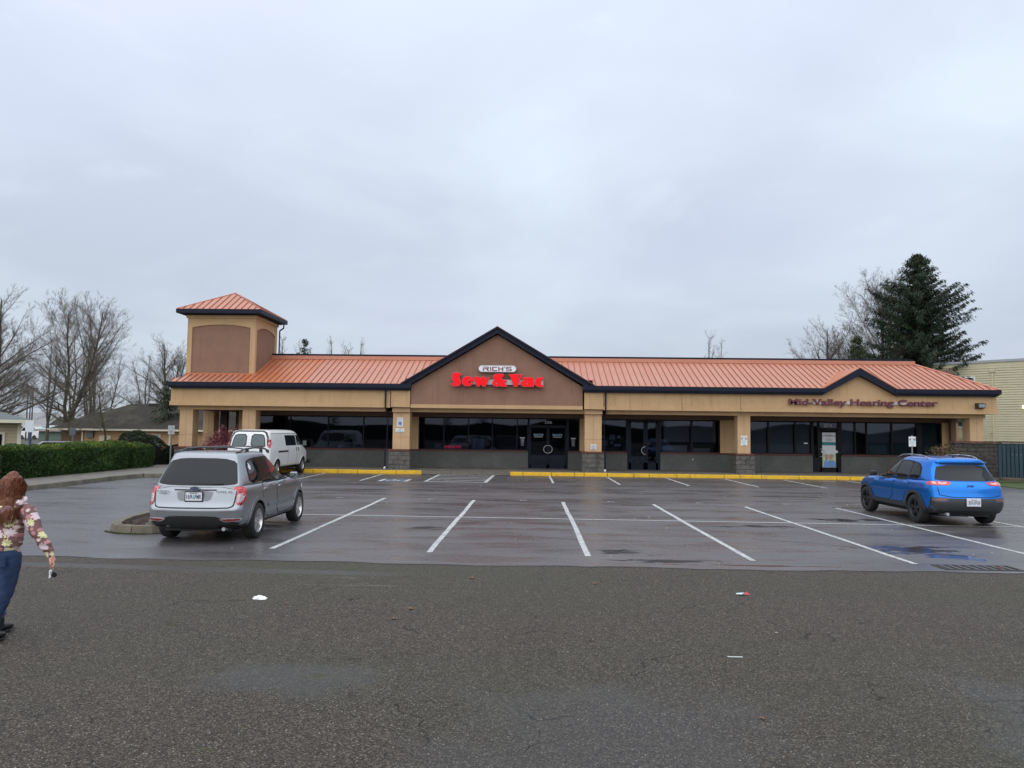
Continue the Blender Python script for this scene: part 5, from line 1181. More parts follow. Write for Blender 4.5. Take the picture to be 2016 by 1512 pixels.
# ------------------------------------------------------------- white cargo van
vwhite=mat('van_white',(.70,.71,.70),.35,coat=.5)
def van():
    c=Car('white_van',(-11.83,30.62,0),R(90)-R(.5),'white full-size cargo van parked nose-in at the yellow kerb behind the silver car','van',vwhite)
    fp=[(0,.97),(.15,1),(.8,1),(1,.93)]
    H=[(4.3,0),(5.7,0)]
    lv=[dict(z=.38,w=.86,xr=.15,xf=5.55,rc=.1,bow=.03,plan=fp),
        dict(z=.44,w=.96,xr=.08,xf=5.62,rc=.1,bow=.04,plan=fp),
        dict(z=.62,w=.99,xr=.08,xf=5.64,rc=.1,bow=.04,plan=fp),
        dict(z=[(0,.95),(4,.95),(5.6,.9)],w=1.0,xr=.08,xf=5.60,rc=.1,bow=.04,plan=fp),
        dict(z=[(0,1.15),(4.2,1.13),(5.6,1.0)],w=.995,xr=.09,xf=5.52,rc=.1,bow=.04,plan=fp,fc=.3),
        dict(z=[(0,1.27),(4.2,1.24),(5.3,1.1)],w=.98,xr=.10,xf=5.30,rc=.1,bow=.04,plan=fp,fc=.3),
        dict(z=1.34,w=.96,xr=.11,xf=4.98,rc=.1,bow=.04,plan=fp,fc=.2,fb=.3),
        dict(z=1.62,w=.92,xr=.17,xf=4.62,rc=.12,bow=.04,plan=fp,fc=.2,fb=.28),
        dict(z=1.84,w=.875,xr=.24,xf=4.32,rc=.13,bow=.04,plan=fp,fc=.2,fb=.22),
        dict(z=1.96,w=.82,xr=.30,xf=4.12,rc=.13,bow=.04,plan=fp,fc=.2,fb=.2),
        dict(z=2.02,w=.70,xr=.36,xf=3.95,rc=.13,bow=.03,plan=fp,fc=.2,fb=.15),
        dict(z=2.045,w=.35,xr=.6,xf=3.6,rc=.1,bow=.02,plan=fp,fc=.1,fb=.05)]
    c.body(hull(lv,20),arches=((.99,.38),(4.42,.38)),ar=.42,hw=1.0,depth=.4,darkf=lambda p:p.z<.44)
    c.drape('roof_band',[(-.90,1.35),(-.84,1.70),(-.74,1.93),(-.58,2.0),(.58,2.0),(.74,1.93),(.84,1.70),(.90,1.35),(.815,1.35),(.76,1.72),(.66,1.90),(.54,1.945),(-.54,1.945),(-.66,1.90),(-.76,1.72),(-.815,1.35)],'x',-1,mat('van_seal',(.03,.02,.02),.5),.008,.06,0)
    for s_ in (-1,1):
        c.drape('rear_door',[(s_*.012,1.92),(s_*.60,1.91),(s_*.74,1.70),(s_*.80,1.30),(s_*.82,.62),(s_*.012,.62)],'x',-1,vwhite,.010,.07,1)
        c.drape('window_seal',[(s_*.10,1.86),(s_*.62,1.84),(s_*.70,1.66),(s_*.745,1.38),(s_*.74,1.31),(s_*.085,1.31)],'x',-1,seam,.014,.05,1)
        c.drape('rear_window',[(s_*.135,1.825),(s_*.595,1.805),(s_*.665,1.65),(s_*.705,1.40),(s_*.70,1.355),(s_*.12,1.355)],'x',-1,mat('van_glass',(.07,.10,.11),.05,(.04,.06,.07),3,spec=.7),.018,.05,1)
        tl=c.drape('tail_light',[(s_*.84,1.62),(s_*.895,1.62),(s_*.935,1.28),(s_*.86,1.28)],'x',-1,redl,.02,.03,0)
        c.drape('lens',[(s_*.845,1.49),(s_*.92,1.49),(s_*.93,1.42),(s_*.85,1.42)],'x',-1,amber,.024,.03,0,tl)
        c.drape('side_lens',[(.20,1.28),(.235,1.28),(.275,1.62),(.24,1.62)],'y',s_,redl,.006,.03,0,tl)
        c.drape('side_window',[(2.05,1.34),(2.02,1.80),(3.38,1.80),(3.42,1.34)],'y',s_,carglass,.008,.07,0)
        c.drape('front_door_window',[(3.55,1.34),(3.50,1.80),(3.95,1.80),(4.22,1.68),(4.66,1.36),(4.6,1.34)],'y',s_,carglass,.008,.06,0)
        c.drape('slider_track',[(1.05,1.06),(2.3,1.06),(2.3,1.13),(1.05,1.13)],'y',s_,seam,.012,.07,0)
        c.box('handle',3.42,3.45,s_*1.0-.02,s_*1.0+.02,1.06,1.24,blackp); c.box('handle',3.70,3.73,s_*1.0-.02,s_*1.0+.02,1.06,1.24,blackp)
        for x in (3.46,): c.drape('door_gap',[(x,.5),(x+.012,.5),(x+.012,1.86),(x,1.86)],'y',s_,seam,.003,.1,0)
        c.drape('door_gap',[(2.30,.5),(2.312,.5),(2.312,1.86),(2.30,1.86)],'y',s_,seam,.003,.1,0)
        c.drape('rain_rail',[(.5,1.865),(4.0,1.865),(4.0,1.88),(.5,1.88)],'y',s_,seam,.006,.12,0)
        c.drape('wheel_flare',flare(.99,.38,.415,.455,0,180),'y',s_,vwhite,.012,.06,0); c.drape('wheel_flare',flare(4.42,.38,.415,.455,0,180),'y',s_,vwhite,.012,.06,0)
        y0,y1=sorted((s_*1.0,s_*1.22)); MB().box(4.20,4.30,y0,y1,1.30,1.55).build('mirror',blackp,c.root,bevel=.03); MB().box(4.193,4.2,y0+.03,y1-.03,1.33,1.52).build('mirror_glass',mat('mirror_glass',(.25,.30,.30),.05,metal=.8),c.root)
    c.box('rear_bumper',.0,.14,-.98,.98,.44,.62,mat('bumper_chrome',(.3,.3,.3),.3,metal=.7),bevel=.02); c.box('front_bumper',5.55,5.72,-.96,.96,.42,.62,blackp,bevel=.03)
    c.drape('windscreen',[(-.75,1.42),(.75,1.42),(.68,1.88),(-.68,1.88)],'x',1,carglass,.006,.08,1); c.drape('grille',[(-.6,1.0),(.6,1.0),(.6,.72),(-.6,.72)],'x',1,blackp,.01,.1,1)
    c.box('underbody',.4,5.3,-.7,.7,.28,.42,blackp)
    MB().box(-.01,.0,-.15,.15,.66,.80).build('licence_plate',platem,c.root)
    c.wheels((.99,4.42),.375,.375,1.72,.245,.21,'single',mat('rim_silver',(.62,.62,.62),.25,metal=.85),8)
van(); bpy.data.objects['white_van'].scale=(1,.96,.99)
# ================================================================ PERSON, walking away at the left edge
def blob(chains,voxel=.012,smooth=6,disp=None):
    """closed elliptical lofts fused into ONE continuous surface. chain: (mode,[(x,y,z,rx,ry)...]) mode 'v' rings level, 'p' rings across the path"""
    b=MB(); n=20
    for mode,P in chains:
        rings=[]
        for i,(x,y,z,rx,ry) in enumerate(P):
            c=Vector((x,y,z))
            if mode=='v': ax,ay=Vector((1,0,0)),Vector((0,1,0))
            else:
                a=Vector(P[max(0,i-1)][:3]); d_=Vector(P[min(len(P)-1,i+1)][:3])-a; d_.normalize()
                ay=Vector((0,1,0)); ay=(ay-d_*ay.dot(d_)).normalized(); ax=d_.cross(ay)
            rings.append((c,ax,ay,rx,ry))
        # rounded ends
        def endr(r0,dirn,k):
            c,ax,ay,rx,ry=r0; m=min(rx,ry); return (c+dirn*m*.55*k,ax,ay,rx*(1-.28*k*k*1.6),ry*(1-.28*k*k*1.6))
        d0=(rings[0][0]-rings[1][0]).normalized(); d1=(rings[-1][0]-rings[-2][0]).normalized()
        rings=[endr(rings[0],d0,1.2)]+[endr(rings[0],d0,.6)]+rings+[endr(rings[-1],d1,.6),endr(rings[-1],d1,1.2)]
        vs=[c+ax*rx*math.cos(2*PI*k/n)+ay*ry*math.sin(2*PI*k/n) for c,ax,ay,rx,ry in rings for k in range(n)]
        m=len(rings); fs=[(i*n+k,i*n+(k+1)%n,(i+1)*n+(k+1)%n,(i+1)*n+k) for i in range(m-1) for k in range(n)]+[tuple(reversed(range(n))),tuple((m-1)*n+k for k in range(n))]
        b.add(vs,fs)
    me=b.mesh('s',skin_); o=bpy.data.objects.new('s',me); C.objects.link(o)
    r=o.modifiers.new('r','REMESH'); r.mode='VOXEL'; r.voxel_size=voxel; r.use_smooth_shade=True
    if smooth: s=o.modifiers.new('m','SMOOTH'); s.iterations=smooth; s.factor=.5
    dg=bpy.context.evaluated_depsgraph_get(); dg.update(); q=bpy.data.meshes.new_from_object(o.evaluated_get(dg)); bpy.data.objects.remove(o)
    if disp:
        nr=[v.normal.copy() for v in q.vertices]
        for v,n_ in zip(q.vertices,nr): v.co+=n_*disp(v.co)
    q.materials.clear(); return q
skin_=mat('skin',(.50,.26,.19),.5)
def person():
    from mathutils import noise as mn
    X0,Y0=-5.17,7.24
    pr=empty('person',(X0,Y0,0),'woman walking away at the left edge in flower-print hoodie and blue jeans','person')
    jeans=mat('denim',(.008,.022,.070),.85,(.024,.058,.135),3.5,.5,300,lo=.40,hi=.72,stretch=(1,1,.6),detail=3); jcuff=mat('denim_cuff',(.05,.11,.22),.85)
    q=NB('flower_hoodie')
    def flowers(scale,rad,seed,thr):
        ad=q.nt.nodes.new('ShaderNodeVectorMath'); ad.operation='MULTIPLY_ADD'; q.nt.links.new(q.P,ad.inputs[0]); ad.inputs[1].default_value=(1,0,1); ad.inputs[2].default_value=(seed,0,seed*.7)
        v=q.nt.nodes.new('ShaderNodeTexVoronoi'); v.voronoi_dimensions='3D'; v.inputs['Scale'].default_value=scale; v.inputs['Randomness'].default_value=.6
        # keep the cells two-dimensional by sampling one slab
        q.nt.links.new(ad.outputs[0],v.inputs['Vector'])
        sb_=q.nt.nodes.new('ShaderNodeVectorMath'); sb_.operation='SUBTRACT'; q.nt.links.new(ad.outputs[0],sb_.inputs[0]); q.nt.links.new(v.outputs['Position'],sb_.inputs[1])
        sp=q.nt.nodes.new('ShaderNodeSeparateXYZ'); q.nt.links.new(sb_.outputs[0],sp.inputs[0])
        cc=q.nt.nodes.new('ShaderNodeSeparateXYZ'); q.nt.links.new(v.outputs['Color'],cc.inputs[0])
        r_=q.m_('SQRT',q.m_('ADD',q.m_('MULTIPLY',sp.outputs[0],sp.outputs[0]),q.m_('MULTIPLY',sp.outputs[2],sp.outputs[2])))
        a=q.m_('ARCTAN2',sp.outputs[2],sp.outputs[0]); w=q.m_('ABSOLUTE',q.m_('COSINE',q.m_('MULTIPLY_ADD',a,4.,q.m_('MULTIPLY',cc.outputs[2],6.))))
        rad_=q.m_('MULTIPLY',q.m_('MULTIPLY_ADD',q.m_('POWER',w,.7),.48,.52),q.m_('MULTIPLY_ADD',cc.outputs[0],rad*.5,rad*.65))
        return q.m_('MULTIPLY',q.m_('LESS_THAN',r_,rad_),q.m_('GREATER_THAN',cc.outputs[0],thr)),cc.outputs[1]
    base=q.mix(q.noise(25,4),(.17,.088,.082,1),(.24,.135,.125,1))
    f1,c1=flowers(10,.046,.3,.06); f2,c2=flowers(17,.021,1.7,.25)
    col=q.mix(f2,base,q.mix(q.m_('GREATER_THAN',c2,.55),(.70,.55,.54,1),(.55,.26,.26,1)))
    col=q.mix(f1,col,q.mix(q.m_('GREATER_THAN',c1,.52),(.74,.60,.62,1),(.74,.71,.38,1)))
    hood_m=q.fin(col,.9,q.bump(q.noise(180,3),.4,.003),.2)
    def V(x,z,dy,rx,ry=None): return (x,Y0+dy,z,rx,ry or rx)
    sx=-5.10
    body=[('v',[V(-5.185,.80,0,.12,.10),V(-5.185,.90,0,.13,.10),V(-5.17,1.0,0,.11,.085),V(-5.14,1.15,0,.125,.09),V(-5.125,1.26,0,.12,.075),V(-5.12,1.31,0,.06,.055),V(-5.125,1.37,.0,.05,.052),V(-5.132,1.41,.01,.062,.075),V(-5.135,1.47,.015,.070,.088),V(-5.135,1.53,.01,.068,.082),V(-5.135,1.57,.005,.045,.055)]),
          ('p',[V(-5.02,1.265,0,.05),V(-4.93,1.22,0,.050),V(-4.85,1.03,-.02,.040),V(-4.77,.88,.02,.033),V(-4.735,.80,.03,.026),V(-4.722,.765,.035,.034,.018),V(-4.712,.735,.038,.036,.016)]),
          ('p',[V(-5.23,1.265,0,.05),V(-5.34,1.22,0,.050),V(-5.40,1.03,-.05,.040),V(-5.41,.88,.0,.033),V(-5.41,.79,.04,.026),V(-5.405,.74,.045,.034,.018),V(-5.40,.70,.04,.034,.014)]),
          ('p',[V(-5.115,.82,0,.085),V(-5.10,.62,-.03,.072),V(-5.10,.45,-.06,.055),V(-5.115,.33,-.11,.050),V(-5.145,.14,-.16,.035),V(-5.145,.09,-.16,.035)]),
          ('p',[V(-5.26,.82,0,.085),V(-5.28,.62,.05,.072),V(-5.295,.45,.11,.055),V(-5.30,.30,.13,.050),V(-5.30,.14,.15,.035),V(-5.30,.09,.15,.035)]),
          # face: nose and chin on the far side, ears
          ('v',[V(-5.135,1.44,.098,.012,.014),V(-5.135,1.475,.10,.009,.010)]),('v',[V(-5.205,1.455,.0,.010,.018),V(-5.205,1.49,.0,.010,.020)]),('v',[V(-5.065,1.455,.0,.010,.018),V(-5.065,1.49,.0,.010,.020)])]
    for pts,rs in (((( -4.700,.735,.022),(-4.684,.712,.018),(-4.684,.690,.010),(-4.697,.680,.004)),(.0100,.0095,.009,.008)),
                   (((-4.706,.728,.040),(-4.694,.700,.038),(-4.699,.678,.028),(-4.710,.670,.020)),(.0100,.0095,.009,.008)),
                   (((-4.718,.724,.050),(-4.712,.697,.052),(-4.716,.676,.044),(-4.722,.668,.034)),(.0100,.0095,.009,.008)),
                   (((-4.732,.728,.052),(-4.731,.705,.056),(-4.735,.688,.050),(-4.737,.682,.040)),(.009,.0085,.008,.007)),
                   (((-4.722,.765,.012),(-4.706,.742,-.004),(-4.700,.716,-.010),(-4.702,.698,-.006)),(.013,.012,.011,.009))):
        body.append(('p',[V(p[0],p[1],p[2],r_) for p,r_ in zip(pts,rs)]))
    me=blob(body,.0065,2); me.materials.append(skin_); me.name='body'; link('body',me,pr)
    MB().box(-5.16,-5.11,Y0+.095,Y0+.099,1.415,1.422).build('mouth',mat('lips',(.35,.10,.09),.5),pr)
    for x in (-5.16,-5.11): MB().tube((x,Y0+.088,1.49),(x,Y0+.096,1.49),.011,n=10).build('eye',white,pr)
    def wr(co): return mn.noise(co*9+Vector((3,1,2)))*.011+mn.noise(Vector((co.x*16+co.z*6,co.y*14,co.z*5)))*.009+.004*math.sin(co.z*95+co.x*30)*(1 if co.z<1.0 else .2)
    hm=blob([('v',[V(-5.185,.875,0,.150,.125),V(-5.185,.90,0,.172,.145),V(-5.182,.97,0,.168,.140),V(-5.17,1.05,-.005,.158,.125),V(-5.15,1.15,-.01,.168,.125),V(-5.135,1.23,-.01,.172,.115),V(-5.125,1.285,-.005,.135,.095),V(-5.12,1.325,-.005,.085,.08)]),
             ('p',[V(-5.04,1.258,0,.070),V(-4.955,1.225,0,.072),V(-4.90,1.13,-.01,.068),V(-4.85,1.03,-.02,.062),V(-4.80,.93,.0,.058),V(-4.755,.85,.025,.048),V(-4.738,.815,.03,.036)]),
             ('p',[V(-5.21,1.258,0,.070),V(-5.30,1.225,0,.070),V(-5.36,1.13,-.03,.066),V(-5.40,1.02,-.05,.060),V(-5.415,.90,.0,.052),V(-5.415,.82,.03,.038)])],.010,5,wr)
    hm.materials.append(hood_m); hm.name='hoodie'; hoodie=link('hoodie',hm,pr)
    hem=blob([('v',[V(-5.187,.862,0,.150,.125),V(-5.187,.882,0,.158,.132)])],.010,1); hem.materials.append(hood_m); link('hem',hem,hoodie)
    cf=blob([('p',[V(-4.745,.825,.028,.034),V(-4.733,.79,.032,.033)])],.006,1); cf.materials.append(hood_m); link('cuff',cf,hoodie)
    hd=blob([('p',[V(-5.235,1.345,.0,.040,.035),V(-5.215,1.31,-.07,.048,.038),V(-5.165,1.265,-.115,.052,.040),V(-5.11,1.245,-.13,.054,.042),V(-5.055,1.265,-.115,.052,.040),V(-5.02,1.31,-.07,.048,.038),V(-5.01,1.345,.0,.040,.035)]),
             ('v',[V(-5.12,1.24,-.10,.07,.04),V(-5.12,1.31,-.09,.085,.045)])],.009,4,lambda c:mn.noise(c*18)*.010); hd.materials.append(hood_m); link('hood',hd,hoodie)
    jm=blob([('v',[V(-5.187,.885,0,.130,.105),V(-5.187,.82,-.005,.145,.122),V(-5.187,.75,-.01,.150,.126)]),
             ('p',[V(-5.115,.80,-.01,.10,.12),V(-5.108,.70,-.02,.098,.108),V(-5.10,.58,-.035,.086,.094),V(-5.098,.46,-.06,.070,.074),V(-5.108,.36,-.10,.068,.072),V(-5.128,.26,-.135,.058,.060),V(-5.14,.205,-.15,.052,.053)]),
             ('p',[V(-5.262,.80,-.01,.10,.12),V(-5.275,.70,.02,.098,.108),V(-5.285,.58,.07,.086,.094),V(-5.295,.46,.11,.070,.074),V(-5.30,.33,.13,.064,.068),V(-5.30,.21,.15,.052,.053)])],.010,4,lambda c:mn.noise(c*20)*.006)
    jm.materials.append(jeans); jm.name='jeans'; jo=link('jeans',jm,pr)
    for x,dy in ((-5.142,-.152),(-5.30,.15)):
        b=MB(); b.lathe([(.046,0),(.057,.0),(.060,.045),(.050,.05)],(x,Y0+dy,.175),'z',20); b.build('cuff',jcuff,jo,smooth=True)
    for sd_ in (-1,1): MB().box(-5.187+sd_*.085-.045,-5.187+sd_*.085+.045,Y0-.142,Y0-.134,.70,.80).build('back_pocket',jeans,jo,bevel=.004)
    bt=mat('boot_black',(.01,.01,.011),.45)
    for x,dy in ((-5.148,-.165),(-5.30,.155)):
        bm_=blob([('v',[V(x,.035,dy,.040,.05),V(x,.09,dy,.042,.048),V(x,.15,dy,.045,.048)]),('p',[V(x,.045,dy-.03,.038,.036),V(x,.048,dy+.05,.040,.038),V(x+.004,.040,dy+.12,.040,.030),V(x+.004,.034,dy+.165,.034,.024)])],.007,3)
        bm_.materials.append(bt); bm_.name='boot'; bo=link('boot',bm_,pr)
        MB().box(x-.042,x+.045,Y0+dy-.07,Y0+dy+.19,.0,.016).build('sole',bt,bo,bevel=.008); MB().box(x-.038,x+.038,Y0+dy-.07,Y0+dy-.01,.0,.035).build('heel',bt,bo,bevel=.005)
    hr=mat('hair_brown',(.075,.022,.011),.5,(.21,.075,.035),26,stretch=(3,3,.35),spec=.3)
    hm2=blob([('v',[V(-5.095,1.17,-.135,.045,.022),V(-5.10,1.24,-.13,.075,.030),V(-5.108,1.32,-.10,.092,.045),V(-5.12,1.38,-.05,.098,.070),V(-5.13,1.44,-.02,.098,.095),V(-5.135,1.50,-.005,.095,.105),V(-5.135,1.55,.0,.080,.092),V(-5.135,1.582,.0,.05,.06)]),
              ('p',[V(-5.06,1.36,-.05,.045,.04),V(-5.035,1.28,-.06,.036,.03),V(-5.02,1.22,-.065,.018,.015)])],.010,4,lambda c:mn.noise(Vector((c.x*45,c.y*45,c.z*7)))*.009+mn.noise(c*12)*.008)
    bv=bvh_of(hm2); hm2.materials.append(hr); hm2.name='hair'; ho=link('hair',hm2,pr)
    rr_=random.Random(5); b=MB()
    for i in range(2600):
        a=rr_.uniform(0,2*PI); z0=rr_.uniform(1.30,1.60)
        h=bv.find_nearest(Vector((-5.13+.15*math.cos(a),Y0-.02+.15*math.sin(a),z0)))
        g=h[0]+h[1]*.003; pts=[g.copy()]; L_=rr_.uniform(.10,.27); wv=rr_.uniform(0,6); am=rr_.uniform(.003,.016)
        for k in range(1,8):
            g=g+Vector((.003+am*math.sin(wv+k*1.3),-.001+am*.6*math.cos(wv+k),-L_/7))
            if g.z<1.08: break
            h=bv.find_nearest(g); dd=(g-h[0]).dot(h[1])
            if dd<.002: g=h[0]+h[1]*.004
            elif dd>.035: g=g.lerp(h[0]+h[1]*.02,.4)
            pts.append(g.copy())
        w=.0022
        for a_,c_ in zip(pts,pts[1:]): b.add([a_-Vector((w,0,0)),a_+Vector((w,0,0)),c_+Vector((w*.8,0,0)),c_-Vector((w*.8,0,0))],[(0,1,2,3)])
    b.build('hair_strands',hr,ho,fix=False)
    ky=empty('keys',(-4.70,Y0+.02,.62),'bunch of keys with black fob and white tag in the hand of the woman','keys')
    b=MB(); pts=[(-4.705+.016*math.cos(R(a)),Y0+.02,.668+.016*math.sin(R(a))) for a in range(0,361,30)]; b.path(pts,.0022,5); b.build('key_ring',chrome,ky)
    MB().prism([[( -4.675+.026*math.cos(R(a)),.612+.028*math.sin(R(a))) for a in range(0,360,24)]],Y0+.01,Y0+.022).build('fob',mat('fob_black',(.006,.006,.006),.35),ky,bevel=.003)
    MB().prism([[(-4.722,.655),(-4.700,.660),(-4.694,.615),(-4.708,.580),(-4.722,.578),(-4.718,.615)]],Y0+.004,Y0+.009).build('tag',white,ky)
    MB().prism([[(-4.705,.645),(-4.697,.645),(-4.690,.600),(-4.698,.598)]],Y0-.002,Y0+.001).build('key',chrome,ky)
person()
# ================================================================ VEGETATION
def leafmat(name,c1,c2,c3=None,rough=.6):
    q=NB(name); at=q.nt.nodes.new('ShaderNodeAttribute'); at.attribute_name='tint'; f=at.outputs['Fac']
    col=q.mix(f,(*c1,1),(*c2,1))
    if c3: col=q.mix(q.rng(f,.8,1.),col,(*c3,1))
    return q.fin(col,rough,None,.35)
def set_tint(me,per_face,vals):
    at=me.attributes.new('tint','FLOAT','FACE')
    out=[]
    for v in vals: out+= [v]*per_face
    at.data.foreach_set('value',out[:len(me.polygons)])
bark=mat('bark',(.085,.072,.055),.95,(.055,.047,.036),6,.8,30,stretch=(1,1,.25),col3=(.060,.062,.028),scale3=1.5)
bark_moss=mat('bark_mossy',(.05,.045,.022),.95,(.065,.060,.026),3,.5,30)
twigm=mat('twig',(.15,.122,.105),.95,(.105,.09,.07),2)
twig_moss=mat('twig_mossy',(.12,.11,.065),.95,(.085,.075,.05),2)
def bare_tree(seed,h,spread,r0,split=.16,up=.25,dens=1.,twr=.0045,moss=False,form='oval',nl=30,forks=2,tw=9):
    """trunk MB, crown MB: forked leader, long ascending limbs, dense fine twigs"""
    r=random.Random(seed); tr=MB(); cr=MB()
    def limb(p,d,L_,rad,lv,b,kink):
        n=max(3,min(10,int(L_/(.38 if lv<2 else .20)))); st=L_/n; P=[(p.copy(),d.copy(),rad)]; dd=d.copy(); q_=p.copy()
        for i in range(n):
            dd=(dd+Vector((r.gauss(0,kink),r.gauss(0,kink),r.gauss(0,kink)+up*(.18 if lv<2 else .10)))).normalized(); nq=q_+dd*st; f=(i+1)/n; nr=max(twr*.55,rad*(1-.86*f))
            b.tube(q_,nq,P[-1][2],nr,(7 if lv==0 else (5 if lv==1 else 3)),False); q_=nq; P.append((q_.copy(),dd.copy(),nr))
        return P
    def at(P,t):
        f=t*(len(P)-1); i=min(int(f),len(P)-2); k=f-i; return P[i][0].lerp(P[i+1][0],k),P[i][1],P[i][2]*(1-k)+P[i+1][2]*k
    def side(d,lo,hi):
        ax=d.orthogonal(); ax.rotate(Matrix.Rotation(r.uniform(0,2*PI),3,d)); a=R(r.uniform(lo,hi)); v=d*math.cos(a)+ax.normalized()*math.sin(a); v.z+=.10; return v.normalized()
    def twigs(P,L_,lv):
        if lv>=4 or L_<.16: return
        n=int((5+L_*3.6)*dens) if lv<3 else int(tw*.38*dens)
        for i in range(n):
            t=r.uniform(.12,.98); p,d,ra=at(P,t); l=L_*r.uniform(.24,.44)*(1.1-t*.45)
            if lv==1: l=max(l,.5)
            if l<.10: l=.10+r.random()*.12
            Q=limb(p,side(d,22,48),l,max(twr,ra*r.uniform(.30,.5)),lv+1,cr,.07); twigs(Q,l,lv+1)
    H=h*.93; base=Vector((0,0,-.1)); leaders=[]
    tr.tube((0,0,-.12),(0,0,.35),r0*1.45,r0*1.02,10,False)
    hs=h*split*1.3; P0=limb(Vector((0,0,.35)),Vector((r.gauss(0,.02),r.gauss(0,.02),1)).normalized(),hs,r0,0,MB(),.0)
    tr.tube((0,0,.35),P0[-1][0],r0*1.02,r0*.86,10,False); top=P0[-1][0]
    for k in range(forks):
        a=k*2*PI/forks+r.uniform(-.4,.4); ang=.10+.16*(forks>1)*r.uniform(.6,1.3); d=Vector((math.cos(a)*ang,math.sin(a)*ang,1)).normalized()
        up_=up; L_=(H-hs)*(1 if k==0 else r.uniform(.82,.97)); leaders.append((limb(top,d,L_,r0*(.80 if k==0 else .62),0,tr,.05),L_))
    for i in range(nl):
        P,LL=leaders[i%len(leaders)]; t=.02+.93*((i+r.random())/nl); p,d,ra=at(P,t)
        a=i*2.4+r.uniform(-.5,.5); el=R(lerp_(24,70,t)+r.gauss(0,7)); dd=Vector((math.cos(a)*math.cos(el),math.sin(a)*math.cos(el),math.sin(el)))
        prof={'oval':math.sin(PI*min(1,.36+.60*t))**.7,'wide':(1-t*.75),'up':.7*(1-t*.6)}[form]
        l=spread*prof*r.uniform(.8,1.12); l=max(l,.7)
        Q=limb(p,dd,l,max(.014,min(ra*.5,.018+l*.014)),1,cr,.045); twigs(Q,l,1)
    for P,LL in leaders: twigs(P[len(P)//2:],LL*.35,1)
    return tr,cr
def lerp_(a,b,t): return a+(b-a)*t
def tree_meshes(name,*a,**k):
    tr,cr=bare_tree(*a,**k); moss=k.get('moss')
    return tr.mesh('trunk',bark_moss if moss else bark,fix=False),cr.mesh('crown',twig_moss if moss else twigm,fix=False)
def put_tree(ms,x,y,z,s,rz,label,name='bare_tree',cat='tree',group=None,sz=None):
    t=empty(name,(x,y,z),label,cat,group,rz,local=True); t.scale=(s,s,sz or s)
    for n_,m_ in (('trunk',ms[0]),('crown',ms[1])): link(n_,m_,t)
    return t
tA=tree_meshes('a',11,11.6,4.9,.22,split=.10,form='oval',nl=56,forks=2)
tB=tree_meshes('b',23,10.2,5.6,.26,split=.13,form='wide',nl=44,forks=3,up=.14)
tC=tree_meshes('c',35,7.6,2.5,.085,split=.2,form='wide',nl=20,forks=1,dens=.8,moss=True)
tD=tree_meshes('d',47,12,3.0,.17,split=.15,form='up',nl=34,forks=3,up=.55,dens=.85)
put_tree(tA,-35.1,55,0,1.02,1.2,'tall leafless tree with thick dark trunk just behind the hedge at left','bare_tree')
put_tree(tB,-30.9,41,0,.94,.4,'spreading leafless tree at the far left edge, above the beige house corner','bare_tree')
put_tree(tB,-36.2,47,0,.92,3.4,'leafless tree cut by the left edge of the photo behind the spreading one','bare_tree')
put_tree(tC,-33.6,58,0,1.0,.0,'slender mossy leafless tree in front of the dark roof of the brown house','bare_tree')
put_tree(tC,-28.6,49,-.3,1.0,2.6,'wide mossy leafless tree before the middle of the brown house roof','bare_tree',sz=.72)
put_tree(tC,-29.7,47,-.3,.85,2.0,'low mossy leafless tree beside the first column of the mall, left side','bare_tree',sz=.62)
put_tree(tB,-33.6,68,0,1.0,4.0,'broad leafless tree rising behind the brown house left of the tower','bare_tree')
put_tree(tC,-21.6,52,-.2,1.05,1.0,'mossy leafless tree seen through the corner porch','bare_tree',sz=.7)
put_tree(tC,-26.3,54,-.2,1.1,1.7,'mossy leafless tree in front of the wall of the brown house near the mall','bare_tree',sz=.66)
for i,(x,y,s,rz,lab) in enumerate(((-42.5,64,.85,.3,'leftmost of the upright leafless trees crowded behind the beige house'),(-44,70,.95,1.5,'second upright leafless tree from the left behind the beige house'),(-40.2,66,.82,2.9,'third upright leafless tree from the left behind the beige house'),(-47,78,1.0,3.6,'farthest upright leafless tree at the left edge'),(-41.5,78,.86,5,'fourth upright leafless tree behind the beige house, nearest the forked tree'))):
    put_tree(tD,x,y,0,s*.98,rz,lab,'bare_tree',group='upright bare trees behind the beige house')
put_tree(tC,-38.5,80,0,1.15,5,'hazy leafless tree between the forked tree and the upright group','bare_tree')
put_tree(tA,29.2,64,0,1.34,.8,'tall leafless tree directly left of the big dark conifer','bare_tree')
put_tree(tB,26.9,66,0,1.18,2.6,'leafless tree leaning left of the big conifer, leftmost of the pair','bare_tree')
put_tree(tD,17.8,72,0,1.0,2.2,'tips of a leafless tree showing over the roof right of the central gable','bare_tree')
put_tree(tD,-19.6,72,0,.93,1.1,'leafless treetop showing over the roof left of the gable, beside the small spruce tip','bare_tree')
put_tree(tD,-17.2,73,0,.92,4.1,'second leafless treetop over the roof left of the gable','bare_tree')
put_tree(tD,-23.4,70,0,.93,2.1,'leafless treetop just right of the tower','bare_tree')
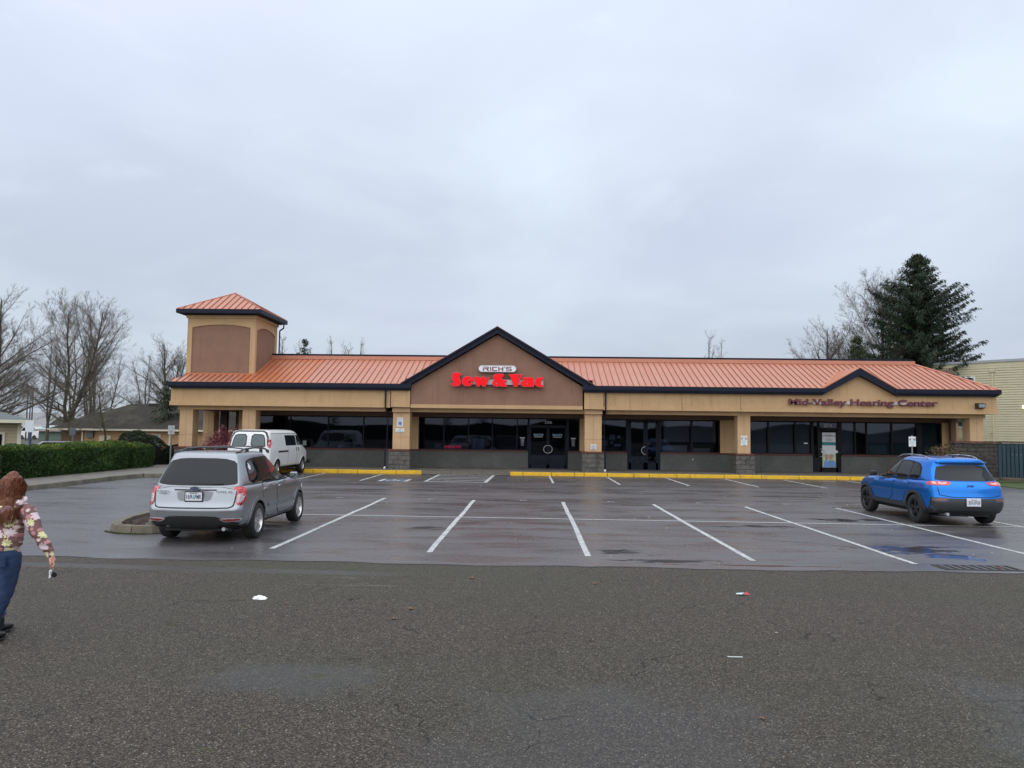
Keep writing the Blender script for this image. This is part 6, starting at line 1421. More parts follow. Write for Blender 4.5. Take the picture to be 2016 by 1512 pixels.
# ---- conifers
needle=leafmat('needles',(.008,.020,.012),(.030,.052,.022),(.060,.045,.022),.7)
cedar=leafmat('needles_bluegreen',(.015,.035,.025),(.045,.075,.045),None,.7)
def conifer(seed,h,wid,nb=190,dens=1.,nm=None,up0=.1,size=1.,lean=()):
    r=random.Random(seed); tr=MB(); tr.tube((0,0,-.1),(0,0,h*.5),h*.018,h*.010,8,False); tr.tube((0,0,h*.5),(0,0,h*.985),h*.010,.02,6,False)
    b=MB(); tv=[]
    for i in range(nb):
        t=(i+.5)/nb; z=h*(.10+.89*t**.92); a=i*2.399+r.uniform(-.4,.4)
        prof=(math.sin(PI*min(1,.52+.48*t))**.75*(1.0+.16*math.sin(t*19+1)) if h>14 else (1-t)**.55); L_=wid*max(.05,prof)*r.uniform(.62,1.12)
        for (la,lz,lw,lg) in lean:
            dd=math.cos(a-la); 
            if dd>.5 and abs(z/h-lz)<lw: L_*=lg
        d=Vector((math.cos(a),math.sin(a),0)); droop=r.uniform(.10,.30)*(1-t)+.02; base=Vector((0,0,z)); n=max(3,int(L_/.35)); prev=base
        for k in range(1,n+1):
            f=k/n; p=base+d*L_*f+Vector((0,0,-droop*L_*math.sin(f*2.0)+L_*(up0+.10*t*2)*f*f+ .05*r.gauss(0,1)))
            tr.tube(prev,p,.035*(1-f)+.008,.035*(1-f)+.006,3,False); 
            m_=int(14*dens)
            tone=r.random()
            for s_ in range(m_):
                c=prev.lerp(p,r.random())+Vector((r.gauss(0,.10),r.gauss(0,.10),r.gauss(0,.05)))*size
                side=Vector((-d.y,d.x,0))*r.uniform(-1,1)+d*r.uniform(.1,.9); side.normalize()
                l=r.uniform(.20,.50)*size*(1-.3*t); w=r.uniform(.018,.045)*size
                tip=c+side*l*.75+Vector((0,0,-l*r.uniform(.1,.95)))
                if t>.93: tip=c+Vector((r.gauss(0,.1),r.gauss(0,.1),l*.8))
                wd=(tip-c).cross(Vector((r.gauss(0,1),r.gauss(0,1),r.gauss(0,1)))).normalized()*w
                mid=c.lerp(tip,.45)
                b.add([c,mid+wd,tip,mid-wd],[(0,1,2,3)]); tv.append(min(1,max(0,.25+.5*tone*r.random()+r.gauss(0,.18)) if r.random()>.04 else 1.))
            prev=p
    me=b.mesh('foliage',nm or needle,fix=False); set_tint(me,1,tv)
    return tr.mesh('trunk',bark,fix=False),me
def put_conifer(ms,x,y,z,s,rz,label,name='conifer',group=None):
    t=empty(name,(x,y,z),label,'tree',group,rz,local=True); t.scale=(s,s,s)
    link('trunk',ms[0],t); link('foliage',ms[1],t)
c1=conifer(5,16.7,5.5,460,2.3,up0=.16,size=1.0,lean=((0.1,.28,.12,1.35),(0,.55,.05,1.15),(3.1,.45,.05,1.12),(3.1,.82,.04,1.3),(0,.78,.04,1.25)))
put_conifer(c1,31.1,60,0,1.0,0,'big dark green spruce with ragged drooping branches behind the right end of the mall')
c2=conifer(8,9.6,1.9,120,1.4,up0=.1,nm=leafmat('needles_olive',(.020,.035,.014),(.060,.070,.028),None,.7))
put_conifer(c2,24.9,57,0,1.0,0,'small bushy olive-green evergreen at the foot of the bare trees over the right roof')
c3=conifer(9,10.7,2.0,70,1.0,cedar,up0=.25)
put_conifer(c3,-21.5,69,0,.98,0,'small spruce tip showing over the roof between tower and gable')
c4=conifer(12,5.2,1.7,50,1.2,leafmat('cedar_sprays',(.020,.035,.018),(.065,.080,.040),None,.7),up0=.05)
put_conifer(c4,-25.9,52,0,1.0,1,'flat-branched dark cedar directly left of the tower','cedar')
# ---- hedges and domes
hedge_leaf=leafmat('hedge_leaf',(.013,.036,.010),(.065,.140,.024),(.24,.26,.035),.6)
dark_leaf=leafmat('yew_leaf',(.006,.014,.006),(.020,.036,.012),(.05,.07,.015),.6)
def shrub_shell(shape,n,leaf,seed,name_m,core=True,flop=.35):
    """shape(u)->(point,normal,topness). scatter leaves on and just under the surface"""
    r=random.Random(seed); b=MB(); tv=[]
    for i in range(n):
        p,nn,top=shape(r); dpt=abs(r.gauss(0,.035)); p=p-nn*dpt+nn*.01
        d=(nn+Vector((r.gauss(0,.7),r.gauss(0,.7),r.gauss(0,.7)+.25))).normalized(); l=leaf*r.uniform(.6,1.4); w=l*r.uniform(.22,.4)
        s_=d.cross(Vector((r.gauss(0,1),r.gauss(0,1),r.gauss(0,1)))).normalized()*w
        tip=p+d*l; m_=p.lerp(tip,.5)
        b.add([p,m_+s_,tip,m_-s_],[(0,1,2,3)])
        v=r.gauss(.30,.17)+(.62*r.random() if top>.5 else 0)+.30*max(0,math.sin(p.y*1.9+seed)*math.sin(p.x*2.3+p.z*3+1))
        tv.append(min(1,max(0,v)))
    me=b.mesh('foliage',name_m,fix=False); set_tint(me,1,tv); return me
def hedge_block(x0,x1,y0,y1,z1,seed,label,name='hedge',n=26000,leaf=.055,m_=None,group='clipped hedge blocks along the left path'):
    t=empty(name,((x0+x1)/2,(y0+y1)/2,.12),label,'hedge',group)
    rr=.32
    from mathutils import noise as mn
    def bulge(p,k=.09): return mn.noise(Vector((p.x*.9+seed,p.y*.9,p.z*1.1)))*k*1.5+mn.noise(p*3.1)*.09+mn.noise(p*7)*.04
    def shp(r):
        a=r.random()*((y1-y0)*(z1-.12)+ (x1-x0)*(y1-y0)+2*(x1-x0)*(z1-.12)*1.0+.0)
        A1=(y1-y0)*(z1-.12); A2=(x1-x0)*(y1-y0)
        if a<A1: p=Vector((x1,r.uniform(y0,y1),r.uniform(.12,z1))); n_=Vector((1,0,0))
        elif a<A1+A2: p=Vector((r.uniform(x0,x1),r.uniform(y0,y1),z1)); n_=Vector((0,0,1))
        elif r.random()<.6: p=Vector((r.uniform(x0,x1),y0,r.uniform(.12,z1))); n_=Vector((0,-1,0))
        else: p=Vector((r.uniform(x0,x1),y1,r.uniform(.12,z1))); n_=Vector((0,1,0))
        # round the edges
        c=Vector((min(max(p.x,x0+rr),x1-rr),min(max(p.y,y0+rr),y1-rr),min(p.z,z1-rr)))
        d=p-c
        if d.length>1e-5: n_=d.normalized(); p=c+n_*rr
        # batter
        tap=1-(z1-p.z)*.03
        p=p+n_*bulge(p); return p,n_,(1. if p.z>z1-.16 else 0.)
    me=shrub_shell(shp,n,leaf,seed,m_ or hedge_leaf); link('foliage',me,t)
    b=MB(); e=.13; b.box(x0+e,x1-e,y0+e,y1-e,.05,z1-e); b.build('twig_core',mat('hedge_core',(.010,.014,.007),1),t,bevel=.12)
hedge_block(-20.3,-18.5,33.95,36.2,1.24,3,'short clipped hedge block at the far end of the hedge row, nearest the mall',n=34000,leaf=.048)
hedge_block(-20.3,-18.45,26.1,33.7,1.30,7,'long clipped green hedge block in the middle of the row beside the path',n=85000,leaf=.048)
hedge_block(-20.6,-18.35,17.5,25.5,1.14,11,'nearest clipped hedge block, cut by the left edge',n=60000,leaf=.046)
def dome(cx,cy,rx,ry,h,seed,label,name='shrub',n=9000,leaf=.07,m_=None,z0=.1,cat='shrub',rough=.06,core=(.007,.010,.006)):
    t=empty(name,(cx,cy,z0),label,cat)
    from mathutils import noise as mn
    def shp(r):
        a=r.uniform(0,2*PI); s_=r.random()**.8; el=math.asin(min(1,s_)); nn=Vector((math.cos(a)*math.cos(el),math.sin(a)*math.cos(el),math.sin(el)))
        k=1+mn.noise(nn*2.5+Vector((seed,0,0)))*rough*3
        p=Vector((cx+nn.x*rx*k,cy+nn.y*ry*k,z0+nn.z*h*k)); return p,nn,(1. if nn.z>.8 else 0.)
    link('foliage',shrub_shell(shp,n,leaf,seed,m_ or dark_leaf),t)
    b=MB(); n_=12; prof=[(.92*math.cos(i*PI/2/6),.92*math.sin(i*PI/2/6)) for i in range(6)]+[(.001,.92)]
    b.lathe(prof,(0,0,0),'z',14); me=b.mesh('twig_core',mat('core_%d'%seed,core,1),smooth=True)
    for v in me.vertices: v.co=Vector((cx+v.co.x*rx*.93,cy+v.co.y*ry*.93,z0+v.co.z*h*.93))
    link('twig_core',me,t)
dome(-20.5,38.2,1.55,1.4,1.68,21,'dark dome-clipped shrub behind the far end of the hedge row',n=12000)
dome(-18.9,39.0,.75,.8,1.05,22,'small dark round shrub between the domed shrub and the first column',n=5000)
dome(-18.1,39.6,.6,.7,.95,23,'dark round shrub right beside the first column base',n=4000)
dome(-19.6,37.0,.5,.6,.9,24,'low dark shrub tucked against the hedge end and the domed shrub',n=3000)
# red nandina shrubs
red_leaf=leafmat('nandina_red',(.05,.045,.02),(.20,.045,.055),(.30,.08,.11),.6); mixleaf=leafmat('nandina_mixed',(.045,.065,.022),(.15,.10,.045),(.34,.11,.09),.6)
def loose_shrub(cx,cy,rx,ry,h,seed,label,m_,n=16000,z0=.1,leaf=.06,topred=.5):
    t=empty('nandina_shrub',(cx,cy,z0),label,'shrub'); r=random.Random(seed); b=MB(); tv=[]; s_=MB()
    for i in range(60):
        a=r.uniform(0,2*PI); u=math.sqrt(r.random()); x=cx+math.cos(a)*rx*u; y=cy+math.sin(a)*ry*u; hh=h*(1-.45*u*u)*r.uniform(.72,1.08)
        p0=Vector((cx+(x-cx)*.3,cy+(y-cy)*.3,z0)); p1=Vector((x,y,z0+hh)); s_.tube(p0,p1,.012,.006,4,False)
        for k in range(n//60):
            f=r.random()**.6; c=p0.lerp(p1,f)+Vector((r.gauss(0,.14),r.gauss(0,.14),r.gauss(0,.09)))
            d=Vector((r.gauss(0,1),r.gauss(0,1),r.gauss(0,.35))).normalized(); l=leaf*r.uniform(.6,1.3); w=d.cross(Vector((r.gauss(0,.4),r.gauss(0,.4),1))).normalized()*l*.25
            b.add([c,c+d*l*.5+w,c+d*l,c+d*l*.5-w],[(0,1,2,3)])
            tv.append(min(1,max(0,r.gauss(.15,.15)+ (topred if f>.6 else 0)+ .35*math.sin(a*2+seed)*r.random())))
    me=b.mesh('foliage',m_,fix=False); set_tint(me,1,tv); link('foliage',me,t); s_.build('stem',twigm,t,fix=False)
loose_shrub(-14.75,36.1,1.4,.75,2.15,31,'reddish nandina shrub in front of the porch, behind the white van',red_leaf,22000,leaf=.075,topred=.7)
loose_shrub(19.15,34.7,1.15,.7,1.62,32,'green shrub with red tips against the dark block wall behind the blue car',mixleaf,18000,leaf=.07,topred=.42)
# ornamental grass on the island
gr=empty('grass_clump',(-7.55,15.9,.08),'dry ornamental grass clump on the kerbed island beside the silver car','plant'); r=random.Random(4); b=MB(); tv=[]
for i in range(2600):
    a=r.uniform(0,2*PI); u=r.random(); base=Vector((-7.45+math.cos(a)*.12*u,15.9+math.sin(a)*.12*u,.08)); L_=r.uniform(.30,.62); out=Vector((math.cos(a),math.sin(a),0)); lean=r.uniform(.15,.75)
    p=base; w=Vector((-out.y,out.x,0))*.0035
    for k in range(3):
        f=(k+1)/3; q_=base+out*(L_*lean*f*f)+Vector((0,0,L_*(f-.25*lean*f*f)))
        b.add([p-w,p+w,q_+w*(1-f*.8),q_-w*(1-f*.8)],[(0,1,2,3)]); tv.append(min(1,max(0,f*.6+r.gauss(.2,.2)))); p=q_
me=b.mesh('blades',leafmat('dry_grass',(.055,.075,.025),(.22,.17,.09),None,.8),fix=False); set_tint(me,1,tv); link('blades',me,gr)
def rock(name,cx,cy,cz,rx,ry,rz_,seed,m_,label,cat='rock'):
    bm=bmesh.new(); bmesh.ops.create_icosphere(bm,subdivisions=3,radius=1)
    from mathutils import noise as mn
    for v in bm.verts:
        k=1+mn.noise(v.co*1.6+Vector((seed,0,0)))*.45; v.co=Vector((cx+v.co.x*rx*k,cy+v.co.y*ry*k,cz+max(-.3,v.co.z)*rz_*k))
    me=bpy.data.meshes.new(name); bm.to_mesh(me); bm.free(); me.materials.append(m_); o=link(name,me); return tag(o,label,cat)
rock('rock',-7.62,15.02,.10,.20,.15,.11,2,mat('rock_grey',(.13,.12,.10),.9,(.07,.065,.055),8,.6,30),'flat grey rock on the bark of the kerbed island beside the silver car')
# bark chips
b=MB(); r=random.Random(9)
for i in range(900):
    x=r.uniform(-8.4,-6.3); y=r.uniform(14.6,17.5); 
    if x< -8.0 and y<15: continue
    a=r.uniform(0,PI); l=r.uniform(.02,.06); w=.012; d=Vector((math.cos(a),math.sin(a),r.uniform(-.3,.3))); n_=Vector((-math.sin(a),math.cos(a),0)); c=Vector((x,y,.09+r.random()*.02)); b.add([c-d*l-n_*w,c+d*l-n_*w,c+d*l+n_*w,c-d*l+n_*w],[(0,1,2,3)])
tag(b.build('bark_chips',mat('bark_chip',(.07,.035,.022),.9,(.03,.018,.012),30),fix=False),kind='stuff')
# moss at the foot of the island kerb
b=MB()
for i in range(500):
    t=r.random(); x=-8.45+t*1.0; y=14.27+ (.35*(1-t)**3) +r.gauss(0,.012); l=r.uniform(.01,.03); b.add([(x,y,-.004),(x+l,y,-.003),(x+l*.5,y+r.uniform(-.02,.02),.02)],[(0,1,2)])
tag(b.build('moss_fringe',grass,fix=False),kind='stuff')
# ================================================================ BACKGROUND BUILDINGS, FENCE, SIGNS, LITTER
# dark block screen wall at the right end
SWL=empty('screen_wall',(21.2,36.1,0),'dark block screen wall with red brick cap at the right end of the mall','wall')
core=MB().box(20.24,22.26,35.99,36.25,0,1.78).build('mortar',mortar,SWL); r=random.Random(6)
bl=mat('dark_block',(.040,.036,.034),.9,(.075,.068,.060),5,.8,40,col3=(.028,.030,.022),scale3=1.5)
for k in range(9):
    z0=.0+k*.198; x=20.2-(.2 if k%2 else 0)
    while x<22.3:
        a=max(x,20.2); c=min(x+.4,22.3)
        if c-a>.06: e=r.uniform(-.012,.012); MB().box(a+.006,c-.006,35.95+e,36.3,z0+.004,z0+.190).build('block',bl,SWL,bevel=.008)
        x+=.4
for i in range(24): MB().box(20.14+i*.092,20.14+i*.092+.084,35.88+jit(.004),36.36,1.79,1.875).build('cap_brick',mat('cap_brick',(.13,.065,.045),.85,(.09,.045,.035),12,.5,50),SWL)
rw=empty('kerb_block',(22.75,35.0,0),'low round concrete planter edge at the foot of the dark block wall','planter'); b=MB(); b.lathe([(.001,.20),(.45,.20),(.52,.17),(.53,0)],(22.4,35.2,0),'z',18); b.build('planter_edge',mat('planter',(.12,.075,.055),.9,(.08,.06,.045),6),rw)
# fence
fm=mat('fence_blue',(.018,.042,.058),.7,(.030,.062,.080),3,.4,40,stretch=(1,1,.2))
FN=empty('board_fence',(23.1,34.8,0),'dark blue-green vertical board fence right of the block wall','fence')
p0=Vector((22.24,35.93,0)); p1=Vector((26.5,30.2,0)); d=(p1-p0); L_=d.length; d.normalize(); n_=Vector((d.y,-d.x,0)); n_=n_ if n_.y<0 else -n_
w=.135; i=0
nb=int(L_/(w+.04))
for i in range(nb):
    a=p0+d*(i*(w+.04)); c=a+d*w; o=n_*(.02+(.0 if i%2 else .0)); z1=1.80+jit(.008)
    b=MB(); q0=a+n_*.03; q1=c+n_*.03; b.add([q0,q1,q1-n_*.02,q0-n_*.02]+[v+Vector((0,0,z1)) for v in (q0,q1,q1-n_*.02,q0-n_*.02)],[(0,3,2,1),(4,5,6,7),(0,1,5,4),(1,2,6,5),(2,3,7,6),(3,0,4,7)]); b.build('fence_board',fm,FN)
for i in range(nb):
    a=p0+d*(i*(w+.04)+w*.62); c=a+d*w*.95
    b=MB(); q0=a-n_*.055; q1=c-n_*.055; z1=1.80; b.add([q0,q1,q1-n_*.02,q0-n_*.02]+[v+Vector((0,0,z1)) for v in (q0,q1,q1-n_*.02,q0-n_*.02)],[(0,3,2,1),(4,5,6,7),(0,1,5,4),(1,2,6,5),(2,3,7,6),(3,0,4,7)]); b.build('fence_board',fm,FN)
for z in (.35,1.0,1.62):
    b=MB(); a=p0-n_*.0; c=p1; b.add([a,c,c-n_*.05,a-n_*.05,*[v+Vector((0,0,.09)) for v in (a,c,c-n_*.05,a-n_*.05)]],[(0,3,2,1),(4,5,6,7),(0,1,5,4),(1,2,6,5),(2,3,7,6),(3,0,4,7)]); o=b.build('rail',fm,FN); o.location.z+=z
b=MB(); a=p0+n_*.07; c=p1+n_*.07; b.add([a,c,c-n_*.18,a-n_*.18,*[v+Vector((0,0,.06)) for v in (a,c,c-n_*.18,a-n_*.18)]],[(0,3,2,1),(4,5,6,7),(0,1,5,4),(1,2,6,5),(2,3,7,6),(3,0,4,7)]); o=b.build('top_rail',mat('rail_brown',(.10,.055,.045),.8),FN); o.location.z+=1.82
hb=MB()
for i in range(3,22): 
    a=p0+d*(i*(w+.04)+w*.5)+n_*.034; s_=.011 if i<6 else .02; z=1.27 if i<6 else 1.22
    u=[a+d*s_*math.cos(R(k*45))+Vector((0,0,z+s_*1.3*math.sin(R(k*45)))) for k in range(8)]; hb.add(u,[tuple(range(8))])
hb.build('bolt_heads',white,FN,fix=False)
b=MB(); r=random.Random(3)
for i in range(5): MB().add([(22.9+i*.35+r.uniform(0,.2),34.6-i*.45,.03),(23.15+i*.35,34.5-i*.45,.03),(23.1+i*.35,34.7-i*.45,.05)],[(0,1,2)])
# ---- yellow sided building at right
YB=empty('sided_building',(36,53,0),'two-storey pale yellow lap-sided building at the right edge','building')
ys=mat('siding_yellow',(.50,.46,.31),.7,(.46,.42,.285),1.5); wt=mat('trim_white',(.66,.67,.68),.5)
o0=Vector((31.0,58.1,0)); dr=Vector((.70,-.714,0)).normalized(); nn=Vector((-dr.y,dr.x,0)); nn=nn if nn.y<0 else -nn
LW=24; TZ2=7.62; bkn=-nn
b=MB(); n=int(TZ2/.178)
for i in range(n):
    z=i*.178; a=o0; c=o0+dr*LW
    b.add([a+nn*.060+Vector((0,0,z+.03)),c+nn*.060+Vector((0,0,z+.03)),c+nn*.045+Vector((0,0,z+.178)),a+nn*.045+Vector((0,0,z+.178)),a+Vector((0,0,z+.03)),c+Vector((0,0,z+.03)),a+Vector((0,0,z)),c+Vector((0,0,z))],[(0,1,2,3),(4,5,1,0),(6,7,5,4),(3,2,(0),(1))][:3])
sdg=b.build('siding',ys,YB,fix=False); sdg['kind']='stuff'
def ybox(name,u0,u1,z0,z1,d0,d1,m_,par=None):
    v=[]
    for z in (z0,z1):
        for u,dd in ((u0,d0),(u1,d0),(u1,d1),(u0,d1)): v.append(o0+dr*u+nn*dd+Vector((0,0,z)))
    return MB().add(v,[(0,3,2,1),(4,5,6,7),(0,1,5,4),(1,2,6,5),(2,3,7,6),(3,0,4,7)]).build(name,m_,par or YB)
ybox('wall_core',0,LW,0,TZ2-.02,-8,-.002,ys); ybox('roof_edge',-.1,LW,TZ2-.04,TZ2+.14,-8,.12,mat('roof_edge',(.30,.32,.34),.6))
ybox('roof_edge_band',-.1,LW,TZ2-.34,TZ2-.04,.0,.05,ys)
ybox('downspout',4.05,4.17,0,TZ2-.6,.03,.12,ys); ybox('downspout_head',3.95,4.27,TZ2-.75,TZ2-.5,.03,.16,ys)
for u0,u1,z0,z1 in ((.9,3.0,5.6,6.6),(1.5,3.2,2.75,3.75),(7.5,9,5.6,6.7)):
    w_=ybox('window',u0,u1,z0,z1,.03,.09,wt)
    ybox('pane',u0+.1,(u0+u1)/2-.04,z0+.1,z1-.1,.091,.098,mat('far_glass',(.10,.13,.15),.1),w_); ybox('pane',(u0+u1)/2+.04,u1-.1,z0+.1,z1-.1,.091,.098,mat('far_glass',(.10,.13,.15),.1),w_)
YL=empty('wall_lantern',(35.3,53.7,4.3),'small lit lantern on the yellow siding at the right edge','light')
lp=o0+dr*6.0+nn*.14+Vector((0,0,4.3))
MB().tube(lp-Vector((0,0,.14)),lp+Vector((0,0,.12)),.09,.08,8).build('globe',mat('lamp_glow',(.8,.75,.6),.5,emis=(1,.88,.62),est=1.1),YL); MB().tube(lp+Vector((0,0,.12)),lp+Vector((0,0,.2)),.10,.04,8).build('cap',blackp,YL)
# ---- brown house behind the hedge
HB=empty('brown_house',(-27,52,0),'long low brown house with a wide dark shingle roof behind the hedge','building')
hw=mat('house_siding',(.52,.30,.17),.8,(.44,.26,.145),2); hr_=mat('house_roof',(.055,.049,.043),.95,(.036,.033,.028),5,.6,20,col3=(.075,.07,.055),scale3=.7,spec=.1)
# walls: boards as courses
b=MB()
for x0,x1,yy in ((-32.6,-29.6,51.3),(-30.85,-16,50.4)):
    for k in range(14): b.box(x0,x1,yy-.02+.0,yy+3,-.5+k*.172,-.5+k*.172+.16)
w_=b.build('wall_boards',hw,HB); w_['kind']='stuff'
MB().box(-32.55,-16.05,50.5,60,-.5,1.88).build('wall',mat('house_wall_dark',(.17,.10,.06),.9),HB)
MB().add([(-33.2,50.0,1.90),(-15,50.0,1.90),(-15,55,3.80),(-30.2,55,3.80),(-33.2,60,1.9)],[(0,1,2,3),(0,3,4)]).build('roof',hr_,HB)
MB().box(-28.6,-15,54.5,58,3.3,3.84).build('roof_ridge',hr_,HB)
MB().box(-33.2,-15,49.93,50.02,1.80,1.92).build('fascia',cream,HB)
wn_=MB().box(-29.78,-28.98,50.33,50.37,.3,1.45).build('window',mat('blind_cream',(.62,.55,.42),.8),HB); 
w2=MB().box(-27.1,-25.5,50.33,50.37,.3,1.62).build('window',cream,HB); MB().box(-27.0,-25.6,50.31,50.33,.4,1.54).build('pane',mat('far_glass2',(.28,.33,.36),.15),w2)
MB().box(-24.3,-23.2,50.33,50.37,1.40,1.52).build('awning',cream,HB)
for x in (-31.0,-24.9,-22.4): MB().box(x,x+.1,50.30,50.36,-.5,1.8).build('corner_trim',cream,HB)
MB().box(-30.6,-30.15,50.2,50.34,1.3,1.75).build('wall_box',mat('box_grey',(.12,.12,.13),.7),HB)
# ---- beige house corner far left
BH=empty('beige_house',(-24.5,33,0),'beige house corner with grey hip roof at the left edge','building')
bs=mat('siding_beige',(.46,.38,.27),.8,(.42,.34,.24),2)
b=MB()
for k in range(16): b.box(-27,-22.97,31.98,38,k*.14,k*.14+.13)
o=b.build('siding',bs,BH); o['kind']='stuff'; MB().box(-26.95,-23.0,32.03,37.9,0,2.2).build('wall',mat('siding_shadow',(.22,.18,.12),.9),BH)
MB().box(-23.10,-22.95,31.93,32.0,0,2.2).build('corner_trim',cream,BH)
MB().add([(-27.6,31.4,2.28),(-22.55,31.4,2.28),(-22.55,38.4,2.28),(-27.6,38.4,2.28),(-24.0,33.6,2.75),(-25.4,36,2.95)],[(0,1,4),(1,2,4),(2,5,4),(2,3,5),(3,0,4,5)]).build('roof',mat('roof_greygreen',(.13,.15,.15),.9,(.10,.115,.115),8,.5,30),BH)
MB().box(-27.6,-22.5,31.32,31.42,2.16,2.30).build('fascia',cream,BH); MB().box(-22.56,-22.46,31.42,38.4,2.16,2.30).build('fascia',cream,BH)
w_=MB().box(-24.6,-23.55,31.9,31.97,.9,1.75).build('window',cream,BH); MB().box(-24.5,-23.65,31.88,31.9,1.0,1.66).build('pane',carglass,w_)
BH.rotation_euler=(0,0,R(37)); _o=Vector((-22.6,31.5,0)); BH.location=Vector((.35,.9,.02))+_o+Matrix.Rotation(R(37),3,'Z')@(Vector((-24.5,33,0))-_o)
# ---- shops far behind on the left
SB=empty('distant_shop',(-75,120,0),'distant white shop with dark band and sloping grey roof','building')
MB().box(-110,-80,119,140,0,2.2).build('wall',mat('shop_white',(.50,.50,.50),.8),SB); MB().box(-111,-79.5,118.6,119.2,1.5,1.9).build('fascia_band',mat('band_purple',(.05,.045,.08),.7),SB)
MB().add([(-111,118.8,1.9),(-79.3,118.8,1.9),(-82,128,4.4),(-100,128,4.4)],[(0,1,2,3)]).build('roof',mat('roof_palegrey',(.22,.22,.22),.9),SB)
TB=empty('distant_teal_roof_shop',(-62,105,0),'distant building with a pale teal metal roof behind the hedge','building')
MB().box(-70.3,-66,104,118,0,1.3).build('wall',mat('wall_greygreen',(.12,.16,.13),.9),TB); MB().add([(-70.8,103.5,1.6),(-65.8,103.5,1.6),(-66,110,2.3),(-70.4,110,2.3)],[(0,1,2,3)]).build('roof',mat('roof_teal',(.25,.38,.36),.6),TB); MB().box(-70.8,-65.8,103.4,103.6,1.3,1.6).build('fascia',mat('fascia_pinkish',(.35,.28,.26),.8),TB)
# far parked vehicles
def far_car(name,x,y,l,h,m_,label,cat,s=1):
    t=empty(name,(x,y,0),label,cat); b=MB()
    b.prism([[(x,.25),(x+l,.25),(x+l,.62*h),(x+l*.93,.66*h),(x+l*.80,h),(x+l*.25,h),(x+l*.10,.66*h),(x,.60*h)]],y,y+1.8); b.build('body',m_,t,bevel=.08)
    MB().prism([[(x+l*.16,.68*h),(x+l*.86,.68*h),(x+l*.78,.94*h),(x+l*.27,.94*h)]],y-.01,y+.0).build('window',carglass,t)
    for u in (.2,.8):
        MB().tube((x+l*u,y-.02,.32),(x+l*u,y+.2,.32),.32,n=16).build('wheel',blackp,t)
far_car('distant_car',-77.6,110,3.2,1.9,vwhite,'distant white vehicle left of the blue sign post behind the hedge','car'); far_car('distant_van',-79.0,117,2.6,2.1,vwhite,'distant white van just right of the blank sign behind the hedge','van')
far_car('distant_car',-31.3,45,4.4,1.12,silver,'pale car roof showing between the hedge and the blank white sign','car')
b=MB()
for i,(x,y,h) in enumerate(((-69.4,100,6.5),(-68.3,99,5),(-67.3,98,7))):
    t=empty('light_pole',(x,y,0),['distant thin light pole, left of three left of the blank sign','distant thin light pole, middle of three left of the blank sign','distant thin light pole nearest the blank sign'][i],'light pole','distant light poles'); MB().tube((x,y,0),(x,y,h),.10,.07,6).build('pole',mat('pole_dark',(.06,.055,.06),.6),t); MB().box(x-.5,x+.5,y-.1,y+.1,h,h+.15).build('lamp_head',mat('pole_dark',(.06,.055,.06),.6),t)
# free-standing signs at the left
s=empty('blank_sign',(-20.7,30,0),'back of a white sign on a blue post rising above the hedge at left','sign'); MB().box(-20.86,-20.50,30,30.02,1.80,2.27).build('plate',mat('sign_back',(.58,.61,.66),.4),s,bevel=.008); MB().box(-20.70,-20.63,30.021,30.09,0,1.86).build('post',mat('post_blue',(.04,.05,.12),.6),s)
s=empty('grey_sign',(-22.66,36,0),'small dark grey sign back in front of the brown house wall','sign'); MB().box(-22.80,-22.50,36,36.02,1.62,2.0).build('plate',mat('sign_back_grey',(.11,.12,.14),.5),s); MB().box(-22.68,-22.62,36.021,36.07,0,1.7).build('post',mat('post_grey',(.15,.15,.16),.6),s)
s=empty('path_sign',(-17.8,36.3,0),'pale notice on a thin post touching the first column of the mall','sign'); MB().box(-18.02,-17.70,36.3,36.32,1.73,2.16).build('plate',mat('sign_worn',(.42,.43,.42),.6,(.34,.35,.34),9),s); MB().box(-17.90,-17.84,36.321,36.37,.1,1.9).build('post',mat('post_grey',(.15,.15,.16),.6),s); b=MB(); b.box(-17.98,-17.74,36.295,36.299,2.02,2.09); b.box(-17.95,-17.77,36.295,36.299,1.80,1.93); b.build('faded_print',mat('print_faded',(.25,.26,.26),.7),s)
s=empty('porch_post',(-20.4,46,0),'grey square post seen through the corner porch','post'); MB().box(-20.1,-19.85,46,46.2,0,3.1).build('post',mat('post_palegrey',(.25,.26,.26),.7),s)
# ---- litter
r=random.Random(12)
def crumple(name,x,y,rx,ry,h,m_,label,cat='litter',seed=1):
    rr=random.Random(seed); b=MB(); n=11; ring=[]
    for k in range(3):
        f=(1,.6,.15)[k]; ring.append([(x+math.cos(2*PI*i/n)*rx*f*rr.uniform(.7,1.1),y+math.sin(2*PI*i/n)*ry*f*rr.uniform(.7,1.1),-.014+h*(0,.7,1)[k]*rr.uniform(.6,1.2)) for i in range(n)])
    vs=[p for q_ in ring for p in q_]+[(x,y,-.014+h)]; fs=[(k*n+i,k*n+(i+1)%n,(k+1)*n+(i+1)%n,(k+1)*n+i) for k in range(2) for i in range(n)]+[(2*n+i,2*n+(i+1)%n,3*n) for i in range(n)]
    b.add(vs,fs); return tag(b.build(name,m_),label,cat)
crumple('crumpled_paper',-3.31,9.15,.105,.075,.035,white,'crumpled white paper lying on the old asphalt, left of centre',seed=3)
w_=empty('wrapper',(2.76,9.85,-.01),'small torn wrapper, white and teal with a red end, on the old asphalt','litter')
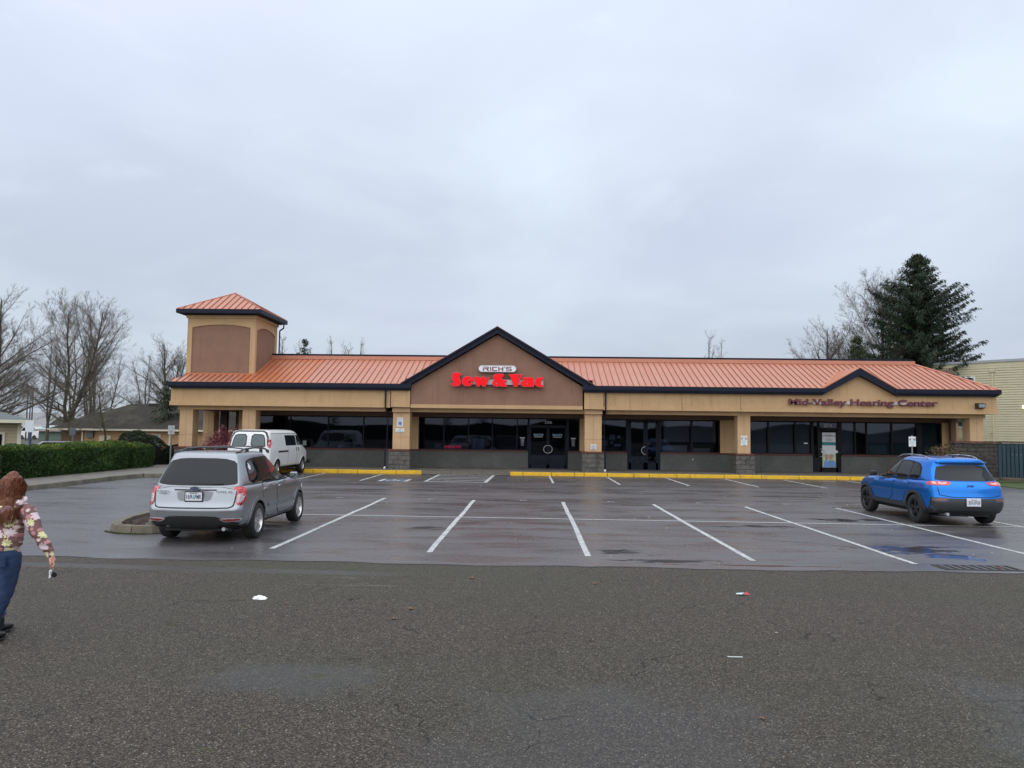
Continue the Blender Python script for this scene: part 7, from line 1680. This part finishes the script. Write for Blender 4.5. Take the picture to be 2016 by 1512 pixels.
MB().add([(2.66,9.86,-.005),(2.74,9.80,.004),(2.80,9.84,.022),(2.77,9.93,.006),(2.69,9.93,-.002)],[(0,1,2,3,4)]).build('wrapper_body',mat('wrap_pale',(.50,.66,.70),.4),w_,fix=False); MB().add([(2.78,9.80,.0),(2.87,9.79,.004),(2.85,9.87,.03),(2.80,9.85,.026)],[(0,1,2,3)]).build('wrapper_end',mat('wrap_red',(.45,.03,.04),.4),w_,fix=False)
tag(MB().box(1.86,2.0,7.13,7.14,-.015,-.008).build('paper_straw',offwhite),'thin white straw lying on the old asphalt right of centre','litter')
def leafobj(x,y,s_,m_,label,name='fallen_leaf',rot=0,z=-.012):
    pts=[]
    for i in range(15):
        a=rot+2*PI*i/15; q_=s_*(1.0 if i%3==0 else .45); pts.append((x+q_*math.cos(a),y+q_*math.sin(a),z+.012*abs(math.sin(i*1.7))))
    return tag(MB().add(pts,[tuple(range(15))]).build(name,m_,fix=False),label,'leaf')
lf=mat('leaf_brown',(.17,.085,.05),.7); lfr=mat('leaf_red',(.16,.018,.015),.6)
leafobj(7.46,12.1,.085,lfr,'dark red leaf on the edge of the drain at the right','fallen_leaf',.3,.0)
leafobj(-1.39,8.77,.06,lf,'brown leaf on the old asphalt left of centre, the nearer of two',rot=.5); leafobj(-.82,10.65,.07,lf,'brown leaf near the edge of the newer asphalt, left of centre',rot=1.2)
leafobj(1.72,5.63,.035,lf,'small brown leaf in the right foreground',rot=.9); leafobj(-1.5,8.3,.055,lf,'brown leaf just in front of another brown leaf, left of centre',rot=2.2); leafobj(.9,10.4,.05,lf,'tan leaf by the asphalt edge right of centre',rot=.1); leafobj(-2.9,8.9,.035,lf,'small pale leaf beside the crumpled paper',rot=.1)
leafobj(2.6,8.0,.03,mat('leaf_pale',(.35,.33,.28),.7),'pale leaf scrap right of centre, past the straw',rot=.1)
# loose grit: bright chips and crumbs spread over both asphalts
b=MB()
for i in range(2600):
    y=2.2+9.3*r.random()**1.0; x=r.uniform(-.75,.75)*y*1.02; s_=r.uniform(.003,.008); z=-.0175; h=s_*.8
    b.add([(x-s_,y-s_*.8,z),(x+s_,y-s_*.6,z),(x,y+s_,z),(x,y,z+h)],[(0,1,3),(1,2,3),(2,0,3)])
tag(b.build('loose_grit',mat('grit_pale',(.16,.15,.13),.9,(.28,.26,.23),3),fix=False),kind='stuff')
b=MB()
for i in range(160):
    y=12+22*r.random(); x=r.uniform(-14,20); s_=r.uniform(.008,.022); b.add([(x-s_,y-s_*.8,-.004),(x+s_,y-s_*.6,-.004),(x,y+s_,-.004),(x,y,s_)],[(0,1,3),(1,2,3),(2,0,3)])
tag(b.build('debris_crumbs',mat('debris',(.10,.09,.08),.9,(.4,.38,.35),1.3),fix=False),kind='stuff')
# weeds in the cracks
w_=bpy.data.objects['wrapper']; w_.scale=(.8,.8,.8)
wm=mat('weed_green',(.07,.11,.02),.8); b=MB()
for cx,cy in ((-1.78,6.35),(-2.0,5.2),(-2.1,4.9),(-1.55,3.05),(-3.8,7.9)):
    for i in range(45): x=cx+r.gauss(0,.045); y=cy+r.gauss(0,.04); a=r.uniform(0,2*PI); l=r.uniform(.008,.025); b.add([(x,y,-.018),(x+.004,y,-.018),(x+l*math.cos(a),y+l*math.sin(a),-.018+r.uniform(.004,.014))],[(0,1,2)])
tag(b.build('weeds',wm,fix=False),kind='stuff')
# drain grate
DG=empty('storm_drain',(7.1,12.08,0),'rectangular slotted drain grate at the edge of the newer asphalt, right side','drain')
gm=mat('grate_iron',(.05,.047,.043),.55,metal=.5)
MB().box(6.5,7.72,11.90,11.94,-.02,.004).build('grate_frame',gm,DG); MB().box(6.5,7.72,12.30,12.34,-.02,.004).build('grate_frame',gm,DG); MB().box(6.5,6.55,11.94,12.30,-.02,.004).build('grate_frame',gm,DG); MB().box(7.67,7.72,11.94,12.30,-.02,.004).build('grate_frame',gm,DG)
MB().box(6.55,7.67,11.94,12.30,-.0055,-.004).build('pit',mat('pit_black',(.004,.004,.004),.9),DG)
for i in range(8): MB().box(6.60+i*.135,6.66+i*.135,11.94,12.30,-.0039,.003).build('grate_bar',mat('grate_pale',(.085,.083,.078),.5,metal=.3),DG)
# ---- what the shop windows mirror: a belt of trees and a pale hall across the street behind the camera
r=random.Random(77)
dk=mat('tree_mass',(.02,.03,.018),.95)
tr,_f2=conifer(3,9,2.6,60,.8,up0=.1)
tr2=(tr,_f2)
k=0
for x,s_ in ((-34,.8),(-15,.7),(-9,.9),(3.5,.75),(6,.55),(24,.8)):
    t=empty('conifer',(x,-48-(k%3)*5,0),['first','second','third','fourth','fifth','sixth'][k]+' dark conifer from the left across the street, mirrored in the shop windows','tree','conifers across the street behind the viewer',local=True); t.scale=(s_,s_,s_); link('trunk',tr,t); link('foliage',_f2,t); k+=1
b=MB(); n=60; pts=[]
from mathutils import noise as mn
for i in range(n+1):
    x=-150+300*i/n; h=3.7+2.6*mn.noise(Vector((x*.06,0,3)))+1.3*mn.noise(Vector((x*.35,0,9))); pts.append((x,h))
for (x0,h0),(x1,h1) in zip(pts,pts[1:]): b.add([(x0,-85,0),(x1,-85,0),(x1,-86,h1),(x0,-86,h0),(x0,-95,h0*.9),(x1,-95,h1*.9)],[(1,0,3,2),(2,3,4,5)])
tag(b.build('far_wood',dk,fix=False),kind='stuff')
b=MB(); pts=[]
for i in range(90):
    x=-230+460*i/89; pts.append((x,4.5+3.5*mn.noise(Vector((x*.04,5,3)))+1.5*mn.noise(Vector((x*.25,5,9)))))
for (x0,h0),(x1,h1) in zip(pts,pts[1:]): b.add([(x0,150,0),(x1,150,0),(x1,152,h1),(x0,152,h0)],[(0,1,2,3)])
tag(b.build('far_treeline',mat('tree_mass_far',(.045,.045,.035),.95,(.06,.055,.045),.4),fix=False),kind='stuff')
# parked cars row behind the camera, mirrored in the glass
for i,(x,m_) in enumerate(((-9,vwhite),(-5.2,silver),(2.6,clad),(7.5,silver))):
    far_car('street_car',x,-14,4.5,1.55,m_,['white','silver','dark','second silver'][i]+' car across the street, mirrored in the shop glass','car')
